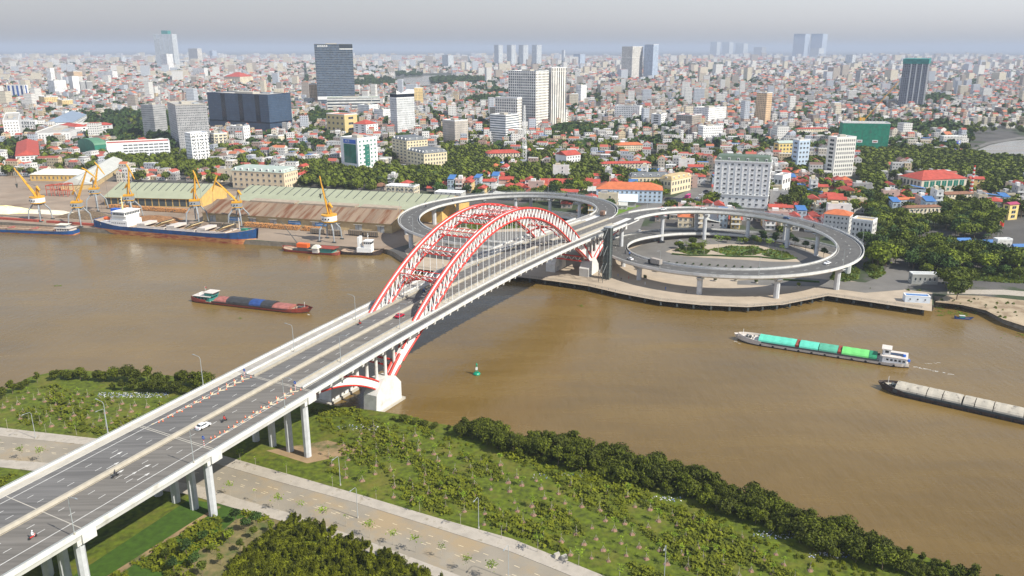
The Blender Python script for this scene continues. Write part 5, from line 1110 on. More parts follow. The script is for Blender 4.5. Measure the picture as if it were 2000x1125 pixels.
B('white seven storey block with red roof right of the yellow mid rise',690,716,738,243,272,56,MATS['plain_white'],'hip',(6,2,4,.35,.4),'building'); B('white and grey hotel block left of the curved crown tower',699,722,738,206,228,56,F_w,'flat',None,'building'); B('pale ornate white block beside the curved crown tower',730,749,762,215,240,50,F_w,'flat',None,'building')
B('brown grey apartment slab with pale stair tower, centre left',864,889,914,237,280,44,fac_mat('taupe_facade',(.42,.38,.33),GL,2.8,3.2,.3,.3),'flat',None,'apartment block','the brown grey slab'); 
B('white office block with window bands and tan corner in the centre',957,988,1013,226,277,54,F_wb,'flat',None,'office block','the banded white block')
t,h,La,Lb = B('big ivory grid hotel tower, left part of the pair in the centre',993,1046,1072,140,254,56,F_hil,'flat',None,'skyscraper','the ivory grid tower',wm=M_wpaint)
B('ivory ribbed tower, right part of the pair in the centre',1072,1076,1107,133,250,28,F_hv,'flat',None,'skyscraper',None,wm=M_wpaint,huts=False)
B('lower ivory annex in front of the ivory grid tower',967,1010,1028,192,258,62,F_hil,'flat',None,'building',None,huts=False); B('ivory podium right of the ivory grid tower',1050,1062,1110,222,250,30,F_hil,'flat',None,'podium',None,huts=False)
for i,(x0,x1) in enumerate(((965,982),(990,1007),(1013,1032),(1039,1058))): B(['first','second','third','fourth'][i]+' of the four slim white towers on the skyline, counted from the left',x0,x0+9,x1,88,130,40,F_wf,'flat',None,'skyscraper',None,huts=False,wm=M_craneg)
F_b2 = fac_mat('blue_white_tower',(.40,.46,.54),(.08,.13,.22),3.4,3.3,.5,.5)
B('white ribbed apartment tower, left one of the tower cluster right of centre',1215,1233,1256,91,158,40,F_hv,'flat',None,'skyscraper','the right tower cluster',huts=False); B('blue grey apartment tower, right one of the cluster right of centre',1259,1273,1287,87,158,45,F_b2,'flat',None,'skyscraper',None,huts=False)
B('white office building with blue glass front in the centre right',1201,1248,1265,208,240,66,F_w,'flat',None,'office block','the blue fronted office'); B('grey white apartment tower right of the ivory towers',1125,1134,1146,167,205,50,F_w,'flat',None,'tower block'); B('white corner block with blank side right of the blue fronted office',1272,1290,1302,224,252,60,MATS['plain_white'],'flat',(6,1,3),'building')
B('grey brown six storey block with red roof strip',1321,1350,1371,226,258,50,F_br,'flat',None,'building',None,rmat=M_rtile); B('large white office building with set back top, right of centre',1355,1382,1419,212,248,40,F_w,'flat',None,'office block','the white set back office'); B('white hospital like block in front of the set back office',1360,1372,1412,248,278,20,F_w,'flat',None,'building')
B('slim orange and cream apartment tower right of centre',1478,1493,1509,182,246,40,F_or,'flat',None,'tower block','the orange cream tower'); B('cream arcaded building with red roof right of the orange cream tower',1553,1556,1618,252,270,12,F_cr,'hip',None,'building'); B('yellow house with pale roof behind the mansard hotel',1512,1520,1550,280,304,14,MATS['strong_yellow'],'gable',(3,1,4),'house',None,rmat=M_aqua)
B('white and blue terrace house stack right of the mansard hotel',1549,1556,1583,275,330,20,mat('pale_blue_wall',(.45,.55,.65),.7,.08,.3),'flat',(6,1,3,.5,.4),'building','the pale blue terrace stack'); B('low white annex beside the mansard hotel',1512,1525,1545,345,385,50,MATS['plain_white'],'flat',(2,2,3,.5,.4),'building',None,huts=False)
t,h,La,Lb = B('dark unfinished tower with teal netting crown on the right',1764,1800,1817,124,216,62,F_tw,'flat',None,'skyscraper','the teal crowned dark tower',huts=False)
b = MB(); b.bx(-1,Lb+1,-1,La+1,h-1,h+9,F_net); b.build('net_crown', t)
for k in (.2,.42,.64): b = MB(); b.bx(-.4,0,La*k,La*(k+.035),0,h-1,M_wpaint); b.build('pale_rib', t)
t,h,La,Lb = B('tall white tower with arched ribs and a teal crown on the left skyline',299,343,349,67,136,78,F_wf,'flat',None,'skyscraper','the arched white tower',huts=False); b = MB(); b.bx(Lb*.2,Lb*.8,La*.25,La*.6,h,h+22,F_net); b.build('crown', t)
B('white hotel tower in front of the arched white tower',314,329,337,106,140,50,F_w,'flat',None,'tower block'); B('cream tower with stepped top right of the arched white tower',367,388,396,95,126,60,F_hv,'flat',None,'tower block'); B('small blue white tower on the left skyline',409,416,423,99,118,50,F_b2,'flat',None,'tower block')
B('white block with small windows below the arched tower',190,222,229,140,163,70,F_w,'flat',None,'building'); B('ornate white tower with dark roof in the left city',89,106,110,134,188,70,F_w,'flat',None,'tower block'); B('white tower beside the ornate one in the left city',92,110,128,158,190,50,F_w,'flat',None,'tower block'); B('white slim tower under the orange topped one',133,146,153,150,187,60,MATS['plain_white'],'flat',None,'tower block'); B('first dark grey block in the left city',151,160,166,160,186,55,F_g,'flat',None,'tower block'); B('second dark grey block in the left city',166,172,180,160,185,50,F_g,'flat',None,'tower block'); B('orange topped pale tower in the left city',130,146,160,140,160,60,F_or,'flat',None,'tower block'); B('yellow row building in the left city',75,90,113,190,212,40,F_y,'flat',None,'building','the yellow row building'); B('pale yellow office with dark gate front in the left city',111,124,142,196,216,40,F_y,'flat',None,'building'); B('white row of flats left of the arched tower base',437,470,494,150,168,66,F_cr,'hip',None,'apartment block'); B('white slab left of the tall white tower row',376,400,408,134,152,70,F_w,'flat',None,'building')
for i,(x0,x1,y0,y1) in enumerate(((1388,1408,82,108),(1411,1433,82,108),(1436,1463,85,108),(1466,1504,92,108),(1551,1583,66,114),(1585,1617,66,114),(1583,1610,94,115),(1120,1143,106,129),(1097,1104,98,124),(863,886,108,135),(1652,1672,107,128),(1672,1683,138,165),(1963,1979,140,160),(230,246,112,126),(540,560,122,136),(1540,1552,110,122))):
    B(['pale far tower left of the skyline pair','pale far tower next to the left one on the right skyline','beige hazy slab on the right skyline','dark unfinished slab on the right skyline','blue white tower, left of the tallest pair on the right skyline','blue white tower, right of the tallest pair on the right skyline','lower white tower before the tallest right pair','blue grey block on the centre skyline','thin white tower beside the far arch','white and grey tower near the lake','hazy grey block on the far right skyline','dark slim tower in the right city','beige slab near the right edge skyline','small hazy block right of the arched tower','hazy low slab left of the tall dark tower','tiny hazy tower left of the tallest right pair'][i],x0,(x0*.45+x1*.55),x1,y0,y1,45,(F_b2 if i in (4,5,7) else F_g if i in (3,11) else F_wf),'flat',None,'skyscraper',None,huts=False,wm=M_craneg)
B('red roofed long cream building among the trees behind the arch',947,953,1016,300,316,12,F_cr,'hip',(2,1,9,.4,.5),'building','the long crimson roofed building'); B('white block with red roof corner behind the arch',1085,1106,1134,304,326,36,MATS['plain_white'],'gable',(3,0,5,.4,.5),'building','the white red cornered block'); B('orange roofed pale villa in the centre right',1200,1206,1258,284,296,10,F_cr,'hip',None,'house',None,rmat=M_otile)
B('long cream school with crimson roof and tall windows',1172,1175,1272,320,336,6,F_cr,'hip',(2,0,12,.4,.5),'school','the long cream school'); B('cream mansard building along the avenue, left wing',1228,1232,1308,346,368,4,MATS['cream_plaster'],'mansard',(2,0,10,.4,.5),'building','the cream avenue building',rmat=M_slate); B('cream mansard building with orange windows at the avenue corner',1290,1310,1350,352,380,46,MATS['cream_plaster'],'mansard',(2,3,7,.45,.5),'building',None,rmat=M_tan); B('long pale blue building with orange red roof before the avenue',1165,1293,1316,372,397,82,MATS['pale_blue_wall'],'hip',(3,14,3,.4,.5),'building','the pale blue long building',rmat=M_otile); B('long crimson roofed row behind the left ramp',1050,1055,1172,362,370,-4,F_cr,'gable',None,'building',None,rmat=M_rtile)
B('blue domed canopy building behind the cream avenue building',1225,1228,1300,334,342,4,F_cr,'hip',None,'building',None,rmat=M_bluer)

t,h,La,Lb = B('pale grey building with a long blue banner near the river bend',1836,1840,1880,267,291,6,F_gl,'flat',None,'building','the blue bannered building',huts=False)
b = MB(); b.bx(Lb*.06,Lb*.94,-.3,0,h*.42,h*.66,M_blue)
for i in range(11): b.bx(Lb*(.2+.055*i),Lb*(.235+.055*i),-.36,-.3,h*.54,h*.6,M_red)
b.bx(Lb*.08,Lb*.17,-.36,-.3,h*.46,h*.62,M_wpaint); b.bx(Lb*.83,Lb*.92,-.36,-.3,h*.46,h*.62,M_wpaint); b.build('banner', t)
for x, y, lb in ((588,352,'left red flag of the pair beside the port office'),(595,353,'right red flag of the pair beside the port office'),(1948,462,'red flag over the riverside station'),(1083,372,'red flag among roofs behind the left ramp')):
    P = G(x,y,3); t = thing('flag',lb,'flag',P); b = MB(); b.tube((0,0,0),(0,0,11),.12,M_steel,5); b.build('pole', t); b = MB(); b.ribbon([[(.1+.5*i,.25*math.sin(i*1.1),10.8-.25*i),(.1+.5*i,.25*math.sin(i*1.1),8.6-.3*i)] for i in range(7)], M_red); b.build('cloth', t)
# ---------------------------------------------------------------- interchange ground, streets
def csheet(name, pts, z, mt): return sheet(name, pxs(pts, 3.0), z, mt)
csheet('plaza', [(812,525),(850,529),(905,534),(965,538),(1020,542),(1080,549),(1150,559),(1215,574),(1290,588),(1370,596),(1460,600),(1530,595),(1617,578),(1700,590),(1820,608),(1821,572),(1740,562),(1660,548),(1640,500),(1590,470),(1450,452),(1330,448),(1240,450),(1160,448),(1060,440),(960,440),(880,446),(830,462),(790,490)], 3.02, M_plaza)
csheet('street', [(1228,488),(1275,470),(1360,462),(1460,464),(1560,482),(1612,505),(1600,530),(1520,536),(1400,530),(1300,518),(1245,503)], 3.05, M_street)
csheet('street', [(1600,560),(1690,572),(1765,566),(1795,548),(1786,520),(1760,480),(1745,440),(1727,400),(1715,350),(1700,350),(1708,400),(1722,440),(1735,480),(1738,512),(1722,540),(1690,552),(1640,548),(1560,542),(1440,548),(1440,556)], 3.06, M_street)
csheet('street', [(1150,432),(1235,405),(1300,392),(1345,372),(1372,355),(1392,330),(1402,330),(1396,360),(1394,405),(1340,412),(1260,425),(1240,470),(1180,462)], 3.05, M_street)
csheet('street', [(830,480),(900,458),(1000,452),(1130,455),(1150,470),(1050,478),(960,490),(880,498)], 3.05, M_street)
csheet('street', [(1893,304),(1898,290),(1928,278),(1990,268),(2060,264),(2060,267),(1990,272),(1932,282),(1905,292),(1903,303)], 3.3, M_street)
for k_, pts in enumerate(([(1316,489),(1335,483),(1372,483),(1388,490),(1380,497),(1345,497)],[(1384,487),(1430,480),(1480,482),(1498,492),(1470,499),(1420,499)],[(1486,497),(1500,486),(1535,492),(1552,503),(1520,507)],[(1620,546),(1632,520),(1662,512),(1680,528),(1678,545),(1650,551)],[(1684,520),(1700,505),(1722,512),(1730,535),(1712,546),(1698,540)],[(1178,424),(1196,402),(1226,399),(1252,402),(1225,412),(1195,424)],[(905,440),(960,434),(1030,436),(1060,442),(980,448),(920,448)])):
    csheet('flower_bed', pts, 3.14, mat('planting_green',(0.05,0.10,0.015),.95,.35,.4,second=(.13,.15,.03),sec_scale=.25,sec_lo=.5,sec_hi=.6)) if k_ != 5 else csheet('lawn', pts, 3.14, mat('bright_lawn',(.10,.18,.012),.95,.2,.3))
csheet('ring_paving', [(1300,492),(1318,484),(1350,479),(1400,477),(1450,477),(1500,480),(1550,490),(1578,503),(1560,512),(1500,511),(1440,507),(1380,504),(1330,500)], 3.10, M_plaza)
csheet('lawn', [(1868,545),(1880,525),(1960,522),(2060,528),(2060,556),(1960,552)], 3.07, mat('garden_lawn',(.05,.085,.012),.95,.4,.4))
csheet('riverside_path', [(1850,566),(1960,566),(2060,574),(2060,584),(1960,576),(1850,574)], 3.09, M_pave)
csheet('sand_flat', [(1826,590),(1850,576),(1920,578),(2010,588),(2200,600),(2300,700),(2010,640),(1960,624),(1925,606),(1880,596)], 3.05, mat('sand',(.34,.27,.18),.95,.15,.15,second=(.22,.16,.10),sec_scale=.12,sec_lo=.5,sec_hi=.62))
# quay railing and piles along the curved wall
rl = [(815,523),(850,527),(905,532),(965,536),(1020,540),(1080,547),(1150,557),(1215,572),(1290,586),(1370,594),(1460,598),(1530,593),(1617,576),(1700,588),(1818,604)]
rp = []
for i in range(len(rl)-1):
    A, B_ = G(*rl[i],3), G(*rl[i+1],3); n = max(1,int((B_-A).length/4))
    for k in range(n): rp.append(A.lerp(B_,k/n))
t = thing('quay_railing','dark railing with square posts running along the curved stone quay wall','railing',(0,0,0))
b = MB()
for i in range(len(rp)-1):
    for z in (.5,1.0): b.tube(rp[i]+Vector((0,0,z)), rp[i+1]+Vector((0,0,z)), .06, M_dark, 4)
b.build('rail', t); b = MB()
for p in rp: b.box((p.x,p.y,3.6),(.25,.25,1.2),M_conc)
b.build('posts', t)['kind'] = 'stuff'
b = MB()
for i, p in enumerate(rp):
    if i % 2 == 0: b.box((p.x,p.y-1.0,1.6),(.9,1.4,1.8),M_dark)
b.build('fenders', t)['kind'] = 'stuff'

# ---------------------------------------------------------------- foliage
def leaf_mat(name, rgb, var=.45, scale=.35):
    m = bpy.data.materials.new(name); m.use_nodes = True; t = m.node_tree; b = t.nodes['Principled BSDF']; L = t.links
    b.inputs['Roughness'].default_value = .75; b.inputs['Specular IOR Level'].default_value = .25
    g = t.nodes.new('ShaderNodeNewGeometry'); oi = t.nodes.new('ShaderNodeObjectInfo'); n = t.nodes.new('ShaderNodeTexNoise'); n.inputs['Scale'].default_value = scale; n.inputs['Detail'].default_value = 5
    L.new(g.outputs['Position'], n.inputs['Vector']); r = t.nodes.new('ShaderNodeValToRGB'); r.color_ramp.elements[0].position = .32; r.color_ramp.elements[1].position = .7
    r.color_ramp.elements[0].color = (rgb[0]*(1-var),rgb[1]*(1-var),rgb[2]*(1-var),1); r.color_ramp.elements[1].color = (rgb[0]*(1+var*1.5),rgb[1]*(1+var),rgb[2]*(1+var*.5),1); L.new(n.outputs['Fac'], r.inputs['Fac'])
    h = t.nodes.new('ShaderNodeHueSaturation'); ma = t.nodes.new('ShaderNodeMapRange'); ma.inputs[3].default_value = .7; ma.inputs[4].default_value = 1.35; L.new(oi.outputs['Random'], ma.inputs[0]); L.new(ma.outputs[0], h.inputs['Value']); L.new(r.outputs[0], h.inputs['Color']); L.new(h.outputs[0], b.inputs['Base Color'])
    MATS[name] = m; return m
LF_city = leaf_mat('city_foliage',(.082,.122,.009),.65,.13); LF_dark = leaf_mat('dark_foliage',(.030,.065,.012),.55,.2); LF_bank = leaf_mat('bank_foliage',(.052,.074,.003),.7,1.3); LF_sap = leaf_mat('sapling_foliage',(.12,.19,.01),.3,1); LF_weed = leaf_mat('weed_foliage',(.092,.118,.003),.5,.3); LF_palm = leaf_mat('palm_foliage',(.035,.065,.02),.3,.8)
M_trunk = mat('bark',(.16,.12,.08),.9,.2,1.5); M_ptrunk = mat('pale_bark',(.36,.32,.26),.9,.2,1.5); M_mulch = mat('mulch_mound',(.22,.13,.085),.95,.2,1.5)
nr = np.random.RandomState(5)
def crown_arr(seed, rx, rz, nblob, nleaf, ls, flat=.75):
    """leaf clumps on the shells of several lobes: returns (4n,3) corner coordinates"""
    r = np.random.RandomState(seed); out = []
    for k in range(nblob):
        a = 2*math.pi*k/nblob + r.uniform(-.4,.4); d = rx*(r.uniform(.25,.62) if k else 0); c = np.array([d*math.cos(a), d*math.sin(a), rz*r.uniform(-.25,.35) if k else rz*.3]); br = rx*r.uniform(.38,.58)
        n = nleaf//nblob; v = r.normal(size=(n,3)); v /= np.linalg.norm(v,axis=1)[:,None]; rad = br*(1-.35*r.rand(n)**2+.45*np.clip(np.sin(v[:,0]*9+k)*np.sin(v[:,1]*8+2*k)*np.sin(v[:,2]*7),-.4,1)+.18*r.rand(n)**4)[:,None]
        out.append(c + v*rad*np.array([1,1,flat]))
    P = np.concatenate(out); n = len(P)
    nn = r.normal(size=(n,3))*.9 + P/np.linalg.norm(P,axis=1)[:,None] + np.array([0,0,.5]); nn /= np.linalg.norm(nn,axis=1)[:,None]
    u = np.cross(nn, r.normal(size=(n,3))); u /= np.linalg.norm(u,axis=1)[:,None]; v = np.cross(nn,u); s = (ls*(.6+.8*r.rand(n)))[:,None]
    return np.stack([P-u*s-v*s*.6, P+u*s-v*s*.6, P+u*s+v*s*.6, P-u*s+v*s*.6],1).reshape(-1,3)
def quads_mesh(name, arr, mt):
    me = bpy.data.meshes.new(name); n = len(arr); me.vertices.add(n); me.vertices.foreach_set('co', arr.astype(np.float32).ravel()); me.loops.add(n); me.loops.foreach_set('vertex_index', np.arange(n,dtype=np.int32)); me.polygons.add(n//4); me.polygons.foreach_set('loop_start', np.arange(0,n,4,dtype=np.int32)); me.materials.append(mt); me.update(calc_edges=True); return me
def trunk_mesh(h, r, mt, seed, spread, base=0):
    rr = random.Random(seed); b = MB(); p = Vector((0,0,base)); q = Vector((rr.uniform(-.2,.2),rr.uniform(-.2,.2),h*.55)); b.tube(p,q,r,mt,6,r*.75)
    for i in range(5):
        a = 2*math.pi*i/5+rr.uniform(-.4,.4); b.tube(q-Vector((0,0,rr.uniform(0,h*.12))), q+Vector((math.cos(a)*spread,math.sin(a)*spread,h*rr.uniform(.3,.5))), r*.5, mt, 4, r*.15)
    return b.mesh('trunk')
def make_trees(spec):
    out = []
    for i, (rx, rz, h, nb, nl, ls, mt, tr, sp) in enumerate(spec):
        a = crown_arr(100+i*7+int(rx*10), rx, rz, nb, nl, ls); a[:,2] += h; out.append((quads_mesh('crown', a, mt), trunk_mesh(h, tr, M_trunk, i, sp), a))
    return out
T_city = make_trees([(6.5,4,8,9,1500,.55,LF_city,.35,3.2),(5.5,4,7,7,1200,.5,LF_dark,.3,2.5),(7.5,4,8.5,11,1800,.6,LF_city,.4,4),(4.5,4.5,6.5,6,1000,.48,LF_dark,.28,2),(5.8,3.6,7,8,1300,.52,LF_city,.3,2.8)])
T_bank = make_trees([(2.3,4.2,3.9,9,1500,.2,LF_bank,.12,1.3),(2.9,3.4,4.0,11,1900,.2,LF_bank,.14,1.6),(1.8,5.2,4.2,8,1300,.19,LF_bank,.12,1.1),(2.6,2.6,2.9,9,1500,.2,LF_bank,.12,1.4)])
T_ball = make_trees([(1.35,1.5,2.9,6,500,.17,LF_dark,.08,.6),(1.15,1.6,2.7,5,420,.16,LF_city,.07,.5)])
def sparse(seed, rx, n, ls, h):
    r = np.random.RandomState(seed); P = r.normal(size=(n,3))*np.array([rx*.5,rx*.5,rx*.35]) + np.array([0,0,h]); nn = r.normal(size=(n,3))*.5+np.array([0,0,1]); nn /= np.linalg.norm(nn,axis=1)[:,None]
    u = np.cross(nn, r.normal(size=(n,3))); u /= np.linalg.norm(u,axis=1)[:,None]; v = np.cross(nn,u); s = (ls*(.6+.8*r.rand(n)))[:,None]
    return np.stack([P-u*s-v*s*.6, P+u*s-v*s*.6, P+u*s+v*s*.6, P-u*s+v*s*.6],1).reshape(-1,3)
def sap_parts(i, h, rx, n, ls, mound, r=.05):
    cm = quads_mesh('crown', sparse(50+i, rx, n, ls, h), LF_sap); b = MB(); rr = random.Random(i); b.tube((0,0,0),(rr.uniform(-.1,.1),rr.uniform(-.1,.1),h*.9),r,M_ptrunk,5,r*.6)
    for k in range(4): a = rr.uniform(0,6.3); b.tube((0,0,h*.75),(math.cos(a)*rx*.6,math.sin(a)*rx*.6,h+rr.uniform(-.2,.5)),r*.5,M_ptrunk,4,r*.2)
    tm = b.mesh('trunk'); mm = None
    if mound:
        b = MB(); b.ribbon([[(q*math.cos(R(36*j))*(1+.15*math.sin(j*2.3+i)), q*math.sin(R(36*j))*(1+.15*math.sin(j*2.3+i)), z) for j in range(10)] for q, z in ((.8,0),(.65,.2),(.25,.42),(.05,.45))], M_mulch, True)
        for k in range(3): a = R(120*k); b.tube((math.cos(a)*.9,math.sin(a)*.9,.1),(0,0,1.5),.035,M_ptrunk,4)
        mm = b.mesh('mound')
    return cm, tm, mm
SAPS = [sap_parts(i, h, rx, n, ls, True) for i, (h, rx, n, ls) in enumerate(((2.6,.6,45,.17),(3.2,.8,70,.18),(2.2,.35,18,.14),(3.6,.5,30,.17),(2.9,.3,8,.12),(2.5,.9,80,.17)))]
STREET = [sap_parts(20+i, h, rx, n, ls, False, .07) for i, (h, rx, n, ls) in enumerate(((4.6,1.4,70,.2),(4.9,1.5,90,.2),(4.3,1.2,42,.19),(4.4,.9,18,.17)))]
def palm_meshes(seed, h, fl):
    rr = random.Random(seed); b = MB(); b.tube((0,0,0),(.2,.1,h),.22,M_ptrunk,6,.14); tm = b.mesh('trunk'); b = MB()
    for k in range(16):
        a = 2*math.pi*k/16+rr.uniform(-.15,.15); up = rr.uniform(.1,.9); pts = []
        for j in range(5): q = j/4; pts.append(Vector((.2+math.cos(a)*fl*q, .1+math.sin(a)*fl*q, h+fl*(up*q-1.15*q*q))))
        sd = Vector((-math.sin(a), math.cos(a), 0))
        b.ribbon([[p+sd*(.42*(1-j/4.4))+Vector((0,0,-.25)), p, p-sd*(.42*(1-j/4.4))+Vector((0,0,-.25))] for j, p in enumerate(pts)], LF_palm)
    return b.mesh('crown'), tm
PALMS = [palm_meshes(3,9,3.4), palm_meshes(8,7.5,3.0)]
# wording of labels for repeats: nearest landmark, side and rank
ORD = ['nearest','second nearest','third nearest','fourth nearest','fifth nearest','sixth nearest','seventh nearest','eighth nearest','ninth nearest','tenth nearest','eleventh nearest','twelfth nearest','thirteenth nearest','fourteenth nearest','fifteenth nearest','sixteenth nearest','seventeenth nearest','eighteenth nearest','nineteenth nearest','twentieth nearest']
LANDS += [(400,560,'the coal barge'),(1000,430,'the arch crown')] if False else []
LANDS += [(1740,545,'the shady street mouth'),(1900,440,'the banyan tree'),(500,375,'the green roof gable'),(1215,390,'the pale tent roof'),(1385,345,'the avenue'),(1340,560,'the plaza'),(1700,400,'the right city street'),(640,420,'the round crane'),(270,370,'the left warehouse'),(870,420,'the left ramp end'),(1080,385,'the left ramp rim'),(1560,415,'the right ramp rim')]
def label_all(items, lands):
    """items: (object, px x, px y, description); every label names a landmark, a side and a rank"""
    grp = {}
    for o, x, y, d in items:
        k = min(range(len(lands)), key=lambda i: (lands[i][0]-x)**2+((lands[i][1]-y)*2.2)**2); lx, ly, nm = lands[k]
        dx, dy = x-lx, (y-ly)*2.2; side = ('right of' if dx > 0 else 'left of') if abs(dx) > abs(dy) else ('in front of' if dy > 0 else 'behind')
        grp.setdefault((d, nm, side), []).append((dx*dx+dy*dy, o))
    for (d, nm, side), L in grp.items():
        L.sort(key=lambda q: q[0])
        for i, (_, o) in enumerate(L):
            o['label'] = f'{d} {side} {nm}' if len(L) == 1 else f'{d}, {ORD[min(i,19)]} {side} {nm}'
def tree_thing(name, cat, meshes, P, rz, s, group):
    t = bpy.data.objects.new(name, None); col.objects.link(t); t.location = P; t.rotation_euler = (0,0,rz); t.scale = s if hasattr(s,'__len__') else (s,)*3; t['category'] = cat; t['group'] = group; t['label'] = name
    link('crown', meshes[0], t); link('trunk', meshes[1], t)
    if len(meshes) > 2 and isinstance(meshes[2], bpy.types.Mesh): link('mound', meshes[2], t)
    return t
def infront(u, v_, k=1.0): return any(a < u < c and d < v_ < d+(e-d)*k for a, c, d, e in FRONT)
# ---- city trees
GREEN = [(905,322,72,30,1),(700,352,115,20,1),(850,352,60,20,1),(620,338,30,14,1),(640,238,40,14,1),(250,318,34,16,1),(320,326,50,12,1),(385,330,50,14,.9),(30,292,34,18,1),(100,318,60,12,.8),(170,262,40,12,.7),(440,292,60,12,.8),(600,262,40,10,.8),(560,240,30,6,.8),(780,300,30,30,.8),(925,340,40,20,.9),
 (1040,345,60,16,.9),(1120,340,60,24,.9),(1095,372,60,12,.8),(1200,350,40,16,.7),(1240,385,60,10,.8),(1130,262,60,14,.8),(1040,300,50,16,.8),(1320,298,40,14,.7),(1160,290,50,10,.6),(1350,345,30,14,.7),(1590,225,40,10,.7),(1420,215,40,10,.6),(1570,330,40,14,.5),
 (1730,315,60,24,1),(1800,318,70,22,1),(1880,330,60,24,1),(1960,345,50,30,1),(1700,350,22,30,1),(1712,400,18,40,1),(1735,480,30,40,1),(1770,450,30,30,.9),(1850,430,50,20,.9),(1900,445,50,26,1),(1850,500,70,16,1),(1830,520,60,18,1),(1860,565,24,10,1),(1960,520,60,14,.8),(1985,400,30,20,.7),(1640,300,20,14,.5),(1560,395,40,10,.4),(1830,200,30,10,1),
 (480,345,20,8,.5),(130,360,20,8,.4),(62,390,18,8,.8),(98,385,16,8,.8),(125,375,20,8,.5),(880,160,30,6,1),(920,155,50,6,1),(740,165,50,8,.9),(950,200,40,8,.6),(1700,170,60,12,.3),(1480,470,70,8,.35),(1350,487,30,6,.3),(1640,535,20,8,.4),(1710,520,12,10,.6),(960,438,60,5,.5),(850,440,20,6,.5),(1670,395,26,10,.6)]
BUSY = [(1225,475,60,36),(1440,505,235,52),(960,450,200,60)]
AVE = [(1150,432),(1235,402),(1300,389),(1345,369),(1372,352),(1392,322),(1404,322),(1398,360),(1396,408),(1340,415),(1260,428),(1240,470)]   # left free of houses
def in_poly(x, y, poly):
    c = False; n = len(poly)
    for i in range(n):
        x0,y0 = poly[i]; x1,y1 = poly[i-1]
        if (y0 > y) != (y1 > y) and x < (x1-x0)*(y-y0)/(y1-y0)+x0: c = not c
    return c
def inell(x, y, E): return any(((x-e[0])/e[2])**2+((y-e[1])/e[3])**2 < 1 for e in E)
pts = []; cellh = {}
def far_enough(p, d):
    k = (int(p.x//9), int(p.y//9))
    for i in (-1,0,1):
        for j in (-1,0,1):
            for q in cellh.get((k[0]+i,k[1]+j),()):
                if (q.x-p.x)**2+(q.y-p.y)**2 < d*d: return False
    cellh.setdefault(k,[]).append(p); return True
for ex, ey, rx, ry, dn in GREEN:
    for _ in range(int(rx*ry*.42*dn)+8):
        a = rnd.uniform(0,6.283); q = math.sqrt(rnd.random()); x = ex+rx*q*math.cos(a); y = ey+ry*q*math.sin(a); P = G(x,y,3.0)
        dd = 5.5+P.y/500
        cz = (BP(258,76.4,0)-P).to_2d().length; cl = (BP(258,-76.4,0)-P).to_2d().length
        if blocked(P.x,P.y,1.5) or (y > 250 and infront(x,y,.7)) or 58 < cz < 79 or 58 < cl < 79: continue
        if far_enough(P, dd): pts.append((P.length, P, x, y))
for _ in range(6500):      # loose street trees
    x = rnd.uniform(-60,2060); y = 175+250*rnd.random()**1.3; P = G(x,y,3.0)
    if blocked(P.x,P.y,2) or infront(x,y,.7) or inell(x,y,BUSY) or in_poly(x,y,AVE) or (x > 1900 and 262 < y < 335): continue
    if rnd.random() < .8 and far_enough(P, 11): pts.append((P.length, P, x, y))
pts.sort(key=lambda q: q[0]); items = []
TREE_XY = [p[1] for p in pts]
for i, (d, P, x, y) in enumerate(pts[:285]):
    small = inell(x,y,[(1440,490,150,30),(960,438,80,12)]); k = rnd.randrange(5); s = (.5 if small else rnd.uniform(.75,1.15)); m_ = T_city[k]
    o = tree_thing('broadleaf_tree','tree',m_,P,rnd.uniform(0,6.28),(s,s,s*rnd.uniform(.85,1.15)),'broadleaf trees in the city'); items.append((o,x,y,('small young tree' if small else ['wide green tree','dark round tree','broad spreading tree','tall dark tree','green round tree'][k])))
label_all(items, LANDS)
lo = [crown_arr(300+i, 6.2, 4, 6, 240, 1.15) for i in range(3)]; acc = []
for d, P, x, y in pts[285:]:
    a = lo[rnd.randrange(3)]*rnd.uniform(.75,1.2) + np.array([P.x,P.y,9.5]); acc.append(a)
if acc: o = link('city_trees', quads_mesh('city_trees', np.concatenate(acc), LF_city)); tag(o,'dark green street and garden trees scattered between the farther houses','trees',None,'stuff')
items = []
for x, y in [(745,365),(755,372),(768,368),(775,356),(800,350),(812,353),(822,350),(838,352),(850,356),(735,352),(722,345),(760,345),(790,378),(808,381),(690,345),(1932,500),(1925,478),(1948,470),(1905,300),(1880,308),(1865,300),(1840,305),(1798,392),(1775,520),(1385,340),(1375,348),(1320,355)]:
    P = G(x,y,3); o = tree_thing('palm_tree','palm',PALMS[rnd.randrange(2)],P,rnd.uniform(0,6),rnd.uniform(.9,1.25),'palms in the city'); items.append((o,x,y,'feathery palm'))
label_all(items, LANDS)
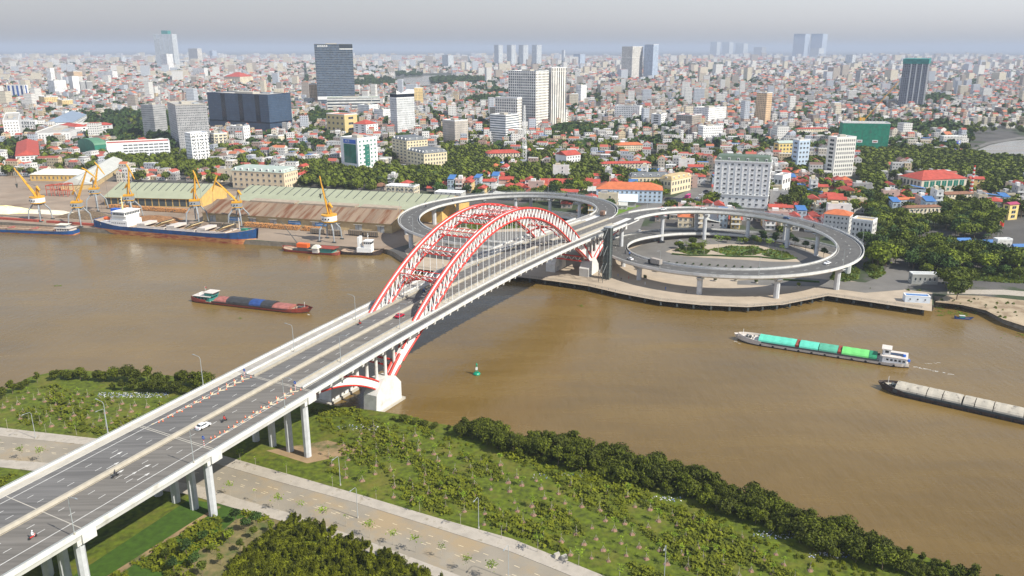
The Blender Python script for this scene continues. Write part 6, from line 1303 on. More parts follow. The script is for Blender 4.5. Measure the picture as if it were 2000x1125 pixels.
# ---- small houses
M_h = [mat('house_white',(.66,.65,.62),.8,.1,.3),mat('house_cream',(.60,.52,.38),.8,.1,.3),mat('house_grey',(.38,.37,.36),.85,.12,.3),mat('house_yellow',(.62,.46,.20),.8,.1,.3),mat('house_pale_blue',(.40,.48,.54),.8,.1,.3),mat('house_pink',(.55,.38,.32),.8,.1,.3),mat('house_bare',(.33,.28,.24),.9,.15,.3)]
HN = ['white','cream','grey','yellow','pale blue','pinkish','bare']
ROOFS = [('red gabled',M_rtile,'gable'),('orange hipped',M_otile,'hip'),('flat grey',M_roofc,'flat'),('blue sheeted',M_bluer,'shed'),('brown hipped',M_brt,'hip'),('pale sheeted',M_greyr,'shed'),('crimson hipped',M_rtile,'hip')]
def house_proto(wi, ri, w_, d_, fl):
    t = thing('house','house','house'); h = fl*3.3; rn, rm, rk = ROOFS[ri]; m_ = M_h[wi]
    wl = walls('wall', R4(-w_/2,w_/2,-d_/2,d_/2), 0, h, m_, t)
    b = MB()
    if rk in ('gable','hip'): hip(b,-w_/2,w_/2,-d_/2,d_/2,h,min(w_,d_)*.3,rm,.5,rk=='gable'); b.build('roof', t)
    elif rk == 'shed': b.hexa([(-w_/2,-d_/2,h+.5),(w_/2,-d_/2,h+.5),(w_/2,d_/2,h+2.2),(-w_/2,d_/2,h+2.2)],[(-w_/2-.3,-d_/2-.3,h+.6),(w_/2+.3,-d_/2-.3,h+.6),(w_/2+.3,d_/2+.3,h+2.4),(-w_/2-.3,d_/2+.3,h+2.4)],rm); b.build('roof', t)
    else:
        for x0,x1,y0,y1 in ((-w_/2,w_/2,-d_/2-.05,-d_/2+.25),(-w_/2,w_/2,d_/2-.25,d_/2+.05),(-w_/2-.05,-w_/2+.25,-d_/2,d_/2),(w_/2-.25,w_/2+.05,-d_/2,d_/2)): b.bx(x0,x1,y0,y1,h,h+.9,m_)
        b.build('parapet', t); b = MB(); b.bx(-w_*.3,w_*.2,d_*.05,d_*.35,h,h+2.5,M_h[(wi+1)%3]); b.build('roof_room', t); b = MB(); b.tube((w_*.2,-d_*.2,h+1),(w_*.2,-d_*.2,h+2.2),.6,M_steel,8); b.build('water_tank', t)
    n = max(1,int(w_/2.8))
    for f in range(fl):
        for c in range(n): o = link('window', win_mesh(1.3,1.5,M_glass), t, (-w_/2+w_*(c+.5)/n,-d_/2-.01,f*3.3+1.0))
    for f in range(fl):
        o = link('window', win_mesh(1.1,1.3,M_glass), t, (w_/2+.01,-d_/2+d_*.3,f*3.3+1.1)); o.rotation_euler = (0,0,R(90)); o = link('window', win_mesh(1.1,1.3,M_glass), t, (w_/2+.01,d_*.25,f*3.3+1.1)); o.rotation_euler = (0,0,R(90))
        o = link('window', win_mesh(1.1,1.3,M_glass), t, (-w_/2-.01,-d_/2+d_*.4,f*3.3+1.1)); o.rotation_euler = (0,0,-R(90))
    if ri % 2 == 0:
        for f in range(1,fl): b = MB(); b.bx(-w_/2,w_/2,-d_/2-1.1,-d_/2-.0,f*3.3-.12,f*3.3,M_wpaint); b.bx(-w_/2,w_/2,-d_/2-1.1,-d_/2-1.0,f*3.3,f*3.3+.9,M_wpaint); b.build('balcony', t)
    return t, f'{HN[wi]} {["","one","two","three","four","five"][fl]} storey {rn}-roofed house'
PROT = [house_proto(*a) for a in ((0,0,6,13,3),(1,1,9,11,2),(2,2,5.5,14,4),(0,2,5,15,5),(3,6,8,12,2),(4,3,6,12,3),(5,0,7,12,2),(6,5,9,13,1),(0,6,8,13,2),(1,2,5.5,14,3),(2,5,10,12,1),(3,0,6,12,3),(0,0,6,13,2),(6,4,10,12,1),(1,0,7,12,2),(5,2,6,14,3),(0,6,9,12,2),(6,0,8,12,1))]
cand = []
for gx in range(-95,95):
    for gy in range(30,108):
        X = gx*8.6+rnd.uniform(-1.5,1.5); Y = gy*14.5+rnd.uniform(-2,2); ca, sa = math.cos(R(-10)), math.sin(R(-10)); x = X*ca-Y*sa; y = X*sa+Y*ca
        if y < 380 or abs(x) > .72*y+40 or y > 1100: continue
        u, v_ = PX(x,y,3.0)
        if v_ < 205 or v_ > 478 or blocked(x,y,5): continue
        if inell(u,v_,BUSY) or inell(u,v_,[(e[0],e[1],e[2]*.9,e[3]*.85) for e in GREEN if e[4] >= .9]): continue
        if u > 1880 and 255 < v_ < 350: continue
        if u > 1640 and v_ > 420 or (u < 460 and v_ > 355) or (u < 900 and v_ > 375): continue
        if v_ > 455 or (v_ > 440 and not 1240 < u < 1660): continue
        P = Vector((x,y,3.0))
        if min((BP(258,76.4,0)-P).to_2d().length, (BP(258,-76.4,0)-P).to_2d().length) < 84: continue
        if in_poly(u,v_,AVE): continue
        # streets
        if gx % 9 == 0 or gy % 4 == 0: continue
        if rnd.random() < .2 or infront(u,v_): continue
        cand.append((math.hypot(x,y), P, u, v_))
cand.sort(key=lambda q: q[0]); items = []
for i, (d, P, u, v_) in enumerate(cand[:290]):
    pr, nm = PROT[rnd.randrange(len(PROT))]
    o = place(pr, P, R(-10)+rnd.choice((0,0,math.pi/2))*(1)+rnd.uniform(-.08,.08), nm, 'small houses of the riverside quarter', (rnd.uniform(.95,1.25),rnd.uniform(.9,1.15),rnd.uniform(.85,1.2))); items.append((o,u,v_,nm))
for pr, nm in PROT:
    if not any(pr is it[0] for it in items):
        for ch in list(pr.children_recursive): bpy.data.objects.remove(ch)
        bpy.data.objects.remove(pr)
label_all(items, LANDS)
# ---- the rest of the city as one mass of houses
hs = [(P.x,P.y,R(-10)+rnd.choice((0,math.pi/2)),rnd.uniform(5.5,9),rnd.uniform(9,14),rnd.choice((3.5,3.5,6,6.5,7,9,10,13))) for _,P,_,_ in cand[290:]]
def fill(y0, y1, cell, hb, ang, tall=.03):
    n = 0; W_ = y1*.86+80; c_, s_ = math.cos(ang), math.sin(ang); m_ = int(W_*1.5/cell)+2
    gx, gy = np.meshgrid(np.arange(-m_,m_), np.arange(-int(.6*m_), int(y1*1.3/cell))); gx = gx.ravel(); gy = gy.ravel()
    keepm = (gx % 7 != 0) & (gy % 5 != 0) & (nr.rand(len(gx)) > .2); gx = gx[keepm]; gy = gy[keepm]
    X = gx*cell + nr.uniform(-.2,.2,len(gx))*cell; Y = gy*cell + nr.uniform(-.2,.2,len(gx))*cell; x = X*c_-Y*s_; y = X*s_+Y*c_
    k = (y > y0) & (y < y1) & (np.abs(x) < .84*y+60); x = x[k]; y = y[k]
    # parks and water stay open
    g = np.sin(x*.0041+1.3)*np.sin(y*.0033+.4)+.6*np.sin(x*.0107+y*.006)
    k = g < 1.05; x = x[k]; y = y[k]; n = len(x)
    hh = hb*(.4+nr.rand(n)**2*1.5); t_ = nr.rand(n) < tall; hh[t_] *= 2.6; wd = np.where(t_, 1.7, 1.0)
    return [(x[i],y[i],ang+(math.pi/2 if nr.rand()<.5 else 0),wd[i]*cell*nr.uniform(.45,.95),wd[i]*cell*nr.uniform(.6,1.1),hh[i]) for i in range(n)]
FAR = fill(1085,1700,9.6,9.5,R(8),.015) + fill(1700,3000,12.5,10,R(-6),.02) + fill(3000,6000,20,12,R(14),.03) + fill(6000,12000,38,14,R(3),.05)
def openarea(x, y):
    u, v_ = PX(x,y,3.0); return (770 < u < 885 and 143 < v_ < 174) or (u > 1890 and 250 < v_ < 345) or blocked(x,y,4) or inell(u,v_,[(630,238,40,12),(900,160,60,8),(1830,200,30,10),(950,200,40,7),(740,168,50,6),(1130,262,60,10)])
FA = np.array(FAR); fy = FA[:,1]; ff = fy*math.cos(PITCH)-(3-CAM_H)*math.sin(PITCH); fu = 1000+FPX*FA[:,0]/ff; fv = 562.5-FPX*(fy*math.sin(PITCH)+(3-CAM_H)*math.cos(PITCH))/ff
bad = ((fu>770)&(fu<885)&(fv>143)&(fv<174)) | ((fu>1890)&(fv>250)&(fv<345))
for e in ((630,238,40,12),(900,160,60,8),(1830,200,30,10),(950,200,40,7),(740,168,50,6),(1130,262,60,10)): bad |= ((fu-e[0])/e[2])**2+((fv-e[1])/e[3])**2 < 1
for cx, cy, ca, sa, a, b_ in KEEP: dx, dy = FA[:,0]-cx, fy-cy; bad |= (np.abs(dx*ca+dy*sa) < a+3)&(np.abs(-dx*sa+dy*ca) < b_+3)
H_ = np.concatenate([np.array(hs), FA[~bad]]); n = len(H_)
PAL = np.array([(.60,.59,.56),(.54,.49,.40),(.56,.45,.29),(.34,.33,.32),(.42,.45,.50),(.27,.22,.19),(.70,.68,.64),(.46,.33,.26)]); PW = np.array([.28,.15,.10,.15,.08,.08,.10,.06]); PW = PW/PW.sum()
RPAL = np.array([(.32,.075,.05),(.40,.13,.06),(.28,.27,.26),(.46,.44,.41),(.06,.15,.36),(.15,.09,.07),(.18,.19,.20),(.58,.58,.56)]); RW = np.array([.22,.08,.28,.14,.03,.08,.11,.06]); RW = RW/RW.sum()
wc = PAL[nr.choice(len(PAL),n,p=PW)]*nr.uniform(.8,1.1,(n,1)); tl_ = H_[:,5] > 22; wc[tl_] = np.array([(.66,.65,.61),(.60,.54,.42),(.46,.49,.53),(.38,.33,.28)])[nr.choice(4,tl_.sum(),p=[.35,.3,.2,.15])]; rt = nr.choice(len(RPAL),n,p=RW); rc = RPAL[rt]*nr.uniform(.85,1.15,(n,1)); pitched = (rt < 2) | (rt == 5)
x,y,a,w_,d_,h = H_.T; ca, sa = np.cos(a), np.sin(a); rh = np.where(pitched & (h < 20), w_*.28, .15)
cor = np.array([(-1,-1),(1,-1),(1,1),(-1,1)])*.5; vs = np.zeros((n,10,3))
for i,(p,q) in enumerate(cor):
    lx, ly = p*w_, q*d_; vs[:,i,0] = x+lx*ca-ly*sa; vs[:,i,1] = y+lx*sa+ly*ca; vs[:,i,2] = 3.0; vs[:,i+4,:2] = vs[:,i,:2]; vs[:,i+4,2] = 3+h
for i,q in enumerate((-.5,.5)): ly = q*d_; vs[:,8+i,0] = x-ly*sa; vs[:,8+i,1] = y+ly*ca; vs[:,8+i,2] = 3+h+rh
faces = [(0,1,5,4),(1,2,6,5),(2,3,7,6),(3,0,4,7),(5,6,9,8),(7,4,8,9),(4,5,8),(6,7,9)]; fl_ = np.concatenate([np.array(f) for f in faces]); ls = np.cumsum([0]+[len(f) for f in faces]); per = len(fl_)
me = bpy.data.meshes.new('city_houses'); me.vertices.add(n*10); me.vertices.foreach_set('co', vs.astype(np.float32).ravel())
me.loops.add(n*per); me.loops.foreach_set('vertex_index', (fl_[None,:]+np.arange(n)[:,None]*10).astype(np.int32).ravel())
me.polygons.add(n*8); me.polygons.foreach_set('loop_start', (ls[:-1][None,:]+np.arange(n)[:,None]*per).astype(np.int32).ravel())
me.update(calc_edges=True); me.polygons.foreach_set('use_smooth', [False]*len(me.polygons))
colr = np.ones((n,per,4),dtype=np.float32); colr[:,:16,:3] = wc[:,None,:]; colr[:,16:24,:3] = rc[:,None,:]; colr[:,24:,:3] = np.where(pitched[:,None], wc, rc)[:,None,:]
ca_ = me.color_attributes.new('Col','FLOAT_COLOR','CORNER'); ca_.data.foreach_set('color', colr.ravel())
uv = np.zeros((n,per,2),dtype=np.float32)
for f in range(4): L_ = w_ if f % 2 == 0 else d_; uv[:,f*4+1,0] = L_; uv[:,f*4+2,0] = L_; uv[:,f*4+2,1] = h; uv[:,f*4+3,1] = h
uv[:,16:,1] = -1; ul = me.uv_layers.new(name='UVMap'); ul.data.foreach_set('uv', uv.ravel())
cm = fac_mat('city_house_walls',(.5,.5,.5),(.05,.055,.06),2.9,3.2,.42,.42); nt_ = cm.node_tree; at_ = nt_.nodes.new('ShaderNodeAttribute'); at_.attribute_name = 'Col'
mx_ = [q for q in nt_.nodes if q.type == 'MIX_RGB' and q.outputs[0].links and q.outputs[0].links[0].to_socket.name == 'Base Color'][0]; nt_.links.new(at_.outputs['Color'], mx_.inputs['Color1'])
me.materials.append(cm); o = link('city_houses', me); tag(o,'endless low city of pale and red roofed houses reaching the hazy horizon','houses',None,'stuff')
# distant green clumps
k = 5200; yy = 1000*np.exp(nr.rand(k)*1.9); xx = nr.uniform(-.72,.72,k)*yy; g = np.sin(xx*.0041+1.3)*np.sin(yy*.0033+.4)+.6*np.sin(xx*.0107+yy*.006); acc = []
for e in ((630,238,40,12,60),(900,160,60,8,160),(1830,200,30,10,60),(950,200,40,7,60),(740,168,50,6,120),(1130,262,60,10,60),(790,147,40,3,40)):
    for _ in range(e[4]): aa_ = nr.rand()*6.28; q = math.sqrt(nr.rand()); P = G(e[0]+e[2]*q*math.cos(aa_), e[1]+e[3]*q*math.sin(aa_), 3); xx = np.append(xx,P.x); yy = np.append(yy,P.y); g = np.append(g,9)
lo2 = [crown_arr(400+i, 7, 4, 5, 70, 2.4) for i in range(3)]
for i in range(len(xx)):
    if (g[i] > .95 or nr.rand() < .35) and (g[i] == 9 or not openarea(xx[i],yy[i])): acc.append(lo2[i%3]*(1+yy[i]/2500*(.8 if g[i]!=9 else .3)) + np.array([xx[i],yy[i],8+yy[i]/800]))
o = link('distant_trees', quads_mesh('distant_trees', np.concatenate(acc), LF_dark)); tag(o,'hazy dark tree clumps scattered through the distant city and around the lake','trees',None,'stuff')

# ---------------------------------------------------------------- near bank planting
NL = [(935,1000,'the meadow pavement lamp'),(665,930,'the lamp by the bridge piers'),(773,880,'the tallest sapling'),(750,790,'the near arch pier'),(1297,1110,'the bottom edge lamp'),(1100,990,'the pavement blocks'),(211,820,'the left parapet lamp'),(600,880,'the outer bridge pier'),(60,760,'the left shore point'),(1130,920,'the bare pole in the meadow'),(1450,1060,'the right meadow corner'),(890,860,'the leaning meadow sapling'),(250,790,'the rubbish strip'),(1750,1090,'the right end of the shrub belt'),(1300,960,'the middle of the shrub belt'),(400,740,'the upper left lamp'),(1550,1040,'the rubbish patches')]
items = []
def line(pts, step):
    P = [G(x,y,ZN) for x,y in pts]; out = []
    for i in range(len(P)-1):
        n = max(1,int((P[i+1]-P[i]).length/step))
        for k in range(n): out.append(P[i].lerp(P[i+1],k/n))
    return out
belt = []
for off_, step in ((1.5,2.7),(-1.8,2.8),(-4.9,2.9),(-8.0,3.1),(-11.0,3.4)):
    for P in line([(905,838),(1000,860),(1150,887),(1300,925),(1400,958),(1500,1000),(1650,1052),(1800,1100),(1900,1135),(2020,1180)], step):
        u, v_ = PX(P.x,P.y,ZN); d = 0 if u > 980 else (980-u)*.05
        if off_ < -10 and (u < 1060 or u > 1640): continue
        if off_ < -6 and u < 960: continue
        belt.append((P+Vector((rnd.uniform(-1.2,1.2)-.0,off_-1.5+rnd.uniform(-1.2,1.2),0)), 1.0 if u < 1700 else .72))
for P in line([(-40,800),(0,778),(60,748),(130,734),(250,742),(330,745),(420,755)], 3.6): belt.append((P+Vector((rnd.uniform(-1,1),-2.5+rnd.uniform(-1,1),0)), .8 if PX(P.x,P.y,2)[0] < 200 else 1.0)); 
for P in line([(215,765),(300,768),(420,775)], 3.6): belt.append((P+Vector((0,2+rnd.uniform(-1.5,1.5),0)), .95))
for P in line([(770,815),(850,832),(905,838)], 4.2): belt.append((P+Vector((0,-2,0)), .5))
belt.sort(key=lambda q: q[0].length); acc = []
for P, s in belt[298:]: acc.append(T_bank[rnd.randrange(4)][2]*s*rnd.uniform(.95,1.3)+np.array([P.x,P.y,ZN-.6]))
if acc: tag(link('shrub_belt', quads_mesh('shrub_belt', np.concatenate(acc), LF_bank)),'far ends of the dark green shrub belt along the near shore','shrubs',None,'stuff')
for P, s in belt[:298]:
    u, v_ = PX(P.x,P.y,ZN); k = rnd.randrange(4); q = s*rnd.uniform(.6,1.25); q = (q*rnd.uniform(.85,1.2),q*rnd.uniform(.85,1.2),q)
    o = tree_thing('shrub_tree','tree',T_bank[k],(P.x,P.y,ZN-.6),rnd.uniform(0,6.28),q,'riverside shrub trees on the near bank'); items.append((o,u,v_,'riverside shrub tree'))
label_all(items, NL + [(x,y,f'the {n_} bend of the near shore') for x,y,n_ in ((1080,880,'first'),(1200,905,'second'),(1380,950,'third'),(1480,995,'fourth'),(1620,1045,'fifth'),(1860,1120,'sixth'),(120,735,'left'))])
# saplings in rows
items = []
M1 = [(640,850),(720,830),(840,850),(920,885),(1000,915),(1150,945),(1300,985),(1420,1030),(1560,1095),(1640,1140),(1260,1140),(1100,1080),(1000,1042),(850,1000),(700,952),(640,920)]
M2 = [(-40,800),(40,765),(110,752),(200,775),(330,790),(280,842),(220,850),(0,825),(-40,820)]
cand2 = []
for gx in range(-40,40):
    for gy in range(0,60):
        X = gx*5.6+(gy%2)*2.8+rnd.uniform(-.8,.8); Y = 120+gy*4.6+rnd.uniform(-.6,.6); a = R(-20); x = X*math.cos(a)-(Y-230)*math.sin(a); y = 230+X*math.sin(a)+(Y-230)*math.cos(a)
        if y < 100: continue
        u, v_ = PX(x,y,ZN)
        if in_poly(u,v_,M1) or in_poly(u,v_,M2):
            s_, w__ = (Vector((x,y,0))-O0).dot(U), (Vector((x,y,0))-O0).dot(V)
            if abs(w__) > 20 and rnd.random() > .12: cand2.append((x,y,u,v_))
for x,y,u,v_ in cand2[:295]:
    k = rnd.choice((0,0,1,2,2,3,4,4,5)); o = tree_thing('sapling','sapling',SAPS[k],(x,y,ZN),rnd.uniform(0,6.28),rnd.uniform(.7,1.15),'staked saplings on the near meadow'); items.append((o,u,v_,['small bushy sapling','leafy sapling','thin sapling','tall thin sapling','nearly bare sapling','wide leafy sapling'][k]))
label_all(items, NL)
items = []
for pts_, n_ in (([(470,905),(500,912),(560,928),(650,952),(735,975),(820,1000),(900,1027),(980,1052),(1050,1078),(1130,1105),(1210,1135)],'far'),([(450,968),(500,980),(545,998),(590,1006),(632,1022),(676,1028),(722,1050),(768,1064),(812,1078),(862,1090),(912,1116),(960,1132)],'near'),([(-5,887),(42,898),(82,903)],'near'),([(15,838),(90,846),(150,850)],'far')):
    for x, y in pts_:
        k = rnd.randrange(4); o = tree_thing('street_tree','tree',STREET[k],G(x,y,ZN+.15),rnd.uniform(0,6.28),rnd.uniform(.72,.98),'young street trees along the lower road'); items.append((o,x,y,'young '+n_+' pavement tree'))
label_all(items, NL+[(700,1050,'the near kerb lamp'),(450,950,'the bridge shadow edge')])
items = []
for x, y in ((480,1038),(530,1040),(498,1052),(462,1022),(450,1062),(470,1078),(415,1082),(400,1060),(365,1085),(382,1108),(432,1104),(340,1118),(395,1125),(325,1098),(450,1050),(502,1030)):
    k = rnd.randrange(2); o = tree_thing('field_tree','tree',T_ball[k],G(x,y,ZN),rnd.uniform(0,6.28),rnd.uniform(.8,1.25),'small round trees in the dry field'); items.append((o,x,y,['small dark round tree','small green round tree'][k]))
label_all(items, [(480,1040,'the upper corner of the dry field'),(350,1100,'the lower corner of the dry field'),(430,1085,'the middle of the dry field')])
# ground cover: weeds over the meadow, thicket at the bottom
def clump(seed, r, n, ls): a = sparse(seed, r, n, ls, r*.45); return a
cl = [clump(600+i, .9, 16, .28) for i in range(4)]; acc = []
for _ in range(19000):
    u = nr.uniform(-60,1700); v_ = nr.uniform(735,1150)
    if not (in_poly(u,v_,M1+[]) or in_poly(u,v_,M2) or in_poly(u,v_,[(600,800),(740,800),(1000,862),(1150,905),(1300,945),(1400,985),(1300,985),(1150,945),(1000,915),(840,850),(720,830),(640,850)]) or in_poly(u,v_,[(-60,930),(90,925),(60,950),(-60,985)]) or in_poly(u,v_,[(180,1150),(440,992),(545,1008),(480,1030),(300,1150)]) or (nr.rand() < .35 and in_poly(u,v_,[(470,1015),(560,1020),(420,1150),(290,1160)]))): continue
    P = G(u,v_,ZN); g = math.sin(P.x*.13+1)*math.sin(P.y*.11)+.5*math.sin(P.x*.37+P.y*.3)
    if g < -.05: continue
    a = cl[nr.randint(4)]*nr.uniform(.5,1.1)*(1+.5*max(0,g)) + np.array([P.x,P.y,ZN]); acc.append(a)
o = link('weeds', quads_mesh('weeds', np.concatenate(acc), LF_weed)); tag(o,'low green weeds and grass tufts covering the near meadow','weeds',None,'stuff')
TH_ = [(430,1160),(450,1105),(520,1050),(575,1010),(660,1040),(760,1085),(830,1120),(900,1160)]; TH2 = [(480,1000),(560,1022),(690,1070),(830,1128),(800,1135),(660,1085),(540,1035),(470,1012)]
cb = [crown_arr(700+i, 1.3, .9, 5, 260, .16) for i in range(4)]; acc = []
for _ in range(1500):
    u = nr.uniform(420,920); v_ = nr.uniform(995,1160)
    if not in_poly(u,v_,TH_): continue
    P = G(u,v_,ZN); acc.append(cb[nr.randint(4)]*nr.uniform(.6,1.25) + np.array([P.x,P.y,ZN+.8]))
for i in range(350):
    u = nr.uniform(420,920); v_ = nr.uniform(995,1160)
    if in_poly(u,v_,TH_): P = G(u,v_,ZN); acc.append(cb[nr.randint(4)]*np.array([.5,.5,1.7])*nr.uniform(.7,1.2) + np.array([P.x,P.y,ZN+1.6]))
o = link('thicket', quads_mesh('thicket', np.concatenate(acc), leaf_mat('thicket_foliage',(.068,.090,.004),.75,.35))); tag(o,'dense dark green thicket beside the lower road at the bottom','thicket',None,'stuff')
acc = []
for _ in range(2600):
    u = nr.uniform(600,1800); v_ = nr.uniform(800,1150); P = G(u,v_,ZN)
    if not in_poly(u,v_,[(640,812),(745,815),(900,850),(1000,885),(1150,918),(1300,960),(1400,1000),(1500,1045),(1650,1100),(1800,1140),(1640,1150),(1500,1090),(1380,1035),(1250,985),(1100,945),(950,912),(850,890),(700,850),(620,845)]): continue
    if math.sin(P.x*.2+P.y*.13)+math.sin(P.y*.31-P.x*.07) < -.9: continue
    acc.append(cb[nr.randint(4)]*np.array([.75,.75,.7])*nr.uniform(.3,1.0)+np.array([P.x,P.y,ZN+.3]))
tag(link('scrub', quads_mesh('scrub', np.concatenate(acc), LF_weed)),'ragged green scrub between the riverside shrub belt and the sapling meadow','scrub',None,'stuff')
# rubbish on the shore
rr = random.Random(3); b = MB(); cs = [mat('rubbish_'+n_,c_,.7,.2,3) for n_, c_ in (('white',(.7,.7,.68)),('grey',(.4,.38,.36)),('blue',(.15,.2,.4)))]
for x, y, rx, ry, n in ((260,772,70,5,260),(1540,1045,70,8,120),(1290,975,40,5,50),(700,835,40,6,60),(455,905,14,2,16),(1640,1085,60,6,90),(1100,930,60,5,30)):
    for _ in range(n): P = G(x+rx*rr.uniform(-1,1), y+ry*rr.uniform(-1,1), ZN); b.box((P.x,P.y,ZN+.1),(rr.uniform(.1,.45),rr.uniform(.1,.35),.12),rr.choice(cs),rr.uniform(0,3))
tag(b.build('rubbish'),'white plastic rubbish scattered between the meadow and the shrub belt','rubbish',None,'stuff')
# boulders on the pavement
for x, y, lb in ((1088,1088,'left pale concrete block on the far pavement'),(1102,1092,'right pale concrete block on the far pavement')):
    P = G(x,y,ZN+.15); b = MB(); b.hexa([(-.8,-.6,0),(.8,-.6,0),(.8,.6,0),(-.8,.6,0)],[(-.7,-.5,1.1),(.6,-.5,1.3),(.7,.5,1.2),(-.7,.5,1.0)],M_conc); o = link('concrete_block', b.mesh('concrete_block'), None, P, .4); tag(o,lb,'block','concrete blocks on the pavement')
# water hyacinth tufts
cl2 = [sparse(800+i,1.6,14,.5,.1) for i in range(3)]; acc = []
for x, y, rx, ry, n in ((1900,590,80,16,60),(1870,612,40,5,40),(1980,660,40,10,8),(110,558,8,1,4),(470,622,5,1,3),(1130,598,10,2,2)):
    for _ in range(n): P = G(x+rx*nr.uniform(-1,1), y+ry*nr.uniform(-1,1), 0); acc.append(cl2[nr.randint(3)]*nr.uniform(.3,.9)*np.array([1,1,.3])+np.array([P.x,P.y,.05]))
tag(link('water_plants', quads_mesh('water_plants', np.concatenate(acc), LF_sap)),'floating green water plants near the muddy shore','water plants',None,'stuff')
b = MB(); rr = random.Random(9)
for x0,y0,x1,y1,n,wd in ((1785,716,1860,732,26,.5),(1800,712,1835,709,8,.25),(598,613,606,616,8,.3),(1436,666,1445,672,6,.3)):
    for _ in range(n):
        k_ = rr.random(); P = G(x0+(x1-x0)*k_,y0+(y1-y0)*k_+rr.uniform(-1,1),0); b.box((P.x,P.y,.02),(rr.uniform(.4,1.6),rr.uniform(.1,.35)*wd*2,.03),M_line,rr.uniform(-.6,0))
tag(b.build('wake_foam'),'thin pale foam streaks trailing behind the moving barges','foam',None,'stuff')
# ---- interchange furniture
items = []
for x, y, k_, q in ((1868,585,0,1.0),(1845,520,0,1.0),(1862,505,4,1.05),(1828,508,2,1.0),(1812,498,0,.9),(1700,500,3,.9),(1688,482,1,1.0),(1722,492,4,1.0),(1710,470,3,1.0),(1735,478,1,1.0),(1665,515,4,.5),(1655,530,1,.45),(1705,530,4,.45),(1715,522,0,.45),(1900,545,4,.6),(1930,540,1,.6),(1960,540,3,.7),(1990,545,0,.6),(1890,530,3,.6),(1780,470,0,1.1),(1765,455,2,1.0),(1755,500,0,.8)):
    o = tree_thing('broadleaf_tree','tree',T_city[k_],G(x,y,3.0),rnd.uniform(0,6),q,'broadleaf trees by the right ramp'); items.append((o,x,y,'bright leafy tree' if q > .8 else 'low leafy tree'))
label_all(items, [(1868,570,'the muddy shore'),(1700,500,'the right ramp end'),(1840,505,'the riverside shed'),(1940,540,'the riverside garden'),(1770,460,'the shady street')])
acc = []
cb0 = [crown_arr(900+i, .8, .6, 4, 90, .16) for i in range(3)]
BEDS = [[(1316,489),(1335,483),(1372,483),(1388,490),(1380,497),(1345,497)],[(1384,487),(1430,480),(1480,482),(1498,492),(1470,499),(1420,499)],[(1486,497),(1500,486),(1535,492),(1552,503),(1520,507)],[(1620,546),(1632,520),(1662,512),(1680,528),(1678,545),(1650,551)],[(1684,520),(1700,505),(1722,512),(1730,535),(1712,546),(1698,540)],[(905,440),(960,434),(1030,436),(1060,442),(980,448),(920,448)],[(1868,545),(1880,525),(1960,522),(2060,528),(2060,556),(1960,552)]]
for bd in BEDS:
    xs = [p[0] for p in bd]; ys = [p[1] for p in bd]
    for _ in range(int((max(xs)-min(xs))*(max(ys)-min(ys))*.16)):
        u, v_ = nr.uniform(min(xs),max(xs)), nr.uniform(min(ys),max(ys))
        if in_poly(u,v_,bd): P = G(u,v_,3.1); acc.append(cb0[nr.randint(3)]*nr.uniform(.5,1.3)+np.array([P.x,P.y,3.4]))
for pl, n_ in (([(1828,590),(1850,580),(1990,590),(2010,632),(1960,622),(1925,602)],70),([(1640,552),(1700,560),(1780,566),(1820,560),(1800,572),(1700,572)],30),([(1780,545),(1850,530),(1865,560),(1820,566)],60)):
    for _ in range(n_*3):
        u, v_ = nr.uniform(1620,2010), nr.uniform(528,635)
        if in_poly(u,v_,pl): P = G(u,v_,3.1); acc.append(cb0[nr.randint(3)]*nr.uniform(.5,1.5)+np.array([P.x,P.y,3.3]))
tag(link('bed_shrubs', quads_mesh('bed_shrubs', np.concatenate(acc), LF_city)),'low shrubs filling the planted beds inside and beside the ramps','shrubs',None,'stuff')
items = []
for x, y, s in ((1402,496,1.15),(1375,497,.8),(1443,490,.75),(1500,497,.9),(1470,500,.6),(1526,503,.7),(1340,492,.6)):
    o = tree_thing('park_tree','tree',STREET[1] if s < 1 else STREET[0],G(x,y,3.1),rnd.uniform(0,6),s*2.0,'young trees inside the right ramp'); items.append((o,x,y,'pale trunked young tree'))
for x, y in ((1471,478),(1490,476),(1552,482),(1573,490),(1590,497),(1608,504),(1513,479)):
    o = tree_thing('park_tree','tree',T_ball[0],G(x,y,3.1),rnd.uniform(0,6),1.7,'clipped round trees inside the right ramp'); items.append((o,x,y,'dark clipped round tree'))
label_all(items, [(1402,490,'the central planting'),(1540,490,'the inner ramp piers'),(1450,470,'the lower ramp wall')])
items = []
for x, y in ((1248,527),(1283,531),(1313,534),(1375,545),(1397,549),(1437,549),(1477,553),(1518,556),(1560,560),(1260,545)):
    t = thing('planter','p','planter',G(x,y,3.02),0,'potted shrubs on the plaza'); b = MB(); b.lathe([(.9,0),(1.1,.7),(.95,.75)],(0,0,0),M_conc,10); b.build('pot', t); link('shrub', T_ball[1][0], t, (0,0,-1.6), 0, 1.1); items.append((t,x,y,'potted shrub'))
for i in range(16):
    x = 1290+i*16; y = 513+i*1.0; t = thing('planter','p','planter',G(x,y,3.1),0,'small shrubs in a row inside the right ramp'); b = MB(); b.lathe([(.5,0),(.6,.4),(.5,.42)],(0,0,0),M_conc,8); b.build('pot', t); link('shrub', T_ball[0][0], t, (0,0,-1.2), 0, .6); items.append((t,x,y,'small kerb shrub'))
label_all(items, [(1260,535,'the first plaza pier'),(1370,560,'the second plaza pier'),(1503,570,'the third plaza pier'),(1300,512,'the box truck'),(1440,520,'the middle ramp lamp')])
b = MB()
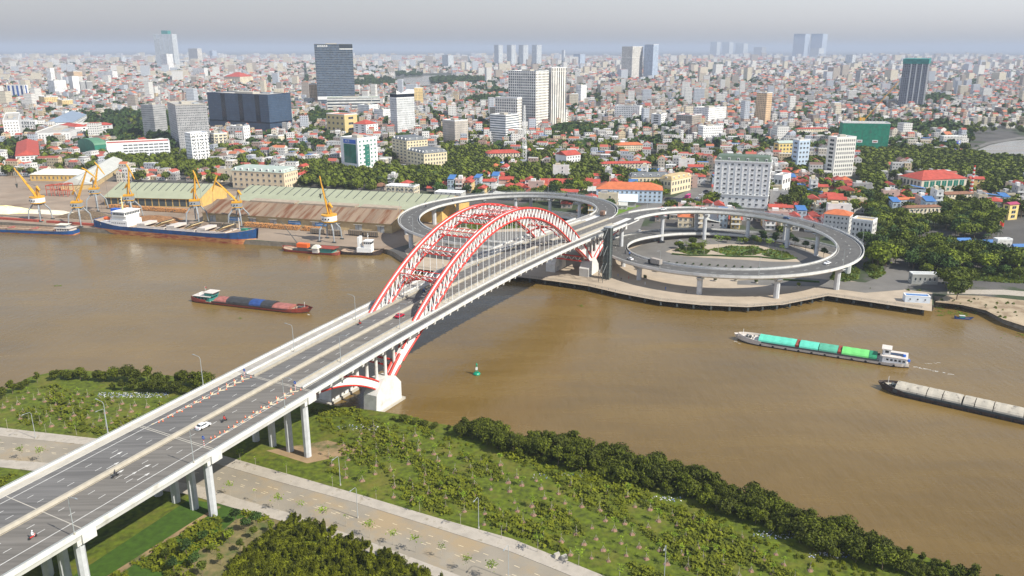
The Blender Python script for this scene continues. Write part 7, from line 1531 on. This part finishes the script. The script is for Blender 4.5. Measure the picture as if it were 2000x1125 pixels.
for pts in ([(1312,497),(1345,500),(1390,500),(1430,502),(1480,503),(1530,508),(1556,505)],[(1600,552),(1560,549),(1500,546),(1440,545)]):
    P_ = [G(x,y,3) for x,y in pts]
    for i in range(len(P_)-1):
        d = (P_[i+1]-P_[i]); n = Vector((-d.y,d.x,0)).normalized()*.6; b.hexa([P_[i]-n,P_[i+1]-n,P_[i+1]+n,P_[i]+n],[v+Vector((0,0,.9)) for v in (P_[i]-n,P_[i+1]-n,P_[i+1]+n,P_[i]+n)],LF_dark)
tag(b.build('hedge'),'low dark hedges edging the ground roads inside the right ramp','hedge')
for i,(x,y,ci,lb) in enumerate(((1292,474,3,'dark parked vehicle under the lower ramp, left'),(1328,473,2,'grey parked vehicle under the lower ramp, middle'),(1249,453,0,'white car on the ground road behind the tall ramp piers'),(1536,478,4,'dark car on the ground road below the upper ramp'),(1370,382,0,'white car parked before the mansard hotel'),(1378,374,3,'dark car parked before the mansard hotel'),(1362,388,2,'silver car parked beside the avenue'),(1045,476,0,'white car on the ground road inside the left ramp'))):
    put_car(ci, G(x,y,3.08), R(20+i*37), lb, 'cars on the streets of the far bank')
P = G(1343,387,3.06); t = thing('bus','magenta coach driving down the avenue towards the river','bus',P,R(62)); b = MB(); b.bx(-5.5,5.5,-1.25,1.25,.4,3.3,mat('magenta_paint',(.55,.03,.2),.4,.05,1)); b.build('body', t); b = MB(); b.bx(-5.2,5.2,-1.3,1.3,1.6,2.6,M_glass); b.build('windows', t)
P = G(1392,387,3)
P = G(1211,401,3); t = thing('tent_roof','pale blue white pitched sheet roof behind the gore between the ramps','shed',P,R(-8)); b = MB(); b.hexa([(-13,-8,0),(13,-8,0),(13,8,0),(-13,8,0)],[(-13,-8,5),(13,-8,5),(13,8,5),(-13,8,5)],M_h[2]); b.build('wall', t); b = MB(); hip(b,-14,14,-9,9,5,4.5,mat('pale_sheet',(.60,.66,.70),.5,.04,.3),.4,True); b.build('roof', t)
def mast(x, yb, yt, label, m1, m2, wd, dish=None):
    P = G(x,yb,3); h = height_at(P,yt)-3; t = thing('radio_mast',label,'mast',P,.4); n = 18; b = MB(); c = MB()
    for i in range(n):
        z0, z1 = h*i/n, h*(i+1)/n; w0, w1 = wd*(1-.75*i/n), wd*(1-.75*(i+1)/n); q = b if i%2 else c; m_ = m1 if i%2 else m2; K = ((-1,-1),(1,-1),(1,1),(-1,1))
        for j in range(4): a_, e_ = K[j], K[(j+1)%4]; q.tube((a_[0]*w0,a_[1]*w0,z0),(a_[0]*w1,a_[1]*w1,z1),.22,m_,4); q.tube((a_[0]*w0,a_[1]*w0,z0),(e_[0]*w1,e_[1]*w1,z1),.14,m_,4)
    b.build('lattice', t); c.build('lattice', t)
    if dish: b = MB(); b.tube((0,0,h*dish),(0,0,h*dish+2.5),wd*1.4,M_wpaint,10); b.build('platform', t)
    return t
mast(1024,322,205,'tall white lattice radio mast among trees before the banded white block',M_wpaint,M_wpaint,2.2,.28)
mast(1893,392,323,'slender red and white lattice mast beside the crimson roofed hall',M_red,M_wpaint,1.0)
mast(1072,336,322,'short mast','',M_wpaint,1) if False else None
rp2 = []
for i,(x,y) in enumerate(((1170,532),(1207,540),(1213,548),(1228,545),(1260,556),(1300,566),(1340,572))):
    sh_ = [WH,BL,BK,RD][i%4]; m_ = mat(sh_[0]+'_cloth',sh_[1],.85,.1,3); me = bpy.data.meshes.new('person'); V_ = [(0,0,.9),(0,0,1.2),(0,0,1.42),(0,0,1.55),(0,.02,1.68),(.1,0,.85),(.12,.1,.48),(.12,0,.05),(-.1,0,.85),(-.12,-.1,.48),(-.12,0,.05),(.2,0,1.4),(.25,.03,1.12),(.24,.12,.88),(-.2,0,1.4),(-.25,-.03,1.12),(-.24,.05,.88)]
    me.from_pydata(V_,[(0,1),(1,2),(2,3),(3,4),(0,5),(5,6),(6,7),(0,8),(8,9),(9,10),(2,11),(11,12),(12,13),(2,14),(14,15),(15,16)],[]); me.materials.append(m_); p = link('person', me, None, G(x,y,3.03), i*1.3)
    p.modifiers.new('s','SKIN'); rd_ = [.15,.15,.14,.06,.11,.09,.06,.045,.09,.06,.045,.06,.045,.03,.06,.045,.03]
    if me.skin_vertices:
        for q, sv in zip(rd_, me.skin_vertices[0].data): sv.radius = (q,q)
    tag(p, ['person standing by the lift tower','first person left of the first plaza pier','second person left of the first plaza pier','person walking near the first plaza pier','person right of the first plaza pier by the railing','person by the railing below the ramp truck','person by the railing right of the ramp truck'][i],'person','people on the plaza')
# ---------------------------------------------------------------- haze
b = MB(); b.bx(-62000,62000,-900,61500,-3.5,240,M_white); o = b.build('haze'); o['kind'] = 'stuff'; o.data.materials.clear()
m = bpy.data.materials.new('haze_air'); m.use_nodes = True; t = m.node_tree; t.nodes.clear(); out = t.nodes.new('ShaderNodeOutputMaterial'); pv = t.nodes.new('ShaderNodeVolumePrincipled')
pv.inputs['Color'].default_value = (.50,.57,.69,1); pv.inputs['Density'].default_value = .000088; pv.inputs['Anisotropy'].default_value = .0
t.links.new(pv.outputs[0], out.inputs['Volume']); o.data.materials.append(m)
